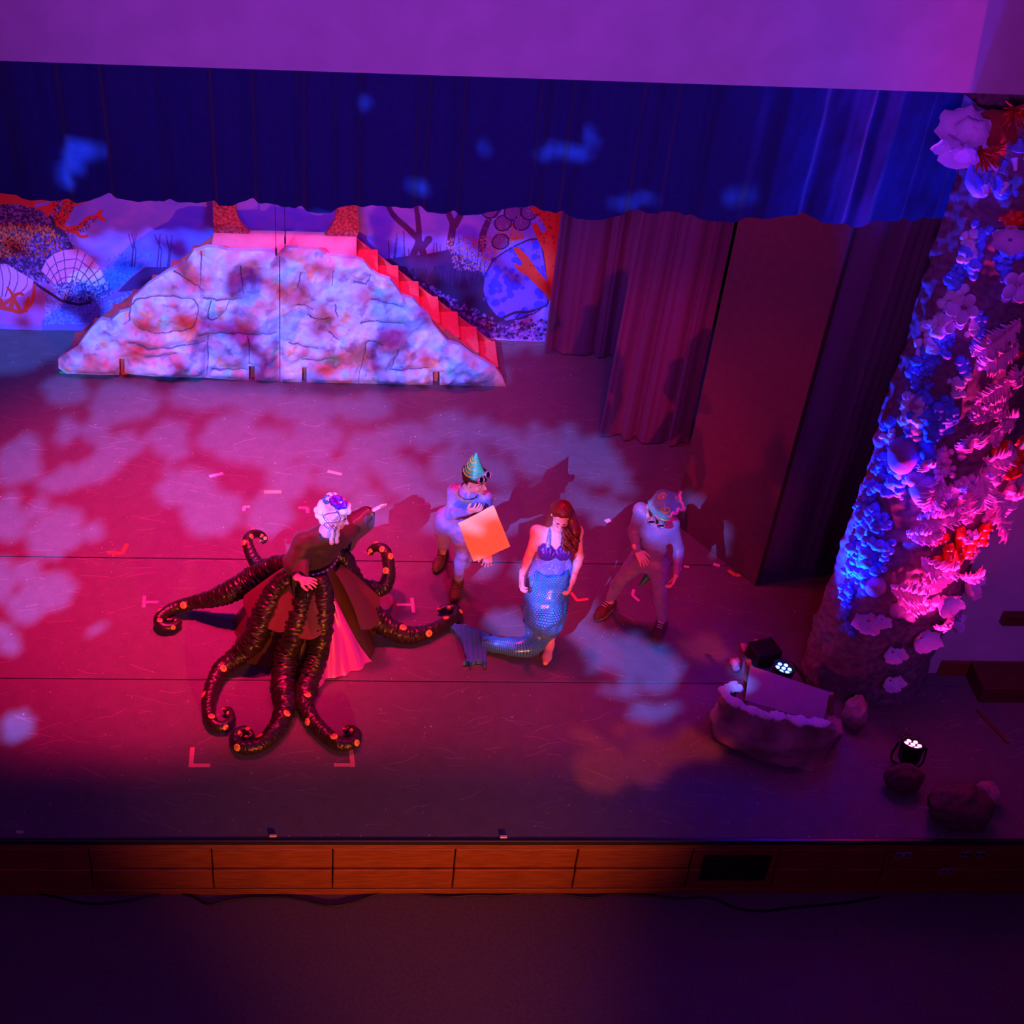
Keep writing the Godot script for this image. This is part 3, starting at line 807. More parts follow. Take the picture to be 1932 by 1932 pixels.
# ---------------------------------------------------------------- painted backdrop
func backdrop() -> void:
	var rng := RandomNumberGenerator.new()
	rng.seed = 77
	var lo := Vector2(-6.2, -0.06)
	var p := Paint.new(lo, Vector2(7.3, 2.4), 200.0, Color(0.6, 0.54, 0.92))
	var n := noise(71, 0.012, 4)
	for y in p.im.get_height():
		for x in p.im.get_width():
			var k := n.get_noise_2d(x, y * 1.6)
			var low := clampf((y - 290.0) / 12.0 + k * 3.0, 0.0, 1.0)
			p.im.set_pixel(x, y, Color(0.60 + 0.14 * k, 0.50 + 0.05 * k, 0.93).lerp(Color(0.66 + 0.1 * k, 0.42, 0.78), low * 0.6))
	var dark := Color(0.26, 0.12, 0.32)
	var red := Color(0.93, 0.26, 0.2)
	# far hills and sand
	p.poly([Vector2(-4.653, 0.539), Vector2(-4.297, 0.344), Vector2(-3.908, 0.423), Vector2(-3.618, 0.601), Vector2(-3.523, 0.468), Vector2(-3.789, 0.101), Vector2(-4.711, 0.077)], Color(0.62, 0.58, 0.98))
	p.scatter([Vector2(-4.653, 0.539), Vector2(-4.297, 0.344), Vector2(-3.908, 0.423), Vector2(-3.618, 0.601), Vector2(-3.523, 0.468), Vector2(-3.789, 0.101), Vector2(-4.711, 0.077)], 2600, 0.006, 0.012, [Color(0.7, 0.68, 1.0), Color(0.5, 0.44, 0.9)], rng)
	p.poly([Vector2(-3.989, 0.791), Vector2(-3.774, 0.942), Vector2(-3.538, 0.870), Vector2(-3.676, 0.733), Vector2(-3.854, 0.561), Vector2(-3.997, 0.537)], Color(0.32, 0.55, 0.95))
	p.scatter([Vector2(-3.976, 0.923), Vector2(-3.768, 1.007), Vector2(-3.367, 1.006), Vector2(-3.676, 0.733), Vector2(-3.854, 0.561), Vector2(-3.997, 0.537)], 500, 0.005, 0.012, [Color(0.45, 0.66, 1.0), Color(0.3, 0.45, 0.9)], rng)
	p.poly([Vector2(-3.857, 0.527), Vector2(-3.678, 0.720), Vector2(-3.523, 0.837), Vector2(-3.205, 0.846), Vector2(-3.222, 0.578), Vector2(-3.646, 0.546)], Color(0.4, 0.2, 0.5))
	# mound with corals at the end
	p.poly([Vector2(-6.101, 1.557), Vector2(-4.766, 1.635), Vector2(-4.508, 1.482), Vector2(-4.341, 1.235), Vector2(-4.278, 1.044), Vector2(-4.184, 0.851), Vector2(-4.488, 0.711), Vector2(-4.777, 0.703), Vector2(-6.247, 0.793)], dark)
	p.scatter([Vector2(-6.101, 1.557), Vector2(-4.766, 1.635), Vector2(-4.508, 1.482), Vector2(-4.475, 1.295), Vector2(-4.870, 1.283), Vector2(-6.148, 1.308)], 1500, 0.006, 0.016, [Color(0.62, 0.4, 0.68), Color(0.5, 0.25, 0.55)], rng)
	p.poly([Vector2(-6.160, 1.245), Vector2(-4.919, 1.332), Vector2(-4.530, 1.306), Vector2(-4.430, 1.201), Vector2(-4.438, 1.040), Vector2(-4.630, 0.956), Vector2(-6.228, 0.891)], Color(0.5, 0.2, 0.26))
	p.scatter([Vector2(-6.154, 1.276), Vector2(-4.917, 1.345), Vector2(-4.528, 1.318), Vector2(-4.402, 1.201), Vector2(-4.419, 1.008), Vector2(-4.633, 0.930), Vector2(-6.232, 0.872)], 4200, 0.005, 0.014, [Color(0.95, 0.45, 0.2), Color(0.85, 0.3, 0.2), Color(0.24, 0.1, 0.24)], rng)
	p.scatter([Vector2(-4.653, 1.226), Vector2(-4.317, 1.204), Vector2(-4.156, 0.852), Vector2(-4.387, 0.580), Vector2(-4.786, 0.636), Vector2(-5.676, 0.809), Vector2(-4.976, 0.927)], 2400, 0.006, 0.016, [Color(0.6, 0.35, 0.7), Color(0.45, 0.2, 0.52), dark], rng)
	p.poly([Vector2(-6.077, 1.680), Vector2(-4.727, 1.721), Vector2(-4.604, 1.603), Vector2(-4.372, 1.696), Vector2(-4.038, 1.706), Vector2(-4.075, 1.619), Vector2(-4.221, 1.553), Vector2(-4.347, 1.330), Vector2(-4.190, 1.227), Vector2(-4.324, 1.236), Vector2(-4.445, 1.314), Vector2(-4.456, 1.452), Vector2(-4.616, 1.510), Vector2(-4.830, 1.571), Vector2(-6.124, 1.433)], red)
	for q in [[Vector2(-4.307, 1.287), Vector2(-4.191, 1.316), Vector2(-4.090, 1.426), Vector2(-3.963, 1.461)], [Vector2(-3.980, 1.454), Vector2(-3.934, 1.530)], [Vector2(-3.975, 1.454), Vector2(-3.906, 1.406)], [Vector2(-4.249, 1.301), Vector2(-4.193, 1.201), Vector2(-4.112, 1.216)], [Vector2(-4.400, 1.360), Vector2(-4.281, 1.520), Vector2(-4.153, 1.666)], [Vector2(-4.512, 1.451), Vector2(-4.553, 1.574), Vector2(-4.516, 1.691)]]:
		p.line(smooth_line(q, 4), 0.055, 0.03, red)
	for q in [[Vector2(-4.611, 1.553), Vector2(-4.496, 1.581), Vector2(-4.457, 1.632)], [Vector2(-4.406, 1.497), Vector2(-4.351, 1.586), Vector2(-4.379, 1.634)]]:
		p.line(q, 0.05, 0.02, Color(0.6, 0.5, 0.9))
	p.scatter([Vector2(-4.437, 1.608), Vector2(-4.153, 1.666), Vector2(-4.223, 1.540), Vector2(-4.362, 1.298), Vector2(-4.143, 1.241), Vector2(-3.951, 1.467), Vector2(-4.126, 1.400), Vector2(-4.345, 1.203), Vector2(-4.471, 1.326)], 700, 0.004, 0.009, [dark, Color(0.7, 0.16, 0.16)], rng)
	# fan shell
	var shell: Array = [Vector2(-4.666, 0.759), Vector2(-4.605, 0.879), Vector2(-4.515, 0.966), Vector2(-4.394, 1.022), Vector2(-4.232, 1.046), Vector2(-4.158, 0.996), Vector2(-4.074, 0.920), Vector2(-4.015, 0.823), Vector2(-3.978, 0.725), Vector2(-3.971, 0.625), Vector2(-4.020, 0.536), Vector2(-4.173, 0.409), Vector2(-4.353, 0.364), Vector2(-4.505, 0.468)]
	p.poly(shell, Color(0.95, 0.56, 0.82))
	p.poly([Vector2(-4.372, 0.714), Vector2(-4.188, 0.818), Vector2(-4.017, 0.803), Vector2(-3.971, 0.625), Vector2(-4.020, 0.536), Vector2(-4.173, 0.409), Vector2(-4.353, 0.364), Vector2(-4.461, 0.442)], Color(0.9, 0.88, 0.98))
	var hinge: Vector2 = [Vector2(-4.425, 0.348)][0]
	for i in 12:
		var e: Vector2 = shell[mini(i, 10)]
		p.line([hinge, hinge.lerp(e, 0.6) + Vector2(0.0, 0.02), e], 0.014, 0.01, Color(0.42, 0.2, 0.4))
	for s in [0.5, 0.66, 0.82]:
		var arc := []
		for i in 11:
			arc.append(hinge.lerp(shell[i], s))
		p.line(arc, 0.011, 0.011, Color(0.5, 0.24, 0.46))
	p.scatter([Vector2(-4.562, 0.575), Vector2(-4.322, 0.649), Vector2(-4.096, 0.588), Vector2(-3.944, 0.659), Vector2(-3.900, 0.512), Vector2(-4.179, 0.348), Vector2(-4.415, 0.334)], 2000, 0.005, 0.013, [Color(0.3, 0.4, 0.8), Color(0.7, 0.75, 1.0), Color(0.35, 0.2, 0.5)], rng)
	# ledge and the pink fan below
	p.poly([Vector2(-6.245, 0.806), Vector2(-5.106, 0.812), Vector2(-4.653, 0.491), Vector2(-4.717, 0.077), Vector2(-6.393, 0.033)], Color(0.76, 0.42, 0.78))
	p.line([Vector2(-6.210, 0.989), Vector2(-5.104, 0.825), Vector2(-4.786, 0.636), Vector2(-4.497, 0.387), Vector2(-4.298, 0.338), Vector2(-4.164, 0.382)], 0.05, 0.03, dark)
	p.poly([Vector2(-5.333, 0.819), Vector2(-5.033, 0.840), Vector2(-4.888, 0.733), Vector2(-4.762, 0.636), Vector2(-4.799, 0.535), Vector2(-4.929, 0.430), Vector2(-5.405, 0.349)], Color(0.95, 0.6, 0.85))
	for q in [[Vector2(-5.104, 0.425), Vector2(-5.012, 0.663), Vector2(-5.024, 0.828)], [Vector2(-5.034, 0.427), Vector2(-4.936, 0.631), Vector2(-4.928, 0.778)], [Vector2(-4.974, 0.442), Vector2(-4.852, 0.567), Vector2(-4.825, 0.688)], [Vector2(-5.139, 0.424), Vector2(-5.098, 0.627), Vector2(-5.104, 0.825)]]:
		p.line(smooth_line(q, 4), 0.014, 0.008, Color(0.45, 0.16, 0.45))
	for q in [[Vector2(-5.182, 0.286), Vector2(-5.068, 0.262), Vector2(-4.955, 0.237), Vector2(-4.821, 0.365), Vector2(-4.756, 0.596)], [Vector2(-5.337, 0.419), Vector2(-5.177, 0.321), Vector2(-5.022, 0.427), Vector2(-5.063, 0.548)], [Vector2(-5.068, 0.262), Vector2(-4.983, 0.455), Vector2(-4.890, 0.458)], [Vector2(-4.955, 0.237), Vector2(-4.996, 0.360), Vector2(-5.026, 0.481)], [Vector2(-5.133, 0.301), Vector2(-5.199, 0.490)], [Vector2(-4.905, 0.259), Vector2(-4.841, 0.432)]]:
		p.line(smooth_line(q, 4), 0.06, 0.03, red)
	for i in 8:
		var x0 := rng.randf_range(-3.75, -3.2)
		p.line([Vector2(x0, 0.85), Vector2(x0 + 0.03, 1.05), Vector2(x0 + rng.randf_range(-0.08, 0.1), 1.25)], 0.016, 0.006, Color(0.4, 0.16, 0.45))
	# far side: branches, dark thicket, pebbles
	p.poly([Vector2(-1.284, 1.131), Vector2(-0.932, 1.010), Vector2(-0.467, 1.089), Vector2(-0.179, 1.163), Vector2(0.157, 0.975), Vector2(0.338, 0.573), Vector2(0.482, 0.299), Vector2(0.857, 0.202), Vector2(0.568, 0.016), Vector2(-0.064, 0.284), Vector2(-0.505, 0.653), Vector2(-1.279, 0.801)], Color(0.33, 0.14, 0.4))
	p.poly([Vector2(-0.693, 0.884), Vector2(-0.284, 0.962), Vector2(0.256, 0.844), Vector2(0.313, 0.504), Vector2(0.485, 0.264), Vector2(0.178, 0.291), Vector2(-0.321, 0.555)], dark)
	for q in [[Vector2(-0.908, 1.746), Vector2(-0.823, 1.561), Vector2(-0.655, 1.395), Vector2(-0.534, 1.270), Vector2(-0.467, 1.089), Vector2(-0.388, 0.926)], [Vector2(-0.589, 1.725), Vector2(-0.544, 1.475), Vector2(-0.533, 1.250), Vector2(-0.594, 1.053), Vector2(-0.661, 0.818), Vector2(-0.684, 0.648)], [Vector2(-0.259, 1.735), Vector2(-0.216, 1.579), Vector2(-0.168, 1.454), Vector2(-0.183, 1.228)], [Vector2(-0.043, 1.741), Vector2(-0.090, 1.583), Vector2(-0.161, 1.435)], [Vector2(0.185, 1.748), Vector2(0.226, 1.593), Vector2(0.169, 1.368), Vector2(0.172, 1.173)], [Vector2(0.359, 1.722), Vector2(0.255, 1.594)], [Vector2(-0.488, 1.154), Vector2(-0.419, 1.286)]]:
		p.line(smooth_line(q, 4), 0.05, 0.09, Color(0.36, 0.15, 0.42))
	for i in 46:
		var a: Vector2 = [Vector2(-0.838, 0.813)][0] + Vector2(rng.randf() * 1.1, rng.randf_range(-0.1, 0.12))
		p.line([a, a + Vector2(rng.randf_range(-0.05, 0.05), rng.randf_range(0.15, 0.5))], 0.02, 0.006, Color(0.34, 0.14, 0.4))
	p.scatter([Vector2(-0.245, 1.291), Vector2(0.331, 1.373), Vector2(0.622, 1.381), Vector2(0.350, 1.145), Vector2(0.251, 0.911), Vector2(-0.103, 0.901)], 1300, 0.005, 0.012, [Color(0.8, 0.55, 0.75), Color(0.9, 0.45, 0.3), Color(0.6, 0.4, 0.7)], rng)
	p.scatter([Vector2(0.326, 1.437), Vector2(0.606, 1.541), Vector2(0.628, 1.317), Vector2(0.289, 1.176)], 260, 0.006, 0.014, [Color(0.95, 0.4, 0.2), Color(0.9, 0.6, 0.3)], rng)
	p.scatter([Vector2(-0.572, 0.820), Vector2(-0.142, 0.560), Vector2(0.488, 0.228), Vector2(1.029, 0.313), Vector2(1.060, 0.029), Vector2(0.199, 0.006), Vector2(-0.120, 0.212), Vector2(-0.560, 0.549)], 2200, 0.008, 0.024, [Color(0.72, 0.42, 0.8), Color(0.5, 0.24, 0.6), Color(0.62, 0.34, 0.7), dark], rng)
	for q in [Vector2(0.221, 1.656), Vector2(0.378, 1.502), Vector2(0.471, 1.632), Vector2(0.580, 1.508), Vector2(0.368, 1.277), Vector2(0.655, 1.637)]:
		p.dot(q, 0.1, dark)
		p.dot(q, 0.085, Color(0.56, 0.32, 0.62))
	for q in [Vector2(0.418, 1.375), Vector2(0.494, 1.506), Vector2(0.265, 1.467), Vector2(0.711, 1.651)]:
		for i in 14:
			p.dot(q + Vector2(rng.randf_range(-0.09, 0.09), rng.randf_range(-0.09, 0.09)), 0.006, Color(0.8, 0.75, 0.8))
	# spotted boulder
	var boulder: Array = [Vector2(0.218, 0.653), Vector2(0.222, 0.829), Vector2(0.300, 1.045), Vector2(0.409, 1.141), Vector2(0.531, 1.223), Vector2(0.687, 1.305), Vector2(0.791, 1.321), Vector2(0.840, 1.192), Vector2(0.960, 0.728), Vector2(0.972, 0.508), Vector2(0.840, 0.379), Vector2(0.695, 0.304), Vector2(0.516, 0.257), Vector2(0.388, 0.331), Vector2(0.286, 0.468)]
	p.poly(boulder, Color(0.52, 0.36, 0.84))
	var dots := 0
	while dots < 70:
		var q := Vector2(rng.randf_range(boulder[0].x, boulder[8].x), rng.randf_range(boulder[12].y, boulder[6].y))
		if Geometry2D.is_point_in_polygon(q, PackedVector2Array(boulder)):
			p.dot(q, rng.randf_range(0.025, 0.055), Color(0.3, 0.26, 0.9))
			dots += 1
	p.line(boulder + [boulder[0]], 0.016, 0.016, dark)
	p.line(smooth_line([Vector2(0.425, 0.255), Vector2(0.597, 0.372), Vector2(0.778, 0.391), Vector2(0.962, 0.487)], 4), 0.04, 0.02, dark)
	p.line([Vector2(0.634, 0.303), Vector2(0.712, 0.445)], 0.02, 0.01, dark)
	# red spotted coral
	p.poly([Vector2(0.650, 1.681), Vector2(0.733, 1.715), Vector2(0.822, 1.693), Vector2(1.047, 1.743), Vector2(1.063, 1.199), Vector2(1.055, 0.524), Vector2(0.967, 0.556), Vector2(0.909, 0.929), Vector2(0.855, 1.160), Vector2(0.753, 1.353), Vector2(0.693, 1.480), Vector2(0.736, 1.513), Vector2(0.819, 1.387), Vector2(0.862, 1.427), Vector2(0.778, 1.565), Vector2(0.702, 1.626)], Color(0.96, 0.26, 0.14))
	p.poly([Vector2(0.503, 1.209), Vector2(0.580, 1.198), Vector2(0.684, 1.096), Vector2(0.821, 0.913), Vector2(0.956, 0.768), Vector2(0.975, 0.591), Vector2(0.829, 0.724), Vector2(0.709, 0.843), Vector2(0.581, 0.933), Vector2(0.539, 1.005), Vector2(0.625, 0.975), Vector2(0.633, 1.015), Vector2(0.566, 1.106)], Color(0.96, 0.26, 0.14))
	for i in 60:
		var q: Vector2 = [Vector2(0.697, 1.670), Vector2(0.985, 1.679)][0] + Vector2(rng.randf_range(0.0, 0.28), rng.randf_range(-0.8, 0.0))
		if p.im.get_pixelv(Vector2i(p.px(q)).clamp(Vector2i.ZERO, p.im.get_size() - Vector2i.ONE)).is_equal_approx(Color8(244, 66, 35)) or i % 3 == 0:
			p.dot(q, 0.009, Color(0.6, 0.1, 0.14))
	p.poly([Vector2(0.077, 0.003), Vector2(0.196, 0.049), Vector2(1.005, -0.031), Vector2(1.016, -0.132), Vector2(0.082, -0.069)], Color(0.9, 0.6, 0.9))
	var m := MB.new()
	var wob := noise(72, 0.8, 2)
	for k in 2:
		m.grid(140, 30, func(u: float, t: float) -> Vector3:
			var x := lerpf(lo.x, lo.x + 7.3, u)
			var y := lerpf(-0.0, 2.34, t)
			return Vector3(x, y, -7.05 + 0.02 * wob.get_noise_2d(x * 2.0, y * 0.3) - k * 0.006))
	for i in m.v.size():
		m.uv[i] = Vector2((m.v[i].x - lo.x) / 7.3, 1.0 - (m.v[i].y - lo.y) / 2.4)
	var t := thing("painted_backdrop", "painted undersea backdrop with shell, corals and spotted boulder", "backdrop", Vector3(-2.5, 0, -7.05))
	t.set_meta("kind", "thing")
	part("painted_cloth", m, mat(Color.WHITE, 0.9, {"albedo_texture": p.texture()}), t)
	m = MB.new()
	for k in 2:
		m.grid(40, 6, func(u: float, q: float) -> Vector3:
			return Vector3(lerpf(lo.x, lo.x + 7.3, u), lerpf(2.34, 4.6, q), -7.05 - k * 0.006))
	part("upper_cloth", m, mottled(73, 0.01, [Color(0.5, 0.46, 0.9), Color(0.62, 0.54, 0.94)], 0.4, 0.9), t)
	m = MB.new()
	m.tube([Vector3(lo.x, 4.6, -7.05), Vector3(lo.x + 7.3, 4.6, -7.05)], [0.025, 0.025], 8)
	part("batten", m, mat(Color(0.2, 0.2, 0.2), 0.5), t)

# ---------------------------------------------------------------- rock bridge: carved foam front, stairs and platform behind
func near_line(p: Vector2, lines: Array) -> float:
	var best := 1e9
	for l in lines:
		for i in l.size() - 1:
			var q := Geometry2D.get_closest_point_to_segment(p, l[i], l[i + 1])
			best = minf(best, p.distance_squared_to(q))
	return sqrt(best)

func rock_front(outline: Array, cracks: Array, n: FastNoiseLite, lo: Vector2, size: Vector2, z: float) -> MB:
	var poly := PackedVector2Array(outline)
	var blocks := noise(88, 1.0, 1, FastNoiseLite.TYPE_CELLULAR)
	var a := poly[0]
	var b := poly[0]
	for p in poly:
		a = a.min(p)
		b = b.max(p)
	var m := MB.new()
	var step := 0.028
	var shape := func(p: Vector2) -> Vector3:
		var e := 1e9
		for i in poly.size():
			var q := Geometry2D.get_closest_point_to_segment(p, poly[i], poly[(i + 1) % poly.size()])
			e = minf(e, p.distance_squared_to(q))
		e = sqrt(e)
		var h := 0.06 + 0.07 * n.get_noise_2d(p.x * 1.6, p.y * 1.6) + 0.035 * n.get_noise_2d(p.x * 7.0, p.y * 7.0)
		h += 0.07 * (blocks.get_noise_2d(p.x * 1.5 + 0.15 * n.get_noise_2d(p.x * 3.0, p.y * 3.0), p.y * 2.1) + 0.5)
		var c := near_line(p, cracks)
		h -= 0.05 * exp(-c * c / 0.0014)
		h *= smoothstep(0.0, 0.09, e)
		return Vector3(p.x, p.y, z + 0.05 + h)
	var at := {}
	var nx := int((b.x - a.x) / step) + 1
	var ny := int((b.y - a.y) / step) + 1
	var corner := func(i: int, j: int) -> int:
		var key := Vector2i(i, j)
		if not at.has(key):
			var p := a + Vector2(i, j) * step
			at[key] = m.add(shape.call(p), Vector2((p.x - lo.x) / size.x, 1.0 - (p.y - lo.y) / size.y))
		return at[key]
	for j in ny:
		for i in nx:
			var c0 := a + Vector2(i, j) * step
			var cell := PackedVector2Array([c0, c0 + Vector2(step, 0), c0 + Vector2(step, step), c0 + Vector2(0, step)])
			var inside := 0
			for q in cell:
				if Geometry2D.is_point_in_polygon(q, poly):
					inside += 1
			if inside == 4:
				m.quad(corner.call(i, j), corner.call(i, j + 1), corner.call(i + 1, j + 1), corner.call(i + 1, j))
			else:
				for piece in Geometry2D.intersect_polygons(cell, poly):
					var t := Geometry2D.triangulate_polygon(piece)
					var ids := []
					for q in piece:
						ids.append(m.add(shape.call(q), Vector2((q.x - lo.x) / size.x, 1.0 - (q.y - lo.y) / size.y)))
					for k in range(0, t.size(), 3):
						m.tri(ids[t[k]], ids[t[k + 2]], ids[t[k + 1]])
	for i in poly.size():
		var p := poly[i]
		var q := poly[(i + 1) % poly.size()]
		var t := Vector2((p.x - lo.x) / size.x, 1.0 - (p.y - lo.y) / size.y)
		m.face([Vector3(p.x, p.y, z + 0.05), Vector3(q.x, q.y, z + 0.05), Vector3(q.x, q.y, z - 0.01), Vector3(p.x, p.y, z - 0.01)], [t, t, t, t])
	return m

func bridge() -> void:
	var z := -6.16
	var lo := Vector2(-4.6, -0.1)
	var size := Vector2(5.2, 1.9)
	var left: Array = [Vector2(-4.399, 0.118), Vector2(-4.391, 0.234), Vector2(-4.304, 0.310), Vector2(-4.163, 0.414), Vector2(-4.015, 0.610), Vector2(-3.890, 0.744), Vector2(-3.793, 0.727), Vector2(-3.690, 0.827), Vector2(-3.576, 0.862), Vector2(-3.530, 1.017), Vector2(-3.441, 1.108), Vector2(-3.358, 1.186), Vector2(-3.227, 1.277), Vector2(-3.124, 1.354), Vector2(-2.962, 1.445), Vector2(-2.879, 1.575), Vector2(-2.737, 1.628), Vector2(-2.624, 1.625), Vector2(-2.534, 1.597), Vector2(-2.346, 1.591), Vector2(-2.125, 1.609), Vector2(-2.007, 1.588), Vector2(-2.029, 0.010), Vector2(-2.134, -0.034), Vector2(-2.232, -0.009), Vector2(-2.301, -0.010), Vector2(-2.295, 0.198), Vector2(-2.358, 0.196), Vector2(-2.364, 0.002), Vector2(-2.537, 0.012), Vector2(-2.817, 0.033), Vector2(-3.110, 0.033), Vector2(-3.395, 0.039), Vector2(-3.701, 0.066), Vector2(-3.684, 0.258), Vector2(-3.741, 0.257), Vector2(-3.760, 0.051), Vector2(-3.988, 0.046), Vector2(-4.317, 0.051)]
	var right: Array = [Vector2(-1.996, 1.583), Vector2(-1.936, 1.645), Vector2(-1.817, 1.649), Vector2(-1.601, 1.631), Vector2(-1.531, 1.572), Vector2(-1.411, 1.557), Vector2(-1.243, 1.555), Vector2(-1.144, 1.509), Vector2(-1.054, 1.394), Vector2(-0.970, 1.340), Vector2(-0.864, 1.306), Vector2(-0.794, 1.207), Vector2(-0.735, 1.113), Vector2(-0.616, 1.078), Vector2(-0.521, 0.958), Vector2(-0.427, 0.875), Vector2(-0.388, 0.778), Vector2(-0.296, 0.654), Vector2(-0.216, 0.556), Vector2(-0.093, 0.519), Vector2(0.060, 0.394), Vector2(0.174, 0.335), Vector2(0.328, 0.228), Vector2(0.407, 0.126), Vector2(0.459, 0.000), Vector2(0.351, -0.052), Vector2(0.168, -0.042), Vector2(-0.014, -0.053), Vector2(-0.275, -0.017), Vector2(-0.286, 0.178), Vector2(-0.362, 0.177), Vector2(-0.351, -0.026), Vector2(-0.568, -0.024), Vector2(-0.931, -0.005), Vector2(-1.181, -0.018), Vector2(-1.472, -0.011), Vector2(-1.734, -0.003), Vector2(-1.733, 0.198), Vector2(-1.784, 0.197), Vector2(-1.786, 0.002), Vector2(-1.931, -0.008), Vector2(-2.023, 0.003)]
	for a in [left, right]:
		for i in a.size():
			a[i].y = maxf(a[i].y, 0.0)
	var cracks := [[Vector2(-3.587, 0.739), Vector2(-3.549, 0.921), Vector2(-3.447, 1.026), Vector2(-3.100, 1.061), Vector2(-2.883, 1.016), Vector2(-2.880, 0.771), Vector2(-3.005, 0.637), Vector2(-3.298, 0.589), Vector2(-3.462, 0.638), Vector2(-3.566, 0.727)], [Vector2(-2.800, 1.037), Vector2(-2.608, 1.023), Vector2(-2.386, 1.055)], [Vector2(-2.719, 1.007), Vector2(-2.758, 0.761), Vector2(-2.586, 0.883), Vector2(-2.542, 1.012)], [Vector2(-2.863, 0.574), Vector2(-2.456, 0.638), Vector2(-2.035, 0.636)], [Vector2(-2.774, 0.563), Vector2(-2.816, 0.061)], [Vector2(-2.344, 0.628), Vector2(-2.346, 0.224)], [Vector2(-3.615, 0.475), Vector2(-3.312, 0.403), Vector2(-2.800, 0.496)], [Vector2(-3.082, 1.337), Vector2(-2.925, 1.235), Vector2(-2.790, 1.113)], [Vector2(-2.793, 1.578), Vector2(-2.838, 1.144)], [Vector2(-2.401, 1.418), Vector2(-2.373, 1.125)], [Vector2(-3.459, 0.318), Vector2(-3.320, 0.295), Vector2(-3.135, 0.353)], [Vector2(-2.749, 0.138), Vector2(-2.371, 0.154)],
		[Vector2(-1.834, 0.967), Vector2(-1.751, 0.982), Vector2(-1.657, 0.933)], [Vector2(-1.787, 1.386), Vector2(-1.833, 1.172)], [Vector2(-1.448, 1.414), Vector2(-1.474, 1.245)], [Vector2(-1.238, 1.270), Vector2(-1.116, 1.242), Vector2(-1.069, 1.344)], [Vector2(-0.918, 0.531), Vector2(-1.078, 0.541), Vector2(-1.119, 0.337), Vector2(-1.161, 0.129), Vector2(-1.164, -0.011)], [Vector2(-0.744, 0.468), Vector2(-0.797, 0.331), Vector2(-0.833, 0.206)], [Vector2(-1.434, 1.004), Vector2(-1.405, 0.862)], [Vector2(-1.724, 0.854), Vector2(-1.612, 0.792), Vector2(-1.472, 0.835)], [Vector2(-1.488, 0.676), Vector2(-1.385, 0.559)], [Vector2(-1.151, 0.791), Vector2(-0.710, 0.776)], [Vector2(-1.784, 0.279), Vector2(-1.474, 0.300)], [Vector2(-0.833, 0.206), Vector2(-0.401, 0.259)], [Vector2(-1.924, 0.519), Vector2(-1.612, 0.446)], [Vector2(-1.056, 1.066), Vector2(-0.718, 0.978)]]
	var n := noise(81, 1.0, 4)
	var p := Paint.new(lo, size, 190.0, Color.WHITE)
	var c2 := noise(82, 1.0, 4)
	var grain := noise(83, 1.0, 3)
	for y in p.im.get_height():
		for x in p.im.get_width():
			var q := Vector2(lo.x + x / 190.0, lo.y + size.y - y / 190.0)
			var k := c2.get_noise_2d(q.x * 1.5 + 5.0, q.y * 1.5)
			var g := grain.get_noise_2d(q.x * 9.0, q.y * 14.0)
			var col := Color(0.80, 0.83, 0.88).lerp(Color(0.72, 0.83, 0.92), clampf(k * 2.0 + 0.4, 0.0, 1.0))
			var r := c2.get_noise_2d(q.x * 1.9 - 30.0, q.y * 1.7) * 1.6 + g * 0.35 - (q.x + 2.2) * 0.12
			if q.x > -0.25:
				r += (q.x + 0.25) * 1.2
			col = col.lerp(Color(0.82, 0.56, 0.58), smoothstep(0.0, 0.75, r))
			col = col.lerp(Color(0.88, 0.66, 0.5), smoothstep(0.34, 0.6, c2.get_noise_2d(q.x * 2.4 + 60.0, q.y * 2.4)))
			col = col.lerp(Color(0.58, 0.88, 0.74), smoothstep(0.36, 0.6, c2.get_noise_2d(q.x * 2.0 + 90.0, q.y * 2.0)))
			col = col.lerp(Color(0.52, 0.46, 0.58), smoothstep(0.22, 0.6, c2.get_noise_2d(q.x * 3.5 + 120.0, q.y * 3.5) + g * 0.2) * 0.7)
			p.im.set_pixel(x, y, col * (1.0 + 0.12 * g))
	var rng := RandomNumberGenerator.new()
	rng.seed = 84
	for l in cracks:
		var w := []
		for q in smooth_line(l, 4):
			w.append(q + Vector2(rng.randf_range(-0.008, 0.008), rng.randf_range(-0.008, 0.008)))
		p.line(w, rng.randf_range(0.016, 0.026), 0.008, Color(0.58, 0.5, 0.6))
		p.line(w, rng.randf_range(0.007, 0.013), 0.004, Color(0.34, 0.3, 0.42))
	for i in 90:
		var a := Vector2(rng.randf_range(-4.4, 0.4), rng.randf_range(0.0, 1.6))
		p.line([a, a + Vector2(rng.randf_range(-0.06, 0.06), rng.randf_range(-0.05, 0.05))], 0.006, 0.003, Color(0.95, 0.93, 0.95) if i % 3 else Color(0.5, 0.42, 0.5))
	var m := mat(Color.WHITE, 0.8, {"albedo_texture": p.texture()})
	var t := thing("rock_facade", "painted foam rock wall in two halves before the stairs", "scenery rock", Vector3(-2.0, 0, z))
	part("rock_half", rock_front(left, cracks, n, lo, size, z), m, t)
	part("rock_half", rock_front(right, cracks, n, lo, size, z), m, t)
	# wooden feet that show in the notches of the foam
	for q in [Vector2(-3.720, 0.176), Vector2(-2.332, 0.100), Vector2(-1.762, 0.100), Vector2(-0.322, 0.094)]:
		var fb := MB.new()
		fb.box(Vector3(q.x, 0.14, z - 0.04), Vector3(0.06, 0.28, 0.04), Basis.IDENTITY, 0.004)
		part("foot_block", fb, mat(Color(0.75, 0.4, 0.3), 0.8), t)
	# platform and flights of steps, painted red
	var red := mottled(85, 0.03, [Color(0.88, 0.34, 0.3), Color(0.95, 0.42, 0.36)], 1.0, 0.6)
	var pale := mottled(86, 0.02, [Color(0.93, 0.62, 0.62), Color(0.96, 0.7, 0.68)], 0.7, 0.6)
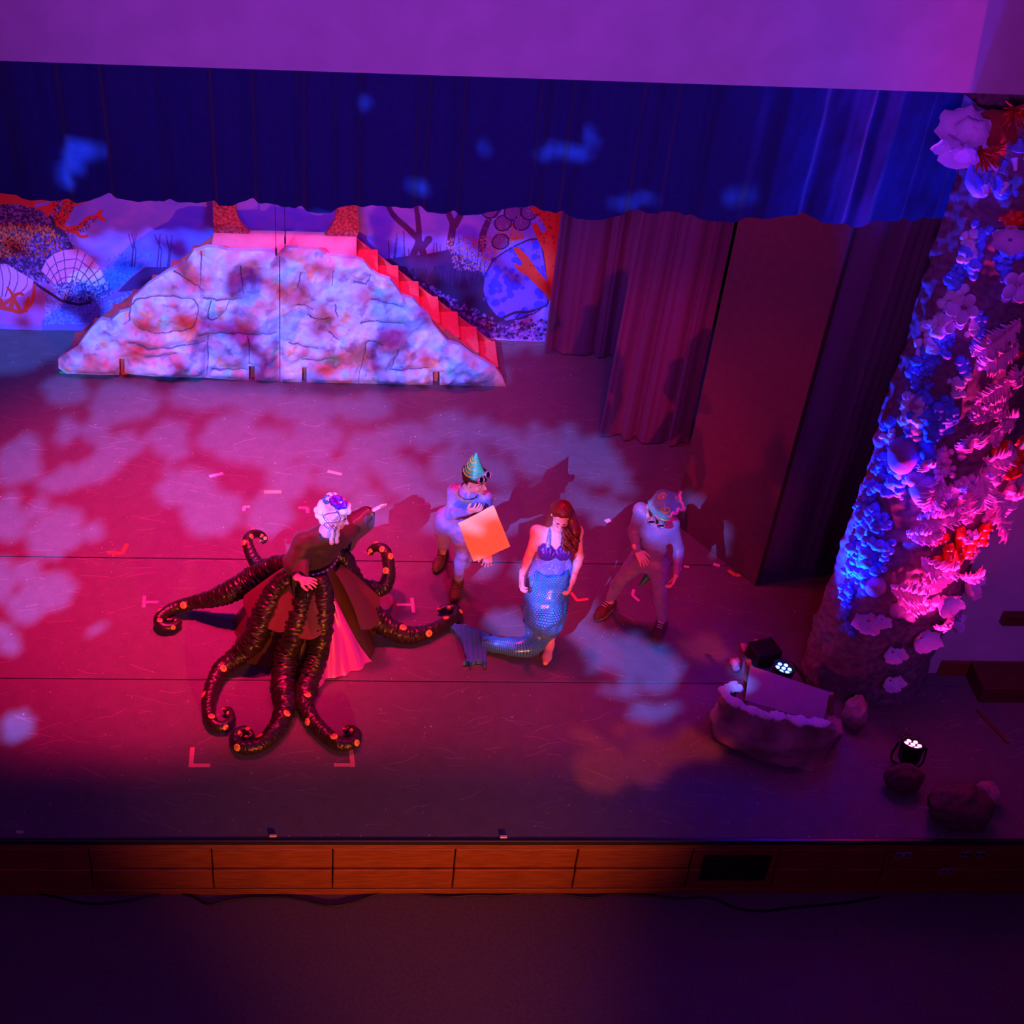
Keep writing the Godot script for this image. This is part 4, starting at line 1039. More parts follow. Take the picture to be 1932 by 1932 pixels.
	t = thing("stage_platform", "pinkish red platform between the two flights of steps", "platform", Vector3(-2.0, 0, -6.5))
	for k in 2:
		var mb := MB.new()
		var x0 := -2.72 if k == 0 else -1.962
		var x1 := -1.968 if k == 0 else -1.215
		mb.box(Vector3((x0 + x1) / 2.0, 1.465, -6.49), Vector3(x1 - x0, 0.05, 0.53), Basis.IDENTITY, 0.004)
		part("deck_board", mb, pale, t)
	for x in [-2.69, -1.95, -1.25]:
		for zz in [-6.7, -6.28]:
			var mb := MB.new()
			mb.box(Vector3(x, 0.72, zz), Vector3(0.06, 1.44, 0.06), Basis.IDENTITY, 0.004)
			part("leg", mb, mat(Color(0.5, 0.34, 0.22), 0.8), t)
	for s in 2:
		t = thing("stair_flight", ["red wooden stairs rising behind the rock wall's wing end", "red wooden stairs behind the rock wall on the shell side"][s], "stairs", Vector3(-0.5 if s == 0 else -3.4, 0, -6.5), "stairs of the rock bridge")
		for i in 7:
			var y := 1.49 - 0.187 * (i + 1)
			var x0 := -1.215 + i * 0.226
			if s == 1:
				x0 = -2.726 - (i + 1) * 0.226
			var mb := MB.new()
			mb.box(Vector3(x0 + 0.113, y - 0.015, -6.49), Vector3(0.235, 0.03, 0.52), Basis.IDENTITY, 0.004)
			part("tread", mb, red, t)
			mb = MB.new()
			mb.box(Vector3(x0 + (0.218 if s == 0 else 0.008), y - 0.11, -6.49), Vector3(0.016, 0.16, 0.5), Basis.IDENTITY, 0.002)
			part("riser", mb, red, t)
		for zz in [-6.745, -6.235]:
			var mb := MB.new()
			var o := PackedVector2Array()
			if s == 0:
				o = PackedVector2Array([Vector2(-1.215, 0.0), Vector2(0.39, 0.0), Vector2(0.39, 0.13), Vector2(-1.215, 1.43)])
			else:
				o = PackedVector2Array([Vector2(-4.32, 0.0), Vector2(-2.72, 0.0), Vector2(-2.72, 1.43), Vector2(-4.32, 0.13)])
			mb.slab(o, Vector3(0, 0, zz), Basis.IDENTITY, 0.02)
			part("stringer", mb, red, t)
	# feet of the painted arch standing on the platform
	var am := mottled(87, 0.03, [Color(0.35, 0.12, 0.12), Color(0.75, 0.3, 0.28), Color(0.9, 0.5, 0.46)], 1.4, 0.85)
	t = thing("arch_scenery", "red brown painted rock arch standing on the platform", "scenery arch", Vector3(-2.0, 1.49, -6.7))
	var legs := [[Vector2(-2.717, 1.489), Vector2(-2.689, 2.078), Vector2(-2.494, 2.084), Vector2(-2.474, 1.755), Vector2(-2.445, 1.633), Vector2(-2.371, 1.524), Vector2(-2.372, 1.493)], [Vector2(-1.557, 1.505), Vector2(-1.502, 1.569), Vector2(-1.447, 1.694), Vector2(-1.426, 1.817), Vector2(-1.406, 2.117), Vector2(-1.221, 2.123), Vector2(-1.209, 1.762), Vector2(-1.215, 1.484)]]
	for l in legs:
		var o := PackedVector2Array(l)
		var fix := PackedVector2Array()
		for q in smooth_line(Array(o) + [o[0]], 3):
			fix.append(Vector2(q.x, maxf(q.y, 1.49)))
		var mb := MB.new()
		fix.remove_at(fix.size() - 1)
		mb.slab(fix, Vector3(0, 0, -6.7), Basis.IDENTITY, 0.06)
		part("arch_leg", mb, am, t)
	var span := PackedVector2Array()
	for i in 13:
		var a := PI * i / 12.0
		span.append(Vector2(-1.97 - cos(a) * 0.78, 2.0 + sin(a) * 0.8))
	for i in 13:
		var a := PI * (12 - i) / 12.0
		span.append(Vector2(-1.97 - cos(a) * 0.55, 2.0 + sin(a) * 0.58))
	var sb := MB.new()
	sb.slab(span, Vector3(0, 0, -6.7), Basis.IDENTITY, 0.06)
	part("arch_span", sb, am, t)
	# two thin hanging microphones before the platform
	for q in [[Vector3(-2.034, 1.588, -6.050), "thin black hanging microphone before the rock wall"], [Vector3(-1.953, 1.586, -6.300), "thin hanging microphone over the pink platform edge"]]:
		var e: Vector3 = q[0]
		t = thing("hanging_microphone", q[1], "microphone", e, "hanging microphones")
		var mb := MB.new()
		mb.tube([e, e + Vector3(0, 0.07, 0), e + Vector3(0, 0.1, 0)], [0.008, 0.009, 0.004], 8)
		part("capsule", mb, mat(Color(0.02, 0.02, 0.02), 0.4), t)
		mb = MB.new()
		mb.tube([e + Vector3(0, 0.1, 0), e + Vector3(0, 3.5, 0)], [0.003, 0.003], 6)
		part("cable", mb, mat(Color(0.02, 0.02, 0.02), 0.6), t)

# ---------------------------------------------------------------- coral column
var reef_noise: FastNoiseLite

func reef(theta: float, y: float, out := 0.0) -> Vector3:
	var d := Vector3(sin(theta), 0.0, cos(theta))
	var base := Vector3(3.25, y, -1.85)
	var s := d * Vector3(1.05, 0, 0.86 if d.z > 0.0 else 0.32)
	var q := base + d * 0.5
	var r := 0.50 + 0.05 * reef_noise.get_noise_3dv(q * 1.1) + 0.04 * absf(reef_noise.get_noise_3dv(q * 3.1 + Vector3.ONE * 7.0)) + 0.015 * reef_noise.get_noise_3dv(q * 9.0)
	r += 0.10 * smoothstep(4.3, 5.1, y)
	return base + s * r + d * out

func reef_normal(theta: float) -> Vector3:
	return Vector3(sin(theta), 0.0, cos(theta))

# a clump of foam knobs
func knobs(theta: float, y: float, size: float, count: int, rng: RandomNumberGenerator, tall := 1.0) -> MB:
	var m := MB.new()
	m.blob(reef(theta, y, 0.0), Vector3.ONE * size * 0.75, reef_noise, 0.4, 14.0, Basis.IDENTITY, 10, 8)
	for i in count:
		var a := theta + rng.randf_range(-1.0, 1.0) * size * 1.6
		var h := y + rng.randf_range(-1.0, 1.0) * size * tall
		var r := size * rng.randf_range(0.22, 0.5)
		m.blob(reef(a, h, r * rng.randf_range(0.1, 1.1)), Vector3.ONE * r * rng.randf_range(0.8, 1.2), reef_noise, 0.5, 22.0, Basis.IDENTITY, 8, 6)
	return m

# a feathery frond: a bent stalk with strips on both sides
func frond(theta: float, y: float, dir: Vector2, length: float, width: float, rng: RandomNumberGenerator, count := 16) -> MB:
	var m := MB.new()
	var spine := []
	for i in 9:
		var t := i / 8.0
		spine.append(reef(theta + dir.x * length * t * 2.0, y + dir.y * length * t, 0.03 + 0.09 * sin(t * 2.2)))
	m.tube(spine, spread([0.014, 0.004], 9), 6)
	for i in count:
		var t := (i + 0.7) / count
		var k := int(t * 7.99)
		var c: Vector3 = spine[k].lerp(spine[k + 1], t * 8.0 - k)
		var ax: Vector3 = (spine[k + 1] - spine[k]).normalized()
		var nrm := reef_normal(theta)
		var side := ax.cross(nrm).normalized()
		for s in [-1.0, 1.0]:
			var w := width * sin(PI * clampf(t * 0.85 + 0.12, 0.0, 1.0)) * rng.randf_range(0.75, 1.15)
			var e: Vector3 = c + (side * s + ax * 0.55).normalized() * w + nrm * rng.randf_range(-0.01, 0.05)
			var mid: Vector3 = c.lerp(e, 0.5) + nrm * 0.025
			m.tube([c, mid, e], [0.01, 0.015, 0.003], 5)
	return m

# ruffled cup shell
func cup(at: Vector3, dir: Vector3, r: float, rng: RandomNumberGenerator) -> MB:
	var b := frame_to(dir)
	var m := MB.new()
	var ph := rng.randf() * TAU
	for k in 2:
		m.grid(28, 5, func(u: float, t: float) -> Vector3:
			var a := u * TAU
			var w := r * (0.12 + 0.88 * sqrt(t)) * (1.0 + 0.09 * t * sin(a * 6.0 + ph) + 0.06 * t * sin(a * 13.0))
			return at + b * Vector3(cos(a) * w, sin(a) * w * 0.75, t * r * 0.75 + 0.16 * t * r * sin(a * 4.0 + ph) + 0.07 * t * r * sin(a * 11.0) - k * 0.008), true)
	return m

# flower of rounded petals
func bloom(at: Vector3, dir: Vector3, r: float, petals: int) -> MB:
	var b := frame_to(dir)
	var m := MB.new()
	for i in petals:
		var a := TAU * i / petals
		var pb := b * Basis(Vector3.BACK, a)
		m.blob(at + pb * Vector3(r * 0.6, 0, 0.01 * (i % 2)), Vector3(r * 0.5, r * 0.42, r * 0.16), reef_noise, 0.35, 9.0, pb * Basis(Vector3.UP, -0.4), 12, 8)
	return m

func column() -> void:
	reef_noise = noise(91, 1.0, 3)
	var rng := RandomNumberGenerator.new()
	rng.seed = 92
	var t := thing("coral_column", "tall column covered in foam corals, shells and fronds beside the stage", "column", Vector3(3.25, 0, -1.85))
	t.set_meta("kind", "thing")
	var m := MB.new()
	m.grid(110, 240, func(u: float, v: float) -> Vector3:
		return reef(u * TAU, v * 5.2), true)
	part("rock_core", m, mottled(93, 0.03, [Color(0.34, 0.24, 0.3), Color(0.48, 0.38, 0.45), Color(0.62, 0.5, 0.58)], 0.9, 0.9), t)
	var foam := mottled(94, 0.05, [Color(0.82, 0.84, 0.95), Color(0.95, 0.95, 1.0)], 2.0, 0.75)
	var blue := mottled(95, 0.05, [Color(0.3, 0.5, 0.98), Color(0.46, 0.66, 1.0)], 2.0, 0.6)
	var pink := mottled(96, 0.05, [Color(0.95, 0.62, 0.85), Color(1.0, 0.78, 0.92)], 2.0, 0.7)
	var lilac := mottled(97, 0.05, [Color(0.78, 0.68, 0.9), Color(0.92, 0.84, 0.98)], 2.0, 0.7)
	var red := mat(Color(0.98, 0.16, 0.1), 0.35)
	# blue knob corals down the stage side: place, size, knobs
	for q in [[-0.87, 4.38, 0.06, 9], [-0.93, 4.29, 0.07, 10], [-0.89, 4.16, 0.07, 10], [-1.01, 4.12, 0.03, 4], [-0.96, 4.00, 0.06, 10], [-0.96, 3.92, 0.06, 9], [-0.94, 3.80, 0.05, 8], [-0.96, 3.71, 0.07, 10], [-0.95, 3.58, 0.06, 10], [-1.04, 3.50, 0.08, 12], [-0.86, 3.54, 0.05, 8], [-1.06, 3.39, 0.06, 9], [-0.93, 3.32, 0.04, 5], [-0.88, 3.38, 0.03, 4], [-1.08, 3.18, 0.06, 9], [-0.87, 3.18, 0.03, 4], [-0.90, 3.08, 0.04, 5], [-0.52, 3.40, 0.05, 7], [-0.51, 3.27, 0.06, 9], [-0.53, 3.10, 0.05, 7], [-0.52, 3.70, 0.05, 7], [-0.50, 3.79, 0.04, 6], [-0.40, 3.64, 0.05, 8], [-0.92, 2.91, 0.09, 16], [-0.69, 2.93, 0.1, 16], [-0.49, 2.97, 0.08, 12], [-0.73, 2.80, 0.09, 14], [-1.27, 2.75, 0.05, 6], [-1.22, 2.62, 0.05, 8], [-0.59, 2.71, 0.05, 7], [-1.14, 2.45, 0.06, 10], [-0.91, 2.40, 0.09, 14], [-1.22, 2.32, 0.06, 9], [-0.72, 2.51, 0.07, 10], [-0.94, 2.29, 0.08, 12], [-1.24, 2.10, 0.06, 8], [-0.81, 2.23, 0.04, 6], [-1.24, 1.94, 0.07, 10], [-0.98, 1.91, 0.07, 12], [-1.08, 1.74, 0.09, 16], [-0.83, 1.88, 0.05, 8], [-1.16, 1.54, 0.07, 10], [-0.89, 1.59, 0.08, 14], [-0.69, 1.71, 0.06, 9], [-1.16, 1.34, 0.06, 9], [-0.86, 1.38, 0.07, 10], [-0.70, 1.49, 0.06, 9], [-1.07, 1.12, 0.06, 9], [-0.67, 1.27, 0.05, 8], [-0.99, 0.92, 0.05, 8], [-0.86, 0.79, 0.05, 7], [-0.46, 4.34, 0.07, 9], [-0.44, 4.19, 0.05, 6]]:
		part("knob_coral", knobs(q[0], q[1], q[2] * 1.25, int(q[3] * 1.5), rng, 1.3), blue if rng.randf() < 0.8 else foam, t)
	# pink fronds on the audience side: place, direction, length, width
	for q in [[-0.06, 3.85, -0.5, -0.6, 0.34, 0.1], [-0.00, 3.69, -0.5, -0.5, 0.3, 0.1], [0.14, 3.47, -0.5, -0.6, 0.34, 0.09], [0.18, 3.27, -0.55, -0.35, 0.34, 0.08], [0.20, 3.16, -0.55, -0.15, 0.36, 0.07], [0.25, 3.38, -0.4, 0.4, 0.2, 0.08], [0.37, 3.05, -0.5, 0.1, 0.25, 0.1], [-0.06, 2.79, -0.2, 0.5, 0.22, 0.1], [0.11, 2.69, 0.5, 0.35, 0.24, 0.1], [0.17, 2.54, 0.1, -0.7, 0.3, 0.12], [-0.30, 2.50, -0.1, -0.8, 0.3, 0.09], [-0.46, 2.59, -0.3, 0.3, 0.14, 0.06], [0.05, 2.47, 0.1, -0.9, 0.3, 0.07], [0.49, 2.35, 0.2, -0.7, 0.24, 0.09], [-0.41, 2.07, 0.55, 0.4, 0.34, 0.09], [-0.48, 1.93, 0.6, 0.35, 0.28, 0.07], [1.00, 1.95, 0.1, -0.6, 0.2, 0.09], [1.00, 2.14, 0.3, 0.4, 0.2, 0.09], [-0.18, 1.71, 0.4, -0.1, 0.24, 0.09], [0.06, 1.63, 0.4, 0.2, 0.22, 0.08], [-0.44, 1.39, 0.5, 0.15, 0.34, 0.1], [-0.31, 1.30, 0.5, 0.1, 0.3, 0.08], [0.58, 1.45, 0.45, 0.15, 0.22, 0.08], [0.62, 1.12, -0.5, -0.2, 0.3, 0.06], [0.33, 1.91, -0.2, 0.5, 0.2, 0.06]]:
		part("frond", frond(q[0], q[1], Vector2(q[2], q[3]), q[4] * 1.25, q[5] * 1.3, rng, 20), pink, t)
	# knobbly pink coral between the fronds
	for q in [[-0.39, 2.66, 0.05, 8], [-0.28, 2.53, 0.05, 8], [-0.22, 2.36, 0.05, 9], [-0.14, 2.73, 0.05, 7], [0.00, 2.44, 0.05, 7], [0.14, 2.32, 0.04, 6], [0.38, 2.52, 0.06, 8], [0.22, 2.83, 0.05, 8], [0.71, 2.07, 0.05, 8], [1.00, 2.24, 0.07, 9], [1.00, 1.92, 0.06, 9], [1.01, 1.67, 0.04, 7], [1.01, 1.52, 0.04, 6], [0.06, 1.49, 0.06, 10], [-0.05, 1.09, 0.05, 9], [0.16, 1.17, 0.04, 8], [0.32, 1.21, 0.05, 9], [-0.22, 4.05, 0.06, 8]]:
		part("pink_coral", knobs(q[0], q[1], q[2] * 1.3, int(q[3] * 1.6), rng), pink, t)
	# red corals
	for q in [[0.42, 2.68, 0.09, 7], [0.89, 2.45, 0.1, 8], [1.01, 2.53, 0.07, 6], [0.04, 3.59, 0.06, 9], [0.87, 2.70, 0.05, 5], [-0.55, 4.56, 0.08, 5]]:
		part("red_coral", knobs(q[0], q[1], q[2], int(q[3]), rng), red, t)
	var fingers := []
	for q in [[Vector2(-0.14, 1.91), Vector2(0.05, 1.94)], [Vector2(0.00, 1.74), Vector2(0.09, 1.61)], [Vector2(0.09, 1.88), Vector2(0.20, 1.62)], [Vector2(0.17, 2.03), Vector2(0.39, 1.62)], [Vector2(0.44, 1.92), Vector2(0.49, 1.66)], [Vector2(0.58, 2.02), Vector2(0.61, 1.80)]]:
		m = MB.new()
		var pts := []
		for i in 12:
			var s: Vector2 = q[0].lerp(q[1], i / 11.0)
			pts.append(reef(s.x, s.y, 0.06 + 0.02 * sin(i * 1.7)))
		m.tube(pts, spread([0.034, 0.04, 0.03], 12), 10)
		var f := part("tube_coral", m, red, t)
		m = MB.new()
		for i in range(1, 11):
			m.blob(pts[i] + reef_normal(q[0].x) * 0.036, Vector3.ONE * 0.011, reef_noise, 0.1, 1.0, Basis.IDENTITY, 6, 4)
		part("bead_row", m, mat(Color(0.98, 0.7, 0.75), 0.1, {"metallic": 0.4}), f)
	# shells and cups near the foot
	for q in [[0.28, 0.82, 0.13], [-0.06, 0.64, 0.1], [0.06, 0.32, 0.1], [1.00, 1.23, 0.13], [-0.58, 0.94, 0.12], [-0.40, 1.00, 0.08], [0.44, 1.19, 0.12], [1.00, 0.82, 0.1], [1.00, 0.89, 0.05], [0.14, 1.50, 0.09], [-0.49, 4.43, 0.12]]:
		part("shell_cup", cup(reef(q[0], q[1], 0.03), reef_normal(q[0]) + Vector3(0, 0.5, 0.2), q[2], rng), lilac, t)
	# pale blooms and round sponges
	for q in [[-0.75, 3.86, 0.11, 5], [-0.81, 3.74, 0.08, 4], [-0.23, 4.11, 0.11, 5]]:
		part("bloom", bloom(reef(q[0], q[1], 0.06), reef_normal(q[0]) + Vector3(0, 0.3, 0), q[2], int(q[3])), lilac, t)
	for q in [[-0.88, 2.56, 0.13], [-0.63, 2.41, 0.08], [-0.43, 2.33, 0.12], [-1.40, 2.55, 0.06], [-0.64, 1.31, 0.09], [-0.90, 3.01, 0.07], [-0.23, 1.13, 0.07]]:
		m = MB.new()
		m.blob(reef(q[0], q[1], q[2] * 0.1), Vector3(q[2], q[2] * 1.15, q[2]), reef_noise, 0.2, 4.0, Basis.IDENTITY, 18, 12)
		part("sponge", m, mottled(98, 0.05, [Color(0.62, 0.45, 0.66), Color(0.72, 0.56, 0.76)], 2.0, 0.85), t)
	# the crown leaning out over the valance: two big blooms, hanging blue lobes, red brush
	var top: Vector3 = Vector3(2.483, 5.143, -1.500)
	var low: Vector3 = Vector3(2.483, 5.031, -1.500)
	m = MB.new()
	m.tube(smooth_line([Vector3(3.15, 4.8, -1.65), Vector3(2.701, 5.128, -1.550), Vector3(2.583, 5.072, -1.550)], 5), spread([0.16, 0.11, 0.06], 11), 12)
	part("branch", m, mottled(99, 0.05, [Color(0.5, 0.16, 0.16), Color(0.66, 0.24, 0.2)], 2.0, 0.85), t)
	for q in [[top, 0.16, 0.3], [top + Vector3(0.03, 0.02, 0.05), 0.1, 0.1], [low, 0.14, -0.2], [low + Vector3(0.02, 0.0, 0.06), 0.08, -0.3]]:
		part("ruffled_bloom", cup(q[0], Vector3(-0.5, q[2], 0.8), q[1], rng), lilac, t)
	for q in [[Vector3(2.575, 4.953, -1.500), Vector3(2.635, 4.793, -1.500), Vector3(2.752, 4.694, -1.500), 0.05], [Vector3(2.794, 4.834, -1.500), Vector3(2.835, 4.763, -1.500), Vector3(2.888, 4.672, -1.500), 0.05], [Vector3(2.796, 5.129, -1.400), Vector3(2.810, 5.078, -1.400), Vector3(2.814, 5.043, -1.400), 0.05]]:
		m = MB.new()
		var pts := smooth_line([q[0], q[1], q[2]], 6)
		m.tube(pts, spread([0.012, 0.018, 0.05, q[3] * 1.2, 0.02], pts.size()), 10)
		part("hanging_lobe", m, blue, t)
	for i in 14:
		var a: Vector3 = Vector3(2.743, 4.941, -1.500) + Vector3(rng.randf_range(-0.12, 0.22), rng.randf_range(-0.16, 0.14), rng.randf_range(0.0, 0.1))
		m = MB.new()
		m.tube([a, a + Vector3(rng.randf_range(-0.04, 0.04), rng.randf_range(-0.08, -0.03), 0.04)], [0.022, 0.012], 7)
		part("polyp", m, blue if i % 3 else foam, t)
	for q in [Vector3(2.727, 5.292, -1.450), Vector3(2.625, 4.990, -1.500)]:
		m = MB.new()
		for i in 46:
			var d := Vector3(rng.randf_range(-1, 1), rng.randf_range(-0.9, 0.6), rng.randf_range(0.0, 1.0)).normalized() * rng.randf_range(0.08, 0.16)
			m.tube([q, q + d], [0.012, 0.004], 5)
		part("red_brush", m, mat(Color(0.7, 0.12, 0.08), 0.6), t)

# ---------------------------------------------------------------- foam rock shelter, floor lights and loose rocks in front of the column
func led_can(label: String, at: Vector3, aim: Vector3, c: Color, energy: float, half_angle: float) -> void:
	var dir := (aim - at).normalized()
	var b := frame_to(dir)
	var turn := Basis(b.x, dir, b.x.cross(dir))
	var t := thing("par_light", label, "stage light", Vector3(at.x, 0, at.z), "floor lights by the column")
	var black := mat(Color(0.03, 0.03, 0.035), 0.45)
	var m := MB.new()
	m.lathe([Vector2(0.0, -0.17), Vector2(0.06, -0.17), Vector2(0.085, -0.13), Vector2(0.095, 0.0), Vector2(0.095, 0.03), Vector2(0.085, 0.03), Vector2(0.085, 0.004), Vector2(0.0, 0.004)], at, turn, 24)
	part("can", m, black, t)
	for i in 7:
		var o := Vector3.ZERO if i == 6 else b * Vector3(cos(TAU * i / 6.0) * 0.052, sin(TAU * i / 6.0) * 0.052, 0.0)
		m = MB.new()
		m.blob(at + o + dir * 0.008, Vector3(0.018, 0.018, 0.008), reef_noise, 0.0, 1.0, b, 12, 8)
		part("led_lens", m, mat(c, 0.3, {"emission_enabled": true, "emission": c.lerp(Color.WHITE, 0.3), "emission_energy_multiplier": 9.0}), t)
	m = MB.new()
	var s := b.x * 0.11
	m.tube(smooth_line([at + s, Vector3(at.x, 0.02, at.z) + s, Vector3(at.x, 0.015, at.z) - s, at - s], 4), spread([0.009, 0.009], 13), 6)
	part("floor_bracket", m, black, t)
	spot("led_beam", at + dir * 0.06, aim, c, energy, half_angle, 0.8, 0.06)

func boulder(label: String, at: Vector3, r: Vector3, sd: int, m: Material) -> void:
	var n := noise(sd, 1.0, 3)
	var mb := MB.new()
	var cells := noise(sd + 1, 1.0, 1, FastNoiseLite.TYPE_CELLULAR)
	mb.grid(40, 24, func(u: float, t: float) -> Vector3:
		var a := u * TAU
		var e := t * PI
		var d := Vector3(cos(a) * sin(e), cos(e), sin(a) * sin(e))
		var k := 1.0 + 0.22 * n.get_noise_3dv(d * 1.3) + 0.12 * cells.get_noise_3dv(d * 1.6)
		var p := at + Vector3(0, r.y * 0.85, 0) + d * r * k
		p.y = maxf(p.y, 0.0)
		return p, true)
	single("foam_boulder", mb, m, label, "rock", "foam rocks on the apron")

func rockwork() -> void:
	led_can("black floor light glowing blue behind the foam rock", Vector3(2.389, 0.340, -1.506), Vector3(2.8, 3.4, -1.68), Color(0.0, 0.17, 1.0), L.led_blue, 24.0)
	led_can("black floor light glowing magenta behind the small dark rock", Vector3(3.293, 0.240, -0.764), Vector3(3.5, 2.9, -1.5), Color(1.0, 0.16, 0.62), L.led_pink, 23.0)
	var rock := mottled(101, 0.01, [Color(0.42, 0.3, 0.32), Color(0.72, 0.58, 0.58), Color(0.86, 0.76, 0.76)], 0.5, 0.9)
	var n := noise(102, 1.0, 4)
	# shelter: carved foam front with a torn rim, board behind it, two stakes
	var t := thing("rock_shelter", "hollow foam rock with a leaning board hiding a floor light", "scenery rock", Vector3(2.306, 0.000, -0.999))
	var foot: Array = smooth_line([Vector3(2.047, 0.000, -1.407), Vector3(1.882, 0.000, -1.275), Vector3(1.786, 0.000, -1.024), Vector3(1.989, 0.000, -0.872), Vector3(2.257, 0.000, -0.724), Vector3(2.472, 0.000, -0.708), Vector3(2.707, 0.000, -0.899), Vector3(2.827, 0.000, -1.059), Vector3(2.812, 0.000, -1.187)], 6)
	var rim: Array = smooth_line([Vector3(1.943, 0.460, -1.183), Vector3(1.813, 0.460, -1.147), Vector3(1.793, 0.460, -1.054), Vector3(1.858, 0.440, -1.016), Vector3(2.000, 0.420, -0.932), Vector3(2.261, 0.420, -0.867), Vector3(2.431, 0.420, -0.823), Vector3(2.549, 0.400, -0.831), Vector3(2.620, 0.400, -0.933)], 6)
	var m := MB.new()
	var cols := foot.size() - 1
	for k in 2:
		m.grid(cols, 18, func(u: float, v: float) -> Vector3:
			var i := roundi(u * cols)
			var a: Vector3 = foot[i]
			var b: Vector3 = rim[i]
			var out := (a - Vector3(2.42, 0, -1.2)) * Vector3(1, 0, 1)
			out = out.normalized()
			var p := a.lerp(b, v)
			var bulge := 0.07 * sin(v * PI) + 0.10 * n.get_noise_3dv(p * Vector3(1.6, 3.0, 1.6)) + 0.02 * n.get_noise_3dv(p * 6.0)
			p += out * (bulge - k * 0.035)
			p.y += v * 0.03 * n.get_noise_1d(u * 40.0)
			p.y = maxf(p.y, 0.0)
			return p)
	part("foam_front", m, rock, t)
	m = MB.new()
	for i in range(2, rim.size() - 6):
		var a: Vector3 = rim[i]
		m.blob(a + Vector3(0, 0.0, -0.02), Vector3(0.045, 0.02, 0.05), n, 1.2, 9.0, Basis.IDENTITY, 9, 6)
	part("torn_rim", m, mottled(103, 0.06, [Color(0.75, 0.8, 0.8), Color(0.95, 0.97, 0.97)], 3.0, 0.8), t)
	m = MB.new()
	var b0: Vector3 = Vector3(2.045, 0.500, -1.384)
	var b1: Vector3 = Vector3(2.639, 0.500, -1.094)
	var b2: Vector3 = Vector3(2.566, 0.340, -0.907)
	var b3: Vector3 = Vector3(1.980, 0.340, -1.143)
	var nb := (b1 - b0).cross(b3 - b0).normalized() * 0.009
	m.face([b0 - nb, b1 - nb, b2 - nb, b3 - nb])
	m.face([b0 + nb, b3 + nb, b2 + nb, b1 + nb])
	for q in [[b0, b1], [b1, b2], [b2, b3], [b3, b0]]:
		m.face([q[0] + nb, q[1] + nb, q[1] - nb, q[0] - nb])
	part("board", m, mottled(104, 0.02, [Color(0.62, 0.52, 0.58), Color(0.7, 0.6, 0.66)], 0.8, 0.7), t)
	for q in [[Vector3(2.037, 0.520, -1.425), Vector3(2.111, 0.000, -1.408)], [Vector3(2.645, 0.500, -1.083), Vector3(2.735, 0.000, -1.001)]]:
		m = MB.new()
		var d: Vector3 = q[1] - q[0]
		m.box((q[0] + q[1]) / 2.0, Vector3(0.045, d.length(), 0.035), frame_to(Vector3(0.3, 0, 1).cross(d).cross(-d) * -1.0, -d.normalized()), 0.004)
		part("stake", m, mottled(105, 0.03, [Color(0.55, 0.35, 0.3), Color(0.7, 0.48, 0.4)], 1.5, 0.85), t)
	boulder("pale foam rock against the end of the hollow rock", Vector3(2.970, 0.000, -1.200), Vector3(0.1, 0.17, 0.12), 111, rock)
	var brown := mottled(106, 0.03, [Color(0.3, 0.2, 0.2), Color(0.46, 0.34, 0.33)], 1.2, 0.9)
	boulder("dark rounded rock under the magenta floor light", Vector3(3.181, 0.000, -0.526), Vector3(0.16, 0.14, 0.11), 113, brown)
	boulder("large dark brown rock near the stage edge", Vector3(3.520, 0.000, -0.216), Vector3(0.26, 0.18, 0.2), 115, brown)
	boulder("small pink grey rock beside the large dark rock", Vector3(3.827, 0.000, -0.390), Vector3(0.1, 0.11, 0.11), 117, rock)
	# coral bits lying behind the shelter
	for q in [[Vector3(2.114, 0.000, -1.855), 0.045, "pink foam scrap nearest the performers behind the hollow rock"], [Vector3(2.245, 0.000, -2.064), 0.035, "small pink foam scrap farthest behind the hollow rock"], [Vector3(2.374, 0.000, -2.131), 0.03, "small pink foam scrap behind the black equipment box"]]:
		m = MB.new()
		m.blob(q[0] + Vector3(0, q[1] * 0.8, 0), Vector3(q[1], q[1] * 1.1, q[1] * 1.5), n, 0.8, 16.0, Basis.IDENTITY, 12, 8)
		single("foam_scrap", m, mat(Color(0.85, 0.6, 0.7), 0.85), q[2], "foam scrap", "foam scraps")
	# black gear box with cable behind the shelter
	var g := thing("gear_box", "black equipment box in the dark beside the column foot", "equipment box", Vector3(2.420, 0.000, -1.833))
	m = MB.new()
	m.box(Vector3(2.378, 0.000, -1.896) + Vector3(0, 0.08, -0.05), Vector3(0.24, 0.16, 0.2), Basis(Vector3.UP, 0.3), 0.01)
	part("case", m, mat(Color(0.03, 0.03, 0.035), 0.5), g)
	m = MB.new()
	m.tube(smooth_line([Vector3(2.483, 0.020, -1.917), Vector3(2.609, 0.020, -1.893), Vector3(2.678, 0.020, -1.753), Vector3(2.702, 0.020, -1.517)], 5), spread([0.012, 0.012], 16), 6)
	part("cable", m, mat(Color(0.02, 0.02, 0.02), 0.5), g)
	# wooden steps and ledge beside the column
	var wood := mottled(107, 0.02, [Color(0.32, 0.17, 0.09), Color(0.42, 0.24, 0.13)], 1.0, 0.5)
	var st := thing("side_steps", "dark wooden side steps at the stage end below the purple wall", "steps", Vector3(4.6, 0, -1.3))
	m = MB.new()
	wall_box(m, Vector3(4.15, 0.0, -1.76), Vector3(6.4, 0.18, -1.45), 0.006)
	part("step", m, wood, st)
	m = MB.new()
	m.box(Vector3(4.177, 0.000, -1.174) + Vector3(0, 0.012, 0), Vector3(0.025, 0.02, 0.4), Basis(Vector3.UP, 0.35), 0.003)
	part("edge_trim", m, mat(Color(0.5, 0.24, 0.16), 0.5), st)
	m = MB.new()
	wall_box(m, Vector3(4.257, 0.761, -1.800), Vector3(4.745, 0.643, -1.800) + Vector3(0, 0, 0.07), 0.006)
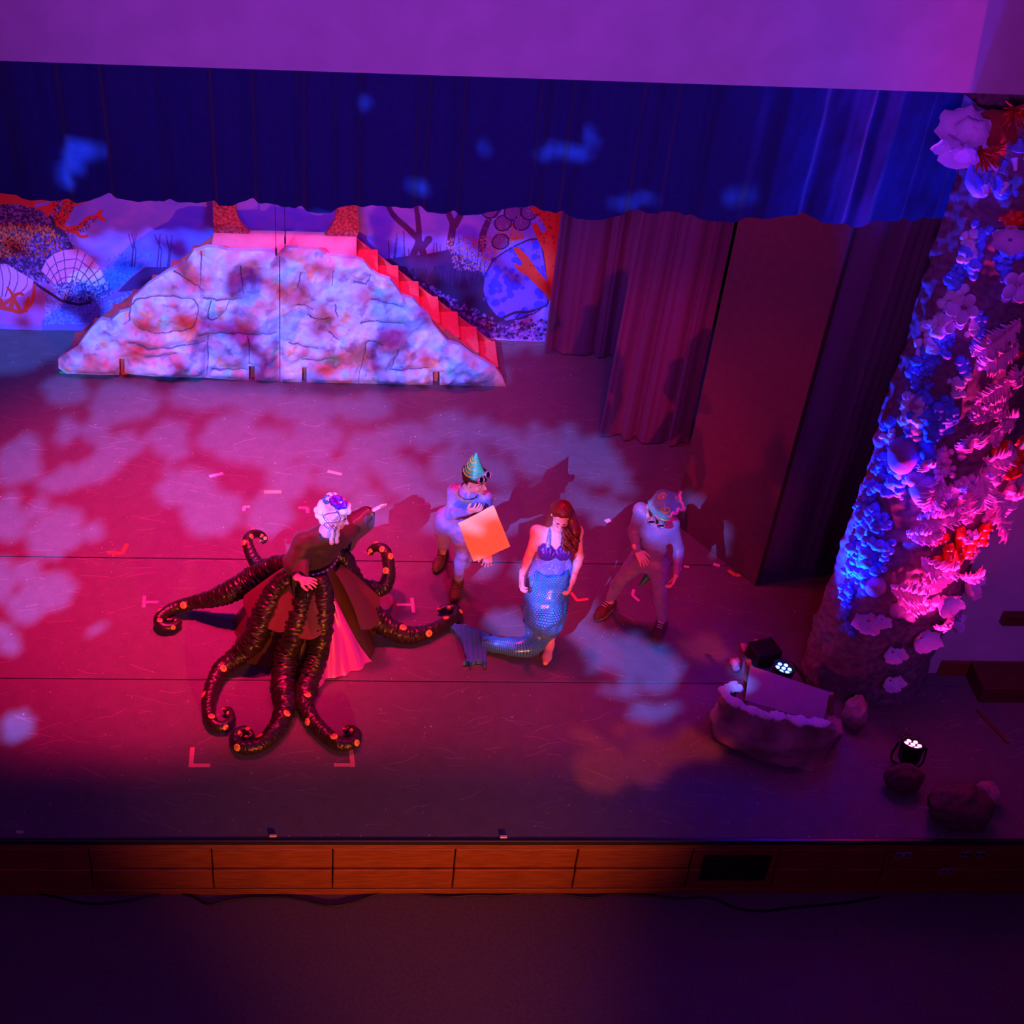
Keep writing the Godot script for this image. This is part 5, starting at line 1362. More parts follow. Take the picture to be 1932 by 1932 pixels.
	single("wall_ledge", m, wood, "short dark wooden ledge on the purple wall beside the column", "ledge")

# ---------------------------------------------------------------- tape on the floor
func tape(label: String, lines: Array, width: float, c: Color) -> void:
	var m := MB.new()
	for l in lines:
		var a: Vector3 = l[0]
		var b: Vector3 = l[1]
		var d := b - a
		m.box((a + b) / 2.0 + Vector3(0, 0.001 + 0.0006 * lines.find(l), 0), Vector3(d.length(), 0.0012, width), Basis(d.normalized(), Vector3.UP, d.normalized().cross(Vector3.UP)))
	single("spike_tape", m, mat(c, 0.6), label, "tape mark", "tape marks on the stage floor")

func floor_marks() -> void:
	var pinkish := Color(0.92, 0.72, 0.7)
	var pale := Color(0.95, 0.85, 0.8)
	tape("short green tape by the foot of the rock wall", [[Vector3(-4.416, 0.000, -6.212), Vector3(-4.296, 0.000, -6.206)]], 0.04, Color(0.4, 0.95, 0.4))
	tape("slanting pale tape strip on the blue lit floor", [[Vector3(-2.652, 0.000, -4.419), Vector3(-2.520, 0.000, -4.474)]], 0.045, pale)
	tape("level orange tape strip behind the white wig", [[Vector3(-2.099, 0.000, -4.188), Vector3(-1.927, 0.000, -4.193)]], 0.05, Color(0.98, 0.7, 0.5))
	tape("slanting peach tape strip nearest the rock wall seam", [[Vector3(-1.479, 0.000, -4.536), Vector3(-1.335, 0.000, -4.488)]], 0.04, Color(0.98, 0.72, 0.6))
	tape("small pink corner tape farther from the white wig", [[Vector3(-2.281, 0.000, -3.954), Vector3(-2.220, 0.000, -3.955)], [Vector3(-2.276, 0.000, -3.954), Vector3(-2.277, 0.000, -3.889)]], 0.035, pinkish)
	tape("small pink corner tape just beside the white wig", [[Vector3(-1.752, 0.000, -3.950), Vector3(-1.665, 0.000, -3.952)], [Vector3(-1.670, 0.000, -3.952), Vector3(-1.657, 0.000, -3.871)]], 0.035, pinkish)
	tape("orange corner tape near the floor joint", [[Vector3(-3.492, 0.000, -3.252), Vector3(-3.360, 0.000, -3.247)], [Vector3(-3.359, 0.000, -3.240), Vector3(-3.329, 0.000, -3.383)]], 0.035, Color(1.0, 0.5, 0.25))
	tape("pink T shaped tape beyond the longest tentacle", [[Vector3(-3.084, 0.000, -2.677), Vector3(-3.075, 0.000, -2.526)], [Vector3(-3.074, 0.000, -2.594), Vector3(-2.957, 0.000, -2.596)]], 0.03, pinkish)
	tape("pink T shaped tape between tentacle and walking man", [[Vector3(-0.683, 0.000, -2.688), Vector3(-0.675, 0.000, -2.494)], [Vector3(-0.825, 0.000, -2.595), Vector3(-0.681, 0.000, -2.597)]], 0.03, pinkish)
	tape("pink L shaped tape at the tip of the curled tentacle", [[Vector3(-2.496, 0.000, -0.913), Vector3(-2.490, 0.000, -0.711)], [Vector3(-2.500, 0.000, -0.727), Vector3(-2.338, 0.000, -0.728)]], 0.036, Color(0.9, 0.6, 0.62))
	tape("pink L shaped tape under the last curled tentacle", [[Vector3(-1.228, 0.000, -0.909), Vector3(-1.211, 0.000, -0.718)], [Vector3(-1.362, 0.000, -0.738), Vector3(-1.206, 0.000, -0.739)]], 0.036, Color(0.9, 0.6, 0.62))
	tape("coral red bent tape at the mermaid tail wearer's hand", [[Vector3(0.788, 0.000, -2.782), Vector3(0.829, 0.000, -2.676)], [Vector3(0.819, 0.000, -2.676), Vector3(0.935, 0.000, -2.699)]], 0.03, Color(1.0, 0.5, 0.45))
	tape("pink bent tape under the green tail", [[Vector3(1.378, 0.000, -2.835), Vector3(1.351, 0.000, -2.756)], [Vector3(1.351, 0.000, -2.756), Vector3(1.402, 0.000, -2.678)]], 0.028, Color(0.95, 0.6, 0.8))
	tape("small white tape beside the crouching man", [[Vector3(1.906, 0.000, -3.167), Vector3(1.954, 0.000, -3.153)]], 0.03, pale)
	tape("short white tape before the black panel", [[Vector3(2.197, 0.000, -3.203), Vector3(2.253, 0.000, -3.174)]], 0.04, pale)
	tape("yellow bent tape at the foot of the nearest side curtain", [[Vector3(2.322, 0.000, -3.115), Vector3(2.377, 0.000, -3.042)], [Vector3(2.377, 0.000, -3.042), Vector3(2.464, 0.000, -3.066)]], 0.04, Color(0.9, 0.8, 0.3))
	tape("white square tape on the floor behind the crouching man", [[Vector3(1.245, 0.000, -3.807), Vector3(1.301, 0.000, -3.833)]], 0.05, pale)
	# small white edge markers along the lip of the stage
	for q in [[Vector3(-3.702, 0.000, -0.065), "white edge marker farthest from the coral column"], [Vector3(-1.812, 0.000, -0.033), "white edge marker below the tentacles"], [Vector3(-0.063, 0.000, -0.025), "white edge marker nearest the coral column"]]:
		var m := MB.new()
		m.box(q[0] + Vector3(0, 0.008, -0.01), Vector3(0.055, 0.016, 0.02), Basis.IDENTITY, 0.003)
		single("edge_marker", m, mat(Color(0.9, 0.85, 0.85), 0.6), q[1], "marker", "edge markers")

# ---------------------------------------------------------------- people
# head: c is its middle, b has x to its own side, y up, z where it looks
func head_shape(f: Field, c: Vector3, b: Basis, neck: Vector3, s := 1.0) -> void:
	f.ell(c + b * Vector3(0, 0.025, -0.012) * s, Vector3(0.074, 0.088, 0.092) * s, b, 0.02)
	f.ell(c + b * Vector3(0, -0.04, 0.022) * s, Vector3(0.058, 0.07, 0.066) * s, b, 0.03)
	f.ell(c + b * Vector3(0, -0.095, 0.056) * s, Vector3(0.026, 0.018, 0.022) * s, b, 0.025)
	f.ell(c + b * Vector3(0, 0.018, 0.078) * s, Vector3(0.05, 0.014, 0.014) * s, b, 0.02)
	for k in [-1.0, 1.0]:
		f.cut(c + b * Vector3(0.03 * k, 0.0, 0.094) * s, Vector3(0.019, 0.012, 0.014) * s, b, 0.008)
		f.ell(c + b * Vector3(0.04 * k, -0.03, 0.06) * s, Vector3(0.024, 0.02, 0.02) * s, b, 0.02)
		f.ell(c + b * Vector3(0.076 * k, -0.008, -0.005) * s, Vector3(0.01, 0.03, 0.018) * s, b * Basis(Vector3.UP, 0.35 * k), 0.006)
	f.cap(c + b * Vector3(0, 0.008, 0.085) * s, c + b * Vector3(0, -0.032, 0.108) * s, 0.008 * s, 0.013 * s, 0.012)
	f.ell(c + b * Vector3(0, -0.037, 0.095) * s, Vector3(0.018, 0.009, 0.012) * s, b, 0.008)
	f.ell(c + b * Vector3(0, -0.061, 0.08) * s, Vector3(0.025, 0.005, 0.012) * s, b, 0.006)
	f.ell(c + b * Vector3(0, -0.07, 0.078) * s, Vector3(0.021, 0.006, 0.012) * s, b, 0.006)
	f.cap(c + b * Vector3(0, -0.06, -0.025) * s, neck, 0.052 * s, 0.056 * s, 0.03)

func face_parts(body: Node3D, c: Vector3, b: Basis, lip: Color, brow: Color, s := 1.0) -> void:
	var m := MB.new()
	var n := reef_noise
	for k in [-1.0, 1.0]:
		m = MB.new()
		m.blob(c + b * Vector3(0.03 * k, 0.0, 0.079) * s, Vector3(0.013, 0.009, 0.011) * s, n, 0.0, 1.0, b, 10, 8)
		var e := part("eye", m, mat(Color(0.95, 0.93, 0.92), 0.2), body)
		m = MB.new()
		m.blob(c + b * Vector3(0.03 * k, 0.0, 0.087) * s, Vector3(0.006, 0.006, 0.004) * s, n, 0.0, 1.0, b, 8, 6)
		part("iris", m, mat(Color(0.12, 0.08, 0.06), 0.2), e)
		m = MB.new()
		m.tube([c + b * Vector3(0.014 * k, 0.026, 0.092) * s, c + b * Vector3(0.032 * k, 0.026, 0.09) * s, c + b * Vector3(0.052 * k, 0.018, 0.076) * s], [0.0045 * s, 0.005 * s, 0.002 * s], 6)
		part("eyebrow", m, mat(brow, 0.8), body)
	m = MB.new()
	m.blob(c + b * Vector3(0, -0.0655, 0.0865) * s, Vector3(0.024, 0.0095, 0.009) * s, n, 0.0, 1.0, b, 12, 8)
	part("lips", m, mat(lip, 0.4), body)

# hand: from the wrist along dir, palm facing palm, side +1 puts the thumb towards dir x palm
func hand_shape(f: Field, wrist: Vector3, dir: Vector3, palm: Vector3, side: float, curl: float, fan := 0.12) -> void:
	var y := dir.normalized()
	var z := (palm - y * palm.dot(y)).normalized()
	var x := y.cross(z) * side
	f.cap(wrist - y * 0.04, wrist + y * 0.015, 0.025, 0.024, 0.02)
	var lens := [0.068, 0.078, 0.073, 0.057]
	for i in 4:
		var o := (1.5 - i) * 0.0205
		var root := wrist + y * 0.02 + x * o * 0.6
		var k := wrist + y * (0.092 - 0.005 * absf(i - 1.3)) + x * o
		f.cap(root, k, 0.0145, 0.0115, 0.012)
		var d := (y + x * (1.5 - i) * fan).normalized()
		var p := k
		var a := curl * 0.5
		for j in 3:
			var l: float = lens[i] * [0.46, 0.3, 0.24][j]
			var q := p + (d * cos(a) + z * sin(a)) * l
			f.cap(p, q, 0.0095 - 0.0008 * j, 0.0088 - 0.0008 * j, 0.004)
			p = q
			a += curl
	var tb := wrist + y * 0.03 + x * 0.022
	var td := (x * 0.75 + y * 0.62 + z * 0.25).normalized()
	var t1 := tb + td * 0.04
	var t2 := t1 + (td * 0.6 + y * 0.6 + z * curl * 0.4).normalized() * 0.034
	var t3 := t2 + (td * 0.35 + y * 0.8 + z * curl * 0.6).normalized() * 0.026
	f.chain([tb, t1, t2, t3], [0.016, 0.0125, 0.0105, 0.0085], 0.008)

func leg_shape(f: Field, hip: Vector3, knee: Vector3, ankle: Vector3, s := 1.0) -> void:
	f.cap(hip, hip.lerp(knee, 0.45), 0.088 * s, 0.076 * s, 0.04)
	f.cap(hip.lerp(knee, 0.45), knee, 0.076 * s, 0.052 * s, 0.03)
	var back := (knee - ankle).cross(Vector3.RIGHT).normalized() * 0.012
	f.cap(knee, knee.lerp(ankle, 0.35) + back, 0.051 * s, 0.053 * s, 0.03)
	f.cap(knee.lerp(ankle, 0.35) + back, ankle, 0.053 * s, 0.035 * s, 0.03)

func arm_shape(f: Field, shoulder: Vector3, elbow: Vector3, wrist: Vector3, s := 1.0) -> void:
	f.cap(shoulder, elbow, 0.05 * s, 0.038 * s, 0.04)
	f.cap(elbow, elbow.lerp(wrist, 0.3), 0.039 * s, 0.038 * s, 0.02)
	f.cap(elbow.lerp(wrist, 0.3), wrist, 0.038 * s, 0.024 * s, 0.02)

func torso_shape(f: Field, pelvis: Vector3, chest: Vector3, neck: Vector3, ls: Vector3, rs: Vector3, lh: Vector3, rh: Vector3, s := 1.0, belly := 0.0) -> void:
	var up := (chest - pelvis).normalized()
	var x := (ls - rs).normalized()
	x = (x - up * x.dot(up)).normalized()
	var b := Basis(x, up, x.cross(up))
	f.ell(pelvis, Vector3(0.15, 0.12, 0.11) * s, b, 0.04)
	f.ell(pelvis.lerp(chest, 0.5), Vector3(0.125 + belly, 0.15, 0.095 + belly) * s, b, 0.06)
	f.ell(chest, Vector3(0.155, 0.15, 0.11) * s, b, 0.06)
	f.cap(chest + up * 0.05, neck, 0.1 * s, 0.055 * s, 0.05)
	f.cap(ls, neck.lerp(chest, 0.3), 0.055 * s, 0.07 * s, 0.05)
	f.cap(rs, neck.lerp(chest, 0.3), 0.055 * s, 0.07 * s, 0.05)
	f.cap(lh, pelvis, 0.095 * s, 0.1 * s, 0.05)
	f.cap(rh, pelvis, 0.095 * s, 0.1 * s, 0.05)

func foot_shape(f: Field, ankle: Vector3, toe: Vector3) -> void:
	var d := (toe - ankle) * Vector3(1, 0, 1)
	d = d.normalized()
	var heel := Vector3(ankle.x, 0.035, ankle.z) - d * 0.045
	f.cap(ankle, heel + d * 0.03, 0.036, 0.034, 0.03)
	f.cap(heel, heel + d * 0.15, 0.033, 0.036, 0.03)
	f.cap(ankle, heel + d * 0.15, 0.036, 0.034, 0.03)
	f.cap(heel + d * 0.15, heel + d * 0.22, 0.036, 0.026, 0.03)

func shoe(parent: Node3D, ankle: Vector3, toe: Vector3, upper: Material, sole: Material, lace: Material, high := 0.0) -> void:
	var d := ((toe - ankle) * Vector3(1, 0, 1)).normalized()
	var heel := Vector3(ankle.x, 0.05, ankle.z) - d * 0.05
	var f := Field.new()
	f.cap(heel, heel + d * 0.16, 0.042, 0.048, 0.03)
	f.cap(heel + d * 0.16, heel + d * 0.225 - Vector3(0, 0.004, 0), 0.048, 0.038, 0.03)
	f.cap(heel + d * 0.02 + Vector3(0, 0.02, 0), ankle + Vector3(0, high, 0), 0.046, 0.046, 0.03)
	f.cap(ankle, heel + d * 0.13 + Vector3(0, 0.015, 0), 0.04, 0.036, 0.03)
	var m := MB.new()
	f.build(m, 0.009)
	for i in m.v.size():
		m.v[i].y = maxf(m.v[i].y, 0.012)
	var o := part("shoe", m, upper, parent)
	m = MB.new()
	var x := d.cross(Vector3.UP)
	for k in 2:
		m.grid(28, 1, func(u: float, t: float) -> Vector3:
			var a := u * TAU
			var w := 0.05 if cos(a) > 0.0 else 0.042
			return heel + d * (0.09 + cos(a) * 0.148) + x * sin(a) * w * (1.0 + 0.1 * cos(a)) + Vector3(0, -0.05 + 0.003 + 0.02 * t, 0), true)
	var pts := PackedVector2Array()
	for i in 28:
		var a := TAU * i / 28.0
		pts.append(Vector2(cos(a), sin(a)))
	var tops := []
	for p in pts:
		var w := 0.05 if p.x > 0.0 else 0.042
		tops.append(heel + d * (0.09 + p.x * 0.148) + x * p.y * w * (1.0 + 0.1 * p.x) + Vector3(0, -0.027, 0))
	m.face(tops)
	part("sole", m, sole, o)
	m = MB.new()
	for i in 3:
		var c: Vector3 = (ankle + Vector3(0, 0.0, 0)).lerp(heel + d * 0.15 + Vector3(0, 0.03, 0), 0.35 + 0.25 * i) + Vector3(0, 0.034, 0) + d * 0.01
		m.tube([c - x * 0.024, c + Vector3(0, 0.006, 0), c + x * 0.024], [0.0035, 0.0035, 0.0035], 5)
	part("lace", m, lace, o)

func goggles(parent: Node3D, c: Vector3, b: Basis, s := 1.0) -> void:
	var rim := mat(Color(0.78, 0.68, 0.7), 0.25, {"metallic": 0.7})
	var m := MB.new()
	m.tube([c + b * Vector3(-0.03, 0, 0) * s, c + b * Vector3(0, 0.006, 0.006) * s, c + b * Vector3(0.03, 0, 0) * s], [0.008, 0.007, 0.008], 6)
	var g := part("goggles", m, mat(Color(0.25, 0.12, 0.1), 0.5), parent)
	for k in [-1.0, 1.0]:
		var o: Vector3 = c + b * Vector3(0.045 * k, 0, 0) * s
		m = MB.new()
		m.lathe([Vector2(0.03, -0.02), Vector2(0.034, 0.0), Vector2(0.034, 0.016), Vector2(0.026, 0.016), Vector2(0.026, 0.006)], o, Basis(b.x, b.z, -b.y).scaled_local(Vector3.ONE * s), 18)
		part("rim", m, rim, g)
		m = MB.new()
		m.lathe([Vector2(0.0, 0.01), Vector2(0.016, 0.009), Vector2(0.027, 0.006)], o, Basis(b.x, b.z, -b.y).scaled_local(Vector3.ONE * s), 18)
		part("lens", m, mat(Color(0.03, 0.03, 0.06), 0.05), g)

func strap_ring(parent: Node3D, c: Vector3, b: Basis, rx: float, rz: float, w: float, m: Material, called := "strap") -> void:
	var mb := MB.new()
	for k in 2:
		mb.grid(36, 1, func(u: float, t: float) -> Vector3:
			var a := u * TAU
			return c + b * Vector3(cos(a) * (rx + 0.004 * k), (t - 0.5) * w, sin(a) * (rz + 0.004 * k)), true)
	part(called, mb, m, parent)

func people() -> void:
	walking_man()
	mermaid()
	crouching_man()
	tentacle_woman()

var skin := mat(Color(0.86, 0.66, 0.56), 0.55, {"subsurf_scatter_enabled": true, "subsurf_scatter_strength": 0.15})

# man bending over a big sheet of paper, green pointed cap and goggles
func walking_man() -> void:
	var head: Vector3 = Vector3(-0.244, 1.629, -2.360)
	var neck: Vector3 = Vector3(-0.290, 1.437, -2.460)
	var chest: Vector3 = Vector3(-0.265, 1.231, -2.560)
	var pelvis: Vector3 = Vector3(-0.378, 0.845, -2.780)
	var rs: Vector3 = Vector3(-0.385, 1.355, -2.560)
	var ls: Vector3 = Vector3(-0.149, 1.404, -2.420)
	var re: Vector3 = Vector3(-0.420, 1.183, -2.460)
	var rw: Vector3 = Vector3(-0.279, 1.369, -2.280)
	var le: Vector3 = Vector3(-0.093, 1.227, -2.380)
	var lw: Vector3 = Vector3(-0.090, 0.957, -2.250)
	var rh: Vector3 = Vector3(-0.426, 0.757, -2.840)
	var lh: Vector3 = Vector3(-0.304, 0.820, -2.740)
	var rk: Vector3 = Vector3(-0.421, 0.530, -2.860)
	var lk: Vector3 = Vector3(-0.255, 0.535, -2.700)
	var ra: Vector3 = Vector3(-0.382, 0.120, -3.198)
	var la: Vector3 = Vector3(-0.264, 0.100, -2.799)
	var rt: Vector3 = Vector3(-0.453, 0.030, -3.039)
	var lt: Vector3 = Vector3(-0.330, 0.030, -2.564)
	var hb := frame_to(Vector3(0.72, 0.02, 0.68), Vector3(0.0, 1.0, 0.1))
	var t := thing("person", "man in blue purple bodysuit bending over a large orange sheet", "person", Vector3(-0.33, 0, -2.85), "performers on stage")
	var f := Field.new()
	head_shape(f, head, hb, neck)
	torso_shape(f, pelvis, chest, neck, ls, rs, lh, rh, 0.9)
	arm_shape(f, rs, re, rw, 0.88)
	arm_shape(f, ls, le, lw, 0.88)
	leg_shape(f, lh, lk, la, 0.88)
	leg_shape(f, rh, rk, ra, 0.88)
	foot_shape(f, la, lt)
	foot_shape(f, ra, rt)
	var m := MB.new()
	f.build(m, 0.012)
	f = Field.new()
	head_shape(f, head, hb, head.lerp(neck, 0.7))
	f.build(m, 0.005)
	f = Field.new()
	hand_shape(f, rw, Vector3(-0.208, 1.459, -2.200) - rw, Vector3(0.1, -0.3, 1.0) * -1.0, 1.0, 0.5)
	f.build(m, 0.0045)
	f = Field.new()
	hand_shape(f, lw, Vector3(-0.101, 0.912, -2.180) - lw, Vector3(-0.2, 0.3, 1.0), 1.0, 0.5)
	f.build(m, 0.0045)
	var body := part("body", m, skin, t)
	face_parts(body, head, hb, Color(0.75, 0.42, 0.4), Color(0.2, 0.12, 0.08))
	# bodysuit
	f = Field.new()
	torso_shape(f, pelvis, chest, neck.lerp(chest, 0.25), ls, rs, lh, rh, 0.9)
	arm_shape(f, rs, re, rw, 0.88)
	arm_shape(f, ls, le, lw, 0.88)
	leg_shape(f, lh, lk, la + Vector3(0, 0.03, 0), 0.88)
	leg_shape(f, rh, rk, ra + Vector3(0, 0.03, 0), 0.88)
	m = MB.new()
	f.build(m, 0.012, 0.01)
	var suit := part("bodysuit", m, mottled(121, 0.02, [Color(0.22, 0.46, 0.7), Color(0.55, 0.48, 0.7), Color(0.72, 0.5, 0.7), Color(0.3, 0.55, 0.78)], 1.6, 0.42, {"rim_enabled": true, "rim": 0.3}), t)
	m = MB.new()
	var cb := frame_to((chest - pelvis).cross(ls - rs), chest - pelvis)
	for s in [rs, ls]:
		var e: Vector3 = re if s == rs else le
		m.tube(smooth_line([neck + (s - neck) * 0.45 + Vector3(0, 0.05, 0.03), s + Vector3(0, 0.055, 0.02), s.lerp(e, 0.3) + (s - neck).normalized() * 0.05], 4), spread([0.006, 0.006], 9), 6)
	part("piping", m, mat(Color(0.85, 0.75, 0.9), 0.5), suit)
	m = MB.new()
	m.lathe([Vector2(0.058, 0.05), Vector2(0.07, 0.02), Vector2(0.085, -0.02), Vector2(0.092, -0.03), Vector2(0.075, -0.02), Vector2(0.062, 0.02)], head.lerp(neck, 0.85), frame_to(hb.z, (head - neck)), 20)
	part("collar", m, mottled(122, 0.03, [Color(0.6, 0.45, 0.75), Color(0.75, 0.55, 0.8)], 2.0, 0.5), suit)
	var boot := mottled(123, 0.04, [Color(0.28, 0.17, 0.1), Color(0.42, 0.28, 0.18)], 3.0, 0.6)
	shoe(t, la, lt, boot, mat(Color(0.2, 0.14, 0.1), 0.8), mat(Color(0.5, 0.4, 0.3), 0.8), 0.03)
	shoe(t, ra, rt, boot, mat(Color(0.2, 0.14, 0.1), 0.8), mat(Color(0.5, 0.4, 0.3), 0.8), 0.03)
	# pointed cap with ridged back
	var capb := frame_to(hb.z, Vector3(-0.302, 1.847, -2.450) - head)
	m = MB.new()
	m.grid(40, 16, func(u: float, v: float) -> Vector3:
		var a := u * TAU
		var r := lerpf(0.098, 0.004, pow(v, 0.85)) * (1.0 + 0.03 * sin(v * 50.0) * maxf(0.0, -sin(a)))
		var up := 0.05 + v * 0.2
		return head + capb * Vector3(cos(a) * r, up, sin(a) * r * 1.12 - 0.012 - 0.02 * v), true)
	var hat := part("cap", m, mottled(124, 0.05, [Color(0.12, 0.6, 0.36), Color(0.25, 0.9, 0.56), Color(0.2, 0.75, 0.46)], 3.0, 0.35), t)
	for i in 6:
		var v := 0.08 + i * 0.13
		m = MB.new()
		var pts := []
		for k in 9:
			var a := -PI * 0.95 + (k - 4.0) * 0.25
			var r := lerpf(0.1, 0.006, pow(v, 0.85)) + 0.004
			pts.append(head + capb * Vector3(cos(a) * r, 0.05 + v * 0.2 + 0.005 * absf(k - 4.0), sin(a) * r * 1.12 - 0.012 - 0.02 * v))
		m.tube(pts, spread([0.003, 0.006, 0.003], 9), 6)
		part("ridge", m, mat([Color(0.75, 0.95, 0.25), Color(0.55, 0.85, 0.3)][i % 2], 0.4), hat)
	goggles(hat, head + hb * Vector3(0, 0.08, 0.09), hb * Basis(Vector3.RIGHT, -0.5), 0.95)
	strap_ring(hat, head + hb * Vector3(0, 0.066, -0.008), hb * Basis(Vector3.RIGHT, 0.1), 0.092, 0.11, 0.026, mat(Color(0.3, 0.13, 0.1), 0.6))
	# dark hair below the cap
	f = Field.new()
	f.ell(head + hb * Vector3(0, 0.02, -0.035), Vector3(0.082, 0.08, 0.08), hb, 0.02)
	m = MB.new()
	f.build(m, 0.009)
	part("hair", m, mat(Color(0.12, 0.07, 0.05), 0.6), t)
	# the sheet he holds
	var c0: Vector3 = Vector3(-0.368, 1.250, -2.270)
	var c1: Vector3 = Vector3(-0.091, 1.465, -2.250)
	var c2: Vector3 = Vector3(0.073, 1.098, -2.160)
	var c3: Vector3 = Vector3(-0.220, 0.898, -2.180)
	var n := noise(125, 1.0, 2)
	m = MB.new()
	var nb := (c1 - c0).cross(c3 - c0).normalized()
	for k in 2:
		m.grid(16, 20, func(u: float, v: float) -> Vector3:
			var p := c0.lerp(c1, u).lerp(c3.lerp(c2, u), v)
			return p - nb * (0.012 * n.get_noise_2d(u * 2.0, v * 2.0) + 0.003 * k + 0.015 * sin(u * PI)))
	var paint := Paint.new(Vector2.ZERO, Vector2(0.34, 0.45), 700.0, Color(0.98, 0.82, 0.5))
	var rng := RandomNumberGenerator.new()
	rng.seed = 126
	for i in 24:
		var y := 0.40 - i * 0.0155
		var x := 0.03
		while x < 0.3:
			var w := rng.randf_range(0.008, 0.03)
			paint.line([Vector2(x, y), Vector2(minf(x + w, 0.31), y)], 0.0028, 0.0028, Color(0.86, 0.62, 0.34))
			x += w + 0.007
	single("paper_sheet", m, mat(Color.WHITE, 0.75, {"albedo_texture": paint.texture()}), "large orange yellow sheet of paper held by the bending man", "paper")

# woman in mermaid costume looking down
func mermaid() -> void:
	var head: Vector3 = Vector3(0.438, 1.529, -2.050)
	var neck: Vector3 = Vector3(0.446, 1.278, -2.140)
	var chest: Vector3 = Vector3(0.428, 1.153, -2.130)
	var pelvis: Vector3 = Vector3(0.428, 0.795, -2.140)
	var rs: Vector3 = Vector3(0.275, 1.275, -2.140)
	var ls: Vector3 = Vector3(0.604, 1.281, -2.140)
	var re: Vector3 = Vector3(0.245, 1.025, -2.160)
	var rw: Vector3 = Vector3(0.177, 0.894, -2.020)
	var le: Vector3 = Vector3(0.664, 0.990, -2.160)
	var lw: Vector3 = Vector3(0.605, 0.871, -2.000)
	var rh: Vector3 = Vector3(0.369, 0.751, -2.140)
	var lh: Vector3 = Vector3(0.505, 0.754, -2.140)
	var rk: Vector3 = Vector3(0.397, 0.367, -2.200)
	var lk: Vector3 = Vector3(0.534, 0.370, -2.100)
	var ra: Vector3 = Vector3(0.409, 0.100, -2.138)
	var la: Vector3 = Vector3(0.496, 0.085, -2.023)
	var rt: Vector3 = Vector3(0.376, 0.030, -2.018)
	var lt: Vector3 = Vector3(0.448, 0.030, -1.858)
	var hb := frame_to(Vector3(-0.1, -0.5, 0.85), Vector3(0.04, 1.0, 0.3))
	var t := thing("person", "woman with long auburn hair in shiny blue mermaid costume", "person", Vector3(0.5, 0, -2.1), "performers on stage")
	var f := Field.new()
	head_shape(f, head, hb, neck, 0.95)
	torso_shape(f, pelvis, chest, neck, ls, rs, lh, rh, 0.95)
	arm_shape(f, rs, re, rw, 0.95)
	arm_shape(f, ls, le, lw, 0.95)
	leg_shape(f, lh, lk, la, 0.92)
	leg_shape(f, rh, rk, ra, 0.92)
	foot_shape(f, la, lt)
	foot_shape(f, ra, rt)
	var m := MB.new()
	f.build(m, 0.012)
	f = Field.new()
	head_shape(f, head, hb, head.lerp(neck, 0.7), 0.95)
	f.build(m, 0.005)
	f = Field.new()
	hand_shape(f, rw, Vector3(0.171, 0.850, -1.950) - rw, Vector3(1, 0, -0.4), -1.0, 0.75)
	f.build(m, 0.0045)
	f = Field.new()
	hand_shape(f, lw, Vector3(0.575, 0.791, -1.930) - lw, Vector3(-1, 0, -0.4), 1.0, 0.75)
	f.build(m, 0.0045)
	var body := part("body", m, mat(Color(0.92, 0.72, 0.62), 0.5, {"subsurf_scatter_enabled": true, "subsurf_scatter_strength": 0.15}), t)
	face_parts(body, head, hb, Color(0.8, 0.35, 0.38), Color(0.32, 0.16, 0.1), 0.95)
	# sequin cloth: little glittering dots
	var sp := Paint.new(Vector2.ZERO, Vector2(1, 1), 512.0, Color(0.45, 0.55, 0.95))
	var rng := RandomNumberGenerator.new()
	rng.seed = 131
	for i in 2600:
		sp.dot(Vector2(rng.randf(), rng.randf()), rng.randf_range(0.003, 0.012), [Color(0.5, 0.62, 0.98), Color(0.66, 0.6, 0.98), Color(0.92, 0.94, 1.0), Color(0.38, 0.4, 0.85), Color(0.4, 0.75, 0.98)][rng.randi() % 5])
	var sequin := mat(Color.WHITE, 0.25, {"albedo_texture": sp.texture(), "uv1_triplanar": true, "uv1_world_triplanar": true, "uv1_scale": Vector3.ONE * 3.0, "metallic": 0.2})
	var up := (chest - pelvis).normalized()
	var bb := Basis((ls - rs).normalized(), up, (ls - rs).normalized().cross(up).normalized())
	# bodice with two shell cups, halter straps
	f = Field.new()
	for k in [-1.0, 1.0]:
		f.ell(chest + bb * Vector3(0.068 * k, -0.005, 0.088), Vector3(0.08, 0.085, 0.062), bb, 0.012)
	m = MB.new()
	f.build(m, 0.008)
	for i in m.v.size():
		var q: Vector3 = bb.transposed() * (m.v[i] - chest)
		m.v[i] += bb.z * 0.005 * sin(atan2(absf(q.x) - 0.068, q.y + 0.1) * 22.0)
	var bra := part("shell_bodice", m, mottled(132, 0.06, [Color(0.3, 0.14, 0.5), Color(0.44, 0.24, 0.66)], 4.0, 0.3, {"metallic": 0.35}), t)
	for k in [-1.0, 1.0]:
		m = MB.new()
		m.tube(smooth_line([chest + bb * Vector3(0.07 * k, 0.07, 0.125), neck + bb * Vector3(0.075 * k, 0.03, 0.055), neck + bb * Vector3(0.05 * k, 0.05, -0.03)], 5), spread([0.022, 0.017, 0.012], 11), 8)
		part("halter_strap", m, sequin, bra)
	# waist piece, flaring into a pointed peplum
	m = MB.new()
	var waist: Vector3 = pelvis.lerp(chest, 0.5)
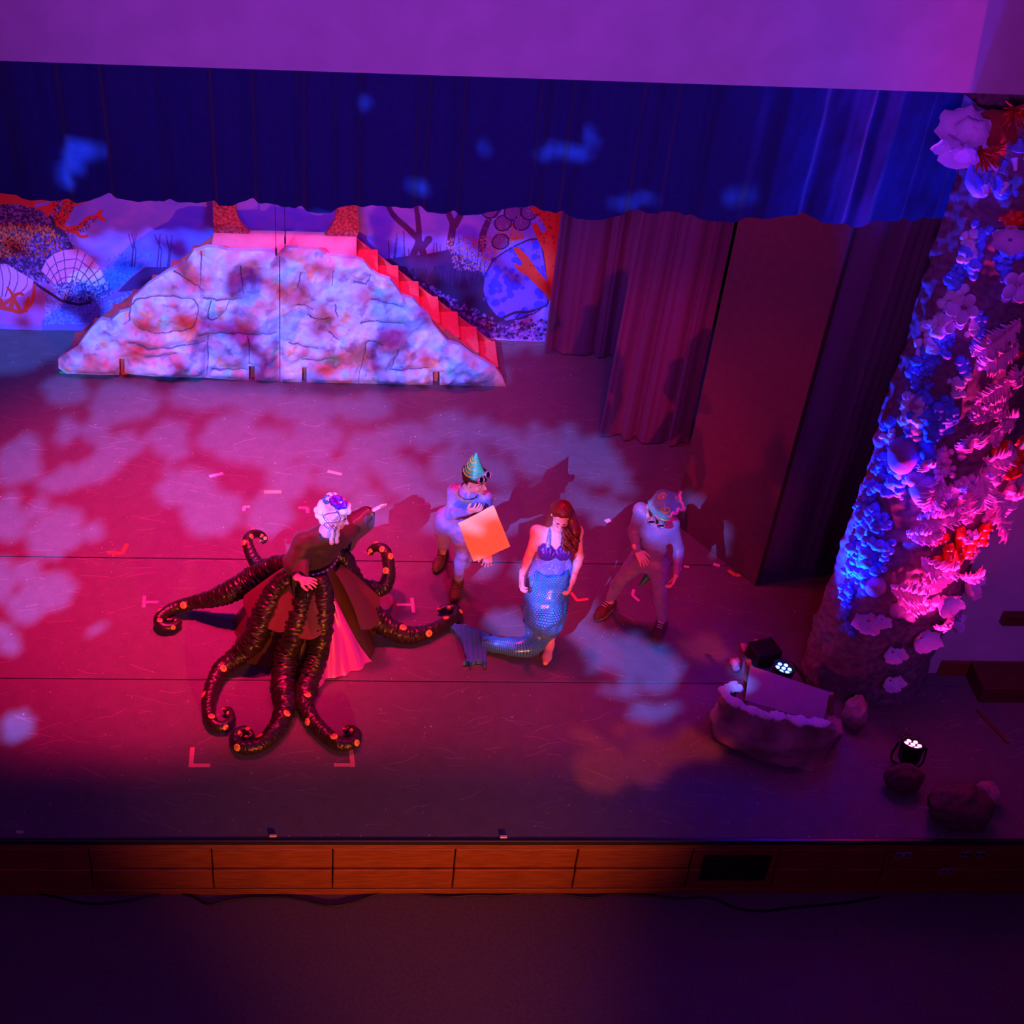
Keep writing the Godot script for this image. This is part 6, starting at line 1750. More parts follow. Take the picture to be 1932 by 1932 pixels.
	for k in 2:
		m.grid(64, 14, func(u: float, v: float) -> Vector3:
			var a := u * TAU
			var r := lerpf(0.128, 0.158, smoothstep(0.15, 1.0, v))
			var down := 0.12 - v * (0.25 + 0.05 * sin(a)) - 0.02 * v * sin(a * 3.0)
			var wing := smoothstep(0.75, 1.0, absf(cos(a))) * v * 0.05
			return waist + bb * Vector3(cos(a) * (r + wing + 0.006 * v * sin(a * 9.0)), down, sin(a) * (r * 0.84 + 0.012 * v * sin(a * 7.0)) + 0.004 * k), true)
	part("peplum", m, sequin, t)
	# tail skirt: fish-scale cloth, tight to the shin, running out over the floor
	var scales := Paint.new(Vector2.ZERO, Vector2(1, 1), 512.0, Color(0.15, 0.45, 0.62))
	for j in 17:
		for i in 17:
			var c := Vector2((i + 0.5 * (j % 2)) / 16.0, j / 16.0)
			scales.dot(c, 0.034, Color(0.1, 0.3, 0.52))
			scales.dot(c + Vector2(0, 0.006), 0.027, [Color(0.36, 0.78, 1.0), Color(0.3, 0.84, 0.88), Color(0.5, 0.72, 1.0)][(i * 5 + j * 3) % 3])
	var tailm := mat(Color.WHITE, 0.28, {"albedo_texture": scales.texture(), "uv1_scale": Vector3(3.0, 3.8, 1), "metallic": 0.25})
	var path := [Vector3(0.420, 0.909, -2.140), Vector3(0.424, 0.774, -2.130), Vector3(0.420, 0.618, -2.100), Vector3(0.423, 0.472, -2.070), Vector3(0.430, 0.270, -2.109), Vector3(0.396, 0.160, -2.070), Vector3(0.338, 0.110, -2.003), Vector3(0.243, 0.100, -1.966), Vector3(0.113, 0.085, -1.999), Vector3(-0.007, 0.070, -2.045), Vector3(-0.077, 0.050, -2.077)]
	var pts := smooth_line(path, 7)
	var rad := spread([0.160, 0.180, 0.19, 0.19, 0.165, 0.118, 0.098, 0.09, 0.082, 0.07, 0.05], pts.size())
	m = MB.new()
	m.tube(pts, rad, 40, false)
	var wr := noise(133, 1.0, 3)
	for i in m.v.size():
		var c: Vector3 = pts[int(i / 40.0)]
		var d := m.v[i] - c
		var k := int(i / 40.0) / float(pts.size())
		var fold := 0.035 * sin(m.uv[i].x * TAU * 5.0 + k * 14.0) * smoothstep(0.1, 0.5, k) + 0.2 * wr.get_noise_3dv(m.v[i] * 5.0)
		m.v[i] = c + d * Vector3(1, 1, 0.97) * (1.0 + fold)
		m.v[i].y = maxf(m.v[i].y, 0.006)
	var tail := part("tail_skirt", m, tailm, t)
	# tail fin lying on the floor
	var fin: Array = [Vector2(-0.020, -2.173), Vector2(-0.097, -2.219), Vector2(-0.188, -2.271), Vector2(-0.295, -2.283), Vector2(-0.350, -2.322), Vector2(-0.357, -2.268), Vector2(-0.301, -2.176), Vector2(-0.261, -2.059), Vector2(-0.249, -1.956), Vector2(-0.235, -1.879), Vector2(-0.270, -1.835), Vector2(-0.219, -1.842), Vector2(-0.213, -1.779), Vector2(-0.191, -1.842), Vector2(-0.107, -1.856), Vector2(-0.093, -1.793), Vector2(-0.062, -1.843), Vector2(-0.066, -1.920), Vector2(-0.030, -2.036)]
	var flat := PackedVector2Array()
	for q in smooth_line(fin + [fin[0]], 3):
		flat.append(Vector2(q.x, -q.y))
	flat.remove_at(flat.size() - 1)
	m = MB.new()
	m.slab(flat, Vector3(0, 0.035, 0), Basis(Vector3.RIGHT, Vector3.FORWARD, Vector3.UP), 0.05)
	for i in m.v.size():
		m.uv[i] = Vector2(m.v[i].x * 1.6, m.v[i].z * 1.3)
		m.v[i].y += 0.03 * wr.get_noise_2d(m.v[i].x * 6.0, m.v[i].z * 6.0)
		m.v[i].y = maxf(m.v[i].y, 0.004)
	part("tail_fin", m, tailm, tail)
	# hair: cap over the skull and long curls over one shoulder
	f = Field.new()
	f.ell(head + hb * Vector3(0, 0.035, -0.028), Vector3(0.084, 0.088, 0.088), hb, 0.02)
	f.ell(head + hb * Vector3(0, 0.085, 0.0), Vector3(0.05, 0.03, 0.045), hb, 0.03)
	f.cap(head + hb * Vector3(-0.05, 0.0, -0.05), Vector3(0.359, 1.242, -2.200), 0.045, 0.03, 0.04)
	f.cap(head + hb * Vector3(0.075, -0.01, -0.03), Vector3(0.549, 1.399, -2.020), 0.035, 0.05, 0.04)
	f.cap(Vector3(0.549, 1.399, -2.020), Vector3(0.562, 1.237, -1.970), 0.055, 0.04, 0.04)
	m = MB.new()
	f.build(m, 0.009)
	for i in m.v.size():
		m.v[i] += (m.v[i] - head).normalized() * (0.006 * wr.get_noise_3dv(m.v[i] * Vector3(60, 14, 60)))
	var auburn := mottled(134, 0.08, [Color(0.3, 0.1, 0.06), Color(0.5, 0.2, 0.1)], 5.0, 0.4)
	var hair := part("hair", m, auburn, t)
	for i in 16:
		var a: Vector3 = Vector3(0.524, 1.435, -1.990) + Vector3(rng.randf_range(-0.05, 0.05), rng.randf_range(-0.02, 0.03), rng.randf_range(-0.03, 0.03))
		var c := []
		var ph := rng.randf() * TAU
		for k in 14:
			var q := k / 13.0
			c.append(a + Vector3(0.022 * sin(q * 13.0 + ph), -q * rng.randf_range(0.19, 0.2), 0.02 * cos(q * 13.0 + ph) + 0.03 * q))
		m = MB.new()
		m.tube(c, spread([0.012, 0.016, 0.006], 14), 6)
		part("curl", m, auburn, hair)

# crouching man in fish cap
func crouching_man() -> void:
	var head: Vector3 = Vector3(1.216, 1.558, -2.100)
	var neck: Vector3 = Vector3(1.269, 1.375, -2.240)
	var chest: Vector3 = Vector3(1.303, 1.214, -2.240)
	var pelvis: Vector3 = Vector3(1.317, 0.815, -2.330)
	var rs: Vector3 = Vector3(1.153, 1.375, -2.320)
	var ls: Vector3 = Vector3(1.402, 1.331, -2.200)
	var re: Vector3 = Vector3(1.128, 1.137, -2.340)
	var rw: Vector3 = Vector3(1.153, 1.035, -2.200)
	var le: Vector3 = Vector3(1.505, 1.064, -2.200)
	var lw: Vector3 = Vector3(1.489, 0.903, -2.060)
	var rh: Vector3 = Vector3(1.243, 0.787, -2.360)
	var lh: Vector3 = Vector3(1.387, 0.812, -2.280)
	var rk: Vector3 = Vector3(1.109, 0.562, -2.360)
	var lk: Vector3 = Vector3(1.418, 0.590, -2.200)
	var ra: Vector3 = Vector3(1.097, 0.100, -2.554)
	var la: Vector3 = Vector3(1.533, 0.100, -2.300)
	var rt: Vector3 = Vector3(0.939, 0.030, -2.390)
	var lt: Vector3 = Vector3(1.462, 0.030, -2.156)
	var hb := frame_to(Vector3(-0.25, -0.6, 0.75), Vector3(0.35, 0.7, 0.6))
	var t := thing("person", "man in purple bodysuit and green fish cap crouching with legs apart", "person", Vector3(1.3, 0, -2.35), "performers on stage")
	var f := Field.new()
	head_shape(f, head, hb, neck)
	torso_shape(f, pelvis, chest, neck, ls, rs, lh, rh, 0.9)
	arm_shape(f, rs, re, rw, 0.88)
	arm_shape(f, ls, le, lw, 0.88)
	leg_shape(f, lh, lk, la, 0.88)
	leg_shape(f, rh, rk, ra, 0.88)
	foot_shape(f, la, lt)
	foot_shape(f, ra, rt)
	var m := MB.new()
	f.build(m, 0.012)
	f = Field.new()
	head_shape(f, head, hb, head.lerp(neck, 0.7))
	f.build(m, 0.005)
	f = Field.new()
	hand_shape(f, rw, Vector3(1.218, 0.958, -2.140) - rw, Vector3(-0.3, -0.4, -0.8), 1.0, 0.3)
	f.build(m, 0.0045)
	f = Field.new()
	hand_shape(f, lw, Vector3(1.453, 0.812, -2.000) - lw, Vector3(-1, 0, -0.3), 1.0, 0.7)
	f.build(m, 0.0045)
	var body := part("body", m, skin, t)
	face_parts(body, head, hb, Color(0.75, 0.42, 0.4), Color(0.2, 0.12, 0.08))
	f = Field.new()
	torso_shape(f, pelvis, chest, neck.lerp(chest, 0.15), ls, rs, lh, rh, 0.9)
	arm_shape(f, rs, re, rw, 0.88)
	arm_shape(f, ls, le, lw, 0.88)
	leg_shape(f, lh, lk, la + Vector3(0, 0.03, 0), 0.88)
	leg_shape(f, rh, rk, ra + Vector3(0, 0.03, 0), 0.88)
	m = MB.new()
	f.build(m, 0.012, 0.01)
	part("bodysuit", m, mottled(141, 0.02, [Color(0.42, 0.36, 0.48), Color(0.6, 0.46, 0.54), Color(0.42, 0.44, 0.62), Color(0.68, 0.5, 0.5)], 1.6, 0.45, {"rim_enabled": true, "rim": 0.3}), t)
	var upper := mottled(142, 0.05, [Color(0.3, 0.16, 0.16), Color(0.4, 0.24, 0.22)], 3.0, 0.7)
	shoe(t, la, lt, upper, mat(Color(0.85, 0.7, 0.62), 0.7), mat(Color(0.85, 0.8, 0.8), 0.8))
	shoe(t, ra, rt, upper, mat(Color(0.85, 0.7, 0.62), 0.7), mat(Color(0.85, 0.8, 0.8), 0.8))
	# dark hair, then the fish cap: a rounded hood ending in an open mouth
	f = Field.new()
	f.ell(head + hb * Vector3(0, 0.03, -0.03), Vector3(0.084, 0.088, 0.088), hb, 0.02)
	m = MB.new()
	f.build(m, 0.009)
	for i in m.v.size():
		m.v[i] += (m.v[i] - head).normalized() * 0.012 * reef_noise.get_noise_3dv(m.v[i] * 60.0)
	part("hair", m, mat(Color(0.06, 0.04, 0.04), 0.6), t)
	var a: Vector3 = head + hb * Vector3(-0.03, 0.07, -0.02)
	var e: Vector3 = Vector3(1.396, 1.650, -2.100)
	var fb := frame_to(e - a, Vector3(0.1, 1, 0.7))
	var len := (e - a).length()
	var skinm := mottled(143, 0.05, [Color(0.2, 0.75, 0.62), Color(0.45, 0.98, 0.85), Color(0.32, 0.88, 0.74)], 3.0, 0.25)
	var girth := func(v: float, ang: float) -> Vector3:
		var r := lerpf(0.055, 0.12, smoothstep(0.0, 0.4, v)) * lerpf(1.0, 0.56, smoothstep(0.45, 1.0, v))
		var gape := 1.0 + 0.35 * smoothstep(0.8, 1.0, v)
		return a + fb * Vector3(cos(ang) * r * 1.05, sin(ang) * r * gape * 0.95, v * len - 0.07 * (1.0 - v) + 0.02 * v * cos(ang * 2.0))
	m = MB.new()
	for k in 2:
		m.grid(32, 20, func(u: float, v: float) -> Vector3:
			var p: Vector3 = girth.call(v, u * TAU)
			return p + (a + fb * Vector3(0, 0, v * len) - p).normalized() * 0.006 * k, true)
	m.blob(a - fb.z * 0.05, Vector3(0.055, 0.052, 0.035), reef_noise, 0.0, 1.0, fb, 16, 10)
	var hood := part("fish_cap", m, skinm, t)
	m = MB.new()
	var rimp := []
	for i in 33:
		rimp.append(girth.call(1.0, TAU * i / 32.0) + fb.z * 0.005 * sin(i * 1.9))
	m.tube(rimp, spread([0.013, 0.013], 33), 8, false)
	part("lip", m, mat(Color(0.92, 0.88, 0.94), 0.3), hood)
	m = MB.new()
	var seam := []
	for i in 14:
		seam.append(girth.call(0.42 + 0.58 * i / 13.0, 2.6 + 0.2 * sin(i * 1.3)) - fb.x * 0.003)
	m.tube(seam, spread([0.008, 0.015, 0.012], 14), 7)
	part("gill_stripe", m, mat(Color(0.9, 0.84, 0.92), 0.3), hood)
	for ang in [1.15, 2.15, 3.6]:
		m = MB.new()
		var ring := []
		for i in 13:
			var an := TAU * i / 12.0
			ring.append(girth.call(0.38 + 0.13 * sin(an), ang + 0.2 * cos(an)) + (girth.call(0.4, ang) - a - fb.z * 0.4 * len).normalized() * 0.003)
		m.tube(ring, spread([0.005, 0.005], 13), 6)
		part("eye_ring", m, mat(Color(0.8, 0.95, 0.3), 0.4), hood)
	goggles(t, head + hb * Vector3(0.0, 0.05, 0.115), hb * Basis(Vector3.RIGHT, -0.35), 1.05)
	strap_ring(t, head + hb * Vector3(0, 0.045, -0.008), hb, 0.092, 0.112, 0.026, mat(Color(0.3, 0.13, 0.1), 0.6), "goggle_strap")
	# green tail hanging between the legs
	m = MB.new()
	var tl := smooth_line([pelvis + Vector3(0.02, -0.02, -0.1), Vector3(1.360, 0.690, -2.360), Vector3(1.332, 0.609, -2.340), Vector3(1.263, 0.532, -2.300)], 6)
	m.tube(tl, spread([0.05, 0.05, 0.045, 0.03, 0.008], tl.size()), 10)
	for i in m.v.size():
		m.v[i] += Vector3(0, 0.006, 0) * sin(m.uv[i].y * 160.0)
	part("tail", m, mottled(144, 0.06, [Color(0.06, 0.45, 0.2), Color(0.2, 0.75, 0.35)], 4.0, 0.4), t)

# woman in tentacle costume, white curled wig
func tentacle_woman() -> void:
	var head: Vector3 = Vector3(-1.375, 1.411, -2.150)
	var neck: Vector3 = Vector3(-1.427, 1.210, -2.200)
	var chest: Vector3 = Vector3(-1.488, 1.024, -2.240)
	var pelvis: Vector3 = Vector3(-1.559, 0.684, -2.260)
	var rs: Vector3 = Vector3(-1.643, 1.103, -2.160)
	var ls: Vector3 = Vector3(-1.326, 1.040, -2.320)
	var re: Vector3 = Vector3(-1.712, 0.892, -2.080)
	var rw: Vector3 = Vector3(-1.663, 0.920, -1.920)
	var le: Vector3 = Vector3(-1.216, 1.047, -2.500)
	var lw: Vector3 = Vector3(-1.104, 1.107, -2.550)
	var rh: Vector3 = Vector3(-1.631, 0.622, -2.260)
	var lh: Vector3 = Vector3(-1.487, 0.624, -2.260)
	var hb := frame_to(Vector3(0.86, -0.12, 0.42), Vector3(0.15, 1, 0.1))
	var base := Vector3(-1.63, 0, -2.26)
	var t := thing("person", "woman in dark tentacle dress with white curled wig reaching out", "person", base, "performers on stage")
	var f := Field.new()
	head_shape(f, head, hb, neck)
	torso_shape(f, pelvis, chest, neck, ls, rs, lh, rh, 1.02)
	arm_shape(f, rs, re, rw)
	arm_shape(f, ls, le, lw)
	leg_shape(f, lh, lh + Vector3(0, -0.38, 0.02), Vector3(lh.x, 0.1, lh.z))
	leg_shape(f, rh, rh + Vector3(0, -0.38, 0.02), Vector3(rh.x, 0.1, rh.z))
	foot_shape(f, Vector3(lh.x, 0.1, lh.z), Vector3(lh.x, 0.03, lh.z + 0.3))
	foot_shape(f, Vector3(rh.x, 0.1, rh.z), Vector3(rh.x, 0.03, rh.z + 0.3))
	var m := MB.new()
	f.build(m, 0.014)
	f = Field.new()
	head_shape(f, head, hb, head.lerp(neck, 0.7))
	f.build(m, 0.005)
	f = Field.new()
	hand_shape(f, lw, Vector3(-0.958, 1.173, -2.600) - lw, Vector3(0.2, -0.6, 0.7), -1.0, 0.1, 0.28)
	f.build(m, 0.0045)
	f = Field.new()
	hand_shape(f, rw, Vector3(-1.540, 0.948, -1.840) - rw, Vector3(0.1, -1.0, -0.2), -1.0, 0.35, 0.18)
	f.build(m, 0.0045)
	var body := part("body", m, mat(Color(0.9, 0.74, 0.72), 0.55, {"subsurf_scatter_enabled": true, "subsurf_scatter_strength": 0.15}), t)
	face_parts(body, head, hb, Color(0.7, 0.2, 0.35), Color(0.15, 0.1, 0.12))
	var cloth := mottled(151, 0.04, [Color(0.2, 0.16, 0.15), Color(0.28, 0.22, 0.2)], 2.0, 0.6, {"rim_enabled": true, "rim": 0.25})
	var satin := mottled(152, 0.05, [Color(0.1, 0.085, 0.07), Color(0.24, 0.18, 0.13)], 2.5, 0.36, {"metallic_specular": 0.6})
	# bodice
	f = Field.new()
	torso_shape(f, pelvis, chest, neck.lerp(chest, 0.2), ls, rs, lh, rh, 1.1, 0.02)
	f.cap(rs, rs.lerp(re, 0.8), 0.075, 0.1, 0.05)
	f.cap(ls, le, 0.07, 0.075, 0.05)
	f.cap(le, le.lerp(lw, 0.85), 0.075, 0.06, 0.03)
	m = MB.new()
	f.build(m, 0.014, 0.012)
	for i in m.v.size():
		m.v[i] += Vector3(0.5, 0.3, 1.0).normalized() * 0.012 * reef_noise.get_noise_3dv(m.v[i] * Vector3(6, 12, 6))
	var bodice := part("bodice", m, cloth, t)
	# wide sleeves hanging from the arms
	m = MB.new()
	for k in 2:
		m.grid(30, 10, func(u: float, v: float) -> Vector3:
			var c := ls.lerp(le, 0.35).lerp(lw, v)
			var a := u * TAU
			var ax := (lw - ls).normalized()
			var sx := ax.cross(Vector3.UP).normalized()
			var sy := sx.cross(ax)
			var hang := maxf(0.0, -sin(a)) * 0.17 * (1.0 - v * 0.35) * (1.0 + 0.15 * sin(v * 9.0))
			return c + sx * cos(a) * (0.06 + 0.012 * sin(v * 14.0)) + sy * (sin(a) * 0.065) - Vector3(0, hang, 0) + sx * 0.004 * k, true)
	part("sleeve", m, mottled(153, 0.05, [Color(0.3, 0.28, 0.34), Color(0.4, 0.36, 0.42)], 2.0, 0.5, {"rim_enabled": true, "rim": 0.3}), bodice)
	m = MB.new()
	for k in 2:
		m.grid(30, 10, func(u: float, v: float) -> Vector3:
			var c := rs.lerp(re, 0.4).lerp(rw + (rw - re) * 0.0, v)
			var a := u * TAU
			var hang := maxf(0.0, -sin(a)) * 0.26 * v * (1.0 + 0.2 * sin(u * 30.0))
			return c + Vector3(cos(a) * (0.085 - 0.02 * v), sin(a) * (0.075 - 0.02 * v) - hang, cos(a + 0.8) * 0.05 + 0.004 * k), true)
	part("sleeve", m, cloth, bodice)
	# skirt: dark cone in deep folds
	var waist: Vector3 = Vector3(-1.559, 0.801, -2.250)
	var fold := noise(154, 1.0, 2)
	var skirt_at := func(a: float, v: float, out: float) -> Vector3:
		var c := waist.lerp(base, v)
		var r := lerpf(0.16, 0.63, pow(v, 0.8)) + out
		r *= 1.0 + v * (0.035 * sin(a * 13.0 + 2.0 * fold.get_noise_1d(a * 3.0)) + 0.03 * sin(a * 7.0 + 1.0))
		return Vector3(c.x + sin(a) * r, maxf(c.y, 0.006), c.z + cos(a) * r * 0.94)
	m = MB.new()
	for k in 2:
		m.grid(160, 24, func(u: float, v: float) -> Vector3:
			return skirt_at.call(u * TAU, v, -0.006 * k), true)
	part("skirt", m, mottled(155, 0.04, [Color(0.3, 0.19, 0.12), Color(0.4, 0.27, 0.18)], 2.0, 0.4, {"metallic_specular": 0.6}), t)
	# petal-shaped upper panels of the overskirt
	for q in [[-1.15, 0.36, 0.5], [-0.55, 0.26, 0.46], [-0.05, 0.24, 0.47], [1.25, 0.4, 0.6]]:
		m = MB.new()
		for k in 2:
			m.grid(14, 10, func(u: float, v: float) -> Vector3:
				return skirt_at.call(q[0] + (u - 0.5) * 2.0 * q[1] * (0.75 + 0.25 * v), v * q[2] * (1.0 - 0.12 * pow(absf(u - 0.5) * 2.0, 2.0)), 0.06 + 0.09 * v + 0.004 * k))
		part("overskirt_panel", m, mottled(156, 0.05, [Color(0.36, 0.22, 0.2), Color(0.44, 0.28, 0.24)], 2.0, 0.6), t)
	# shiny pink satin panel
	m = MB.new()
	for k in 2:
		m.grid(40, 24, func(u: float, v: float) -> Vector3:
			var a := lerpf(0.25, 0.16, v) + u * lerpf(0.2, 0.8, pow(v, 0.75))
			return skirt_at.call(a, v * 1.0, 0.06 + 0.014 * sin(u * 16.0 + v * 2.0) * (0.3 + v) + 0.004 * k))
	part("satin_panel", m, mat(Color(0.92, 0.3, 0.95), 0.25, {"metallic": 0.15, "rim_enabled": true, "rim": 0.4}), t)
	# beaded belt
	var belt := []
	for i in 33:
		var a := TAU * i / 32.0
		belt.append(waist + Vector3(sin(a) * 0.2, 0.06 - 0.03 * cos(a) - 0.07 * sin(a) * -1.0 * 0.6, cos(a) * 0.18))
	m = MB.new()
	m.tube(belt, spread([0.016, 0.016], 33), 8, false)
	var bl := part("belt", m, mat(Color(0.4, 0.1, 0.55), 0.25, {"metallic": 0.4}), t)
	m = MB.new()
	for i in 32:
		m.blob(belt[i] + (belt[i] - waist).normalized() * 0.012 + Vector3(0, 0.008, 0), Vector3.ONE * 0.012, reef_noise, 0.0, 1.0, Basis.IDENTITY, 8, 5)
	part("bead_string", m, mat(Color(0.75, 0.6, 0.9), 0.15, {"metallic": 0.5}), bl)
	# tentacles: path with heights, radii
	var arms := [
		[[Vector3(-1.769, 0.780, -2.270), Vector3(-1.909, 0.660, -2.348), Vector3(-2.073, 0.500, -2.386), Vector3(-2.204, 0.400, -2.385), Vector3(-2.384, 0.270, -2.393), Vector3(-2.610, 0.150, -2.443), Vector3(-2.783, 0.100, -2.425), Vector3(-2.885, 0.090, -2.340), Vector3(-2.910, 0.080, -2.270), Vector3(-2.864, 0.070, -2.215), Vector3(-2.783, 0.060, -2.227), Vector3(-2.738, 0.060, -2.280), Vector3(-2.784, 0.060, -2.319), Vector3(-2.827, 0.060, -2.292)], [0.07, 0.09, 0.1, 0.1, 0.085, 0.06, 0.052, 0.048, 0.045, 0.042, 0.038, 0.032, 0.025, 0.015]],
		[[Vector3(-1.964, 0.500, -2.470), Vector3(-2.046, 0.500, -2.551), Vector3(-2.103, 0.550, -2.605), Vector3(-2.137, 0.600, -2.673), Vector3(-2.151, 0.620, -2.749), Vector3(-2.113, 0.620, -2.821), Vector3(-2.052, 0.580, -2.869), Vector3(-2.010, 0.540, -2.859), Vector3(-2.033, 0.520, -2.824)], [0.07, 0.062, 0.056, 0.05, 0.045, 0.042, 0.036, 0.03, 0.02]],
		[[Vector3(-1.730, 0.840, -2.085), Vector3(-1.856, 0.680, -2.074), Vector3(-1.960, 0.500, -1.960), Vector3(-2.048, 0.300, -1.846), Vector3(-2.207, 0.120, -1.803), Vector3(-2.329, 0.080, -1.691), Vector3(-2.388, 0.070, -1.482), Vector3(-2.397, 0.060, -1.268), Vector3(-2.351, 0.055, -1.123), Vector3(-2.267, 0.050, -1.089), Vector3(-2.204, 0.050, -1.163), Vector3(-2.229, 0.050, -1.267), Vector3(-2.271, 0.050, -1.255)], [0.06, 0.085, 0.1, 0.1, 0.085, 0.07, 0.06, 0.055, 0.05, 0.045, 0.038, 0.03, 0.018]],
		[[Vector3(-1.606, 0.840, -2.035), Vector3(-1.649, 0.620, -1.947), Vector3(-1.708, 0.420, -1.823), Vector3(-1.778, 0.200, -1.730), Vector3(-1.797, 0.085, -1.498), Vector3(-1.770, 0.075, -1.271), Vector3(-1.829, 0.070, -1.057), Vector3(-1.941, 0.065, -0.904), Vector3(-2.069, 0.060, -0.864), Vector3(-2.144, 0.055, -0.912), Vector3(-2.150, 0.055, -1.001), Vector3(-2.085, 0.050, -1.050), Vector3(-2.031, 0.050, -0.995), Vector3(-2.071, 0.050, -0.961)], [0.06, 0.09, 0.1, 0.1, 0.1, 0.085, 0.07, 0.063, 0.058, 0.052, 0.046, 0.04, 0.03, 0.018]],
		[[Vector3(-1.501, 0.840, -2.049), Vector3(-1.473, 0.650, -1.970), Vector3(-1.487, 0.420, -1.826), Vector3(-1.529, 0.200, -1.732), Vector3(-1.583, 0.085, -1.560), Vector3(-1.617, 0.075, -1.366), Vector3(-1.568, 0.070, -1.196), Vector3(-1.470, 0.065, -1.041), Vector3(-1.336, 0.060, -0.912), Vector3(-1.221, 0.055, -0.917), Vector3(-1.182, 0.055, -1.007), Vector3(-1.234, 0.050, -1.073), Vector3(-1.286, 0.050, -1.045)], [0.06, 0.09, 0.095, 0.095, 0.09, 0.075, 0.068, 0.063, 0.058, 0.05, 0.044, 0.034, 0.02]],
		[[Vector3(-1.391, 0.860, -2.336), Vector3(-1.309, 0.740, -2.351), Vector3(-1.215, 0.500, -2.300), Vector3(-1.078, 0.280, -2.202), Vector3(-0.922, 0.140, -2.171), Vector3(-0.731, 0.080, -2.129), Vector3(-0.557, 0.070, -2.188), Vector3(-0.402, 0.065, -2.295), Vector3(-0.298, 0.060, -2.382), Vector3(-0.302, 0.060, -2.491), Vector3(-0.401, 0.055, -2.502), Vector3(-0.450, 0.050, -2.465)], [0.06, 0.085, 0.1, 0.1, 0.09, 0.075, 0.06, 0.052, 0.046, 0.04, 0.032, 0.02]],
		[[Vector3(-1.241, 0.400, -2.455), Vector3(-1.063, 0.300, -2.485), Vector3(-0.960, 0.300, -2.486), Vector3(-0.909, 0.360, -2.574), Vector3(-0.915, 0.460, -2.673), Vector3(-0.944, 0.520, -2.746), Vector3(-1.010, 0.520, -2.787), Vector3(-1.065, 0.480, -2.789), Vector3(-1.069, 0.460, -2.755)], [0.06, 0.07, 0.066, 0.06, 0.054, 0.048, 0.042, 0.036, 0.024]],
	]
	var rng := RandomNumberGenerator.new()
	rng.seed = 157
	var wr := noise(158, 1.0, 2)
	var yellow := mat(Color(0.95, 0.85, 0.3), 0.5)
	var pinkm := mat(Color(0.95, 0.5, 0.6), 0.5)
	for q in arms:
		var pts := smooth_line(q[0], 22)
		var rad := spread(q[1], pts.size())
		for i in rad.size():
			pts[i].y = maxf(pts[i].y, rad[i] * 0.98)
		m = MB.new()
		m.tube(pts, rad, 22)
		for i in 22 * pts.size():
			var c: Vector3 = pts[i / 22]
			var d := m.v[i] - c
			var k := smoothstep(0.03, 0.08, rad[i / 22])
			m.v[i] = c + d * (1.0 + k * (0.1 * sin(m.uv[i].y * 150.0 + 14.0 * wr.get_noise_2d(cos(m.uv[i].x * TAU) * 1.5, m.uv[i].y * 5.0 + 3.0 * sin(m.uv[i].x * TAU))) + 0.16 * wr.get_noise_2d(sin(m.uv[i].x * TAU) * 1.2 + 9.0, m.uv[i].y * 34.0 + 2.0 * cos(m.uv[i].x * TAU))))
		var arm := part("tentacle", m, satin, t)
		# felt flower suckers along the lower half
		var eye := Vector3(-0.2, 0.86, 0.6).normalized()
		var spots := 6
		for s in spots:
			var i := int(lerpf(pts.size() * 0.42, pts.size() - 4.0, float(s) / (spots - 1)))
			var dir: Vector3 = (pts[mini(i + 1, pts.size() - 1)] - pts[i - 1]).normalized()
			var out := (eye + dir.cross(Vector3.UP) * 0.9 * (1.0 if s % 2 else -0.6))
			out = (out - dir * out.dot(dir)).normalized()
			var sr: float = clampf(rad[i] * 0.55, 0.016, 0.032)
			var b := frame_to(out, dir)
			m = MB.new()
			m.grid(20, 2, func(u: float, v: float) -> Vector3:
				var a := u * TAU
				var w := sr * v * (1.0 + 0.1 * cos(a * 8.0))
				return pts[i] + out * (rad[i] * 1.04 + 0.006 - 0.006 * v * v) + b * Vector3(cos(a) * w, sin(a) * w, 0), true)
			var fl := part("sucker", m, yellow, arm)
			m = MB.new()
			m.blob(pts[i] + out * (rad[i] * 1.04 + 0.007), Vector3(sr * 0.45, sr * 0.45, 0.004), reef_noise, 0.0, 1.0, b, 10, 6)
			part("sucker", m, pinkm, arm)
			fl.name = "sucker_rim"
	# wig: upswept white curls
	f = Field.new()
	f.ell(head + hb * Vector3(0, 0.05, -0.04), Vector3(0.105, 0.11, 0.115), hb, 0.02)
	f.ell(head + hb * Vector3(0, -0.02, -0.09), Vector3(0.085, 0.1, 0.07), hb, 0.03)
	for i in 40:
		var d := Vector3(rng.randf_range(-1, 1), rng.randf_range(-0.75, 1), rng.randf_range(-1, 0.55)).normalized()
		f.ell(head + hb * (Vector3(0, 0.04, -0.045) + d * Vector3(0.108, 0.118, 0.118)), Vector3.ONE * rng.randf_range(0.024, 0.038), hb, 0.008)
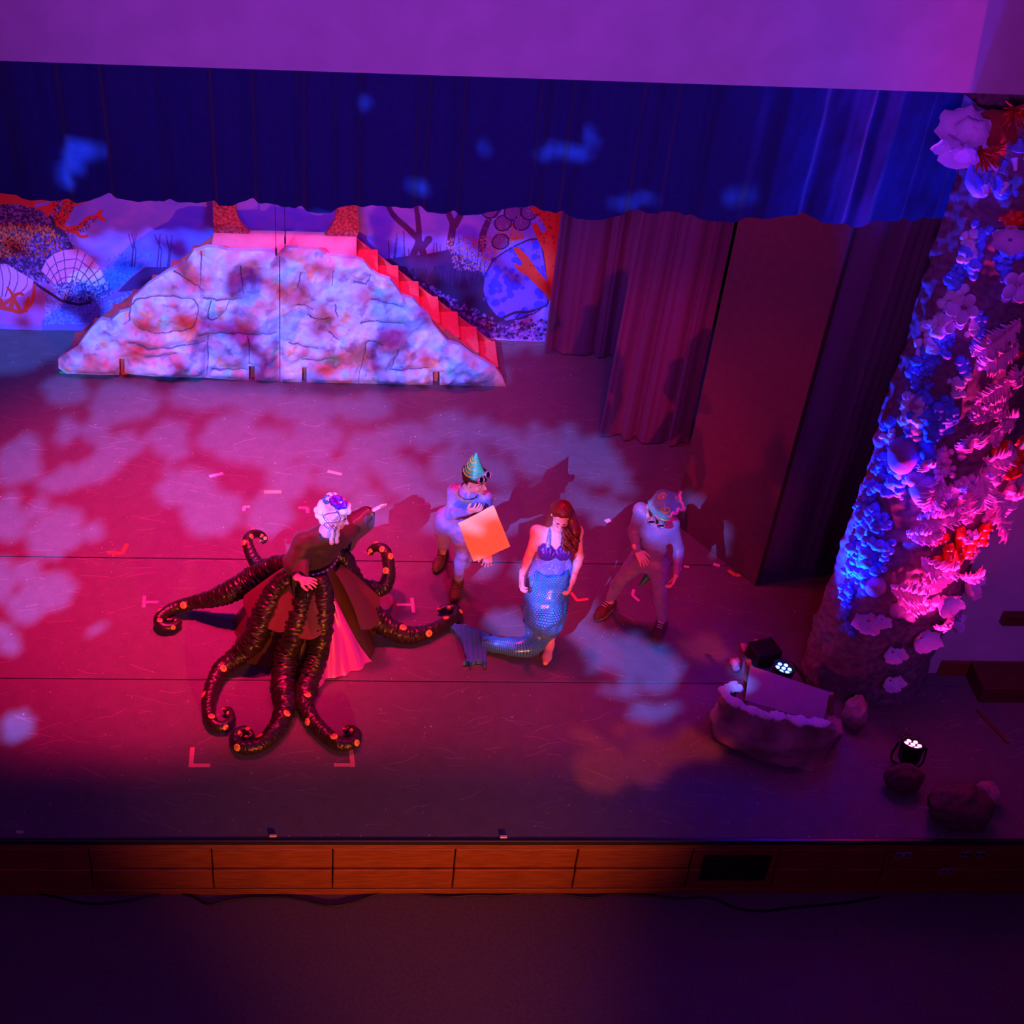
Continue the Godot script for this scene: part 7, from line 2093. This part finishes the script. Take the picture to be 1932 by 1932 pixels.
	for q in [Vector3(-0.03, 0.115, 0.07), Vector3(0.03, 0.12, 0.07), Vector3(0.0, 0.10, 0.09), Vector3(0.07, 0.02, 0.03), Vector3(-0.07, 0.02, 0.03)]:
		f.ell(head + hb * q, Vector3.ONE * 0.036, hb, 0.008)
	m = MB.new()
	f.build(m, 0.0075)
	var white := mottled(159, 0.08, [Color(0.84, 0.82, 0.86), Color(0.98, 0.96, 0.98)], 5.0, 0.6)
	var wig := part("wig", m, white, t)
	for k in [0.085, 0.05]:
		m = MB.new()
		var c := []
		for i in 12:
			c.append(head + hb * Vector3(-k - 0.02, -0.03 - i * 0.017, 0.035 if k > 0.06 else 0.065) + Vector3(0.004 * sin(i * 1.4), 0, 0.004 * cos(i * 1.4)))
		m.tube(c, spread([0.012, 0.016, 0.02], 12), 8)
		part("ringlet", m, white, wig)
	m = MB.new()
	for i in 11:
		var a := rng.randf() * TAU
		var c := head + hb * Vector3(-0.02 + 0.04 * cos(a), 0.165 + 0.012 * sin(a * 2.0), 0.01 + 0.05 * sin(a))
		m.blob(c, Vector3(0.034, 0.02, 0.034), reef_noise, 0.6, 24.0, Basis(Vector3(cos(a), 0.3, sin(a)).normalized(), 0.9), 12, 8)
	part("violet_bow", m, mat(Color(0.35, 0.06, 0.72), 0.35), wig)
	m = MB.new()
	for i in 7:
		var a := rng.randf() * TAU
		m.blob(head + hb * Vector3(0.03 * cos(a) - 0.03, 0.155, -0.07 + 0.03 * sin(a)), Vector3(0.026, 0.016, 0.026), reef_noise, 0.6, 24.0, Basis(Vector3(cos(a), 0.2, sin(a)).normalized(), 0.8), 10, 7)
	part("teal_bow", m, mat(Color(0.1, 0.5, 0.62), 0.35), wig)
	for s in 2:
		var c := []
		var a0 := s * 2.4
		for i in 16:
			var q := i / 15.0
			c.append(head + hb * (Vector3(-0.05, 0.14, 0.03 - 0.02 * s) + Vector3(-0.07 * sin(q * 2.0), -0.16 * q, 0.06 * sin(q * 6.0 + a0))) - hb.x * 0.04)
		m = MB.new()
		m.tube(c, spread([0.004, 0.003], 16), 5)
		part("ribbon", m, mat(Color(0.3, 0.06, 0.55), 0.35), wig)
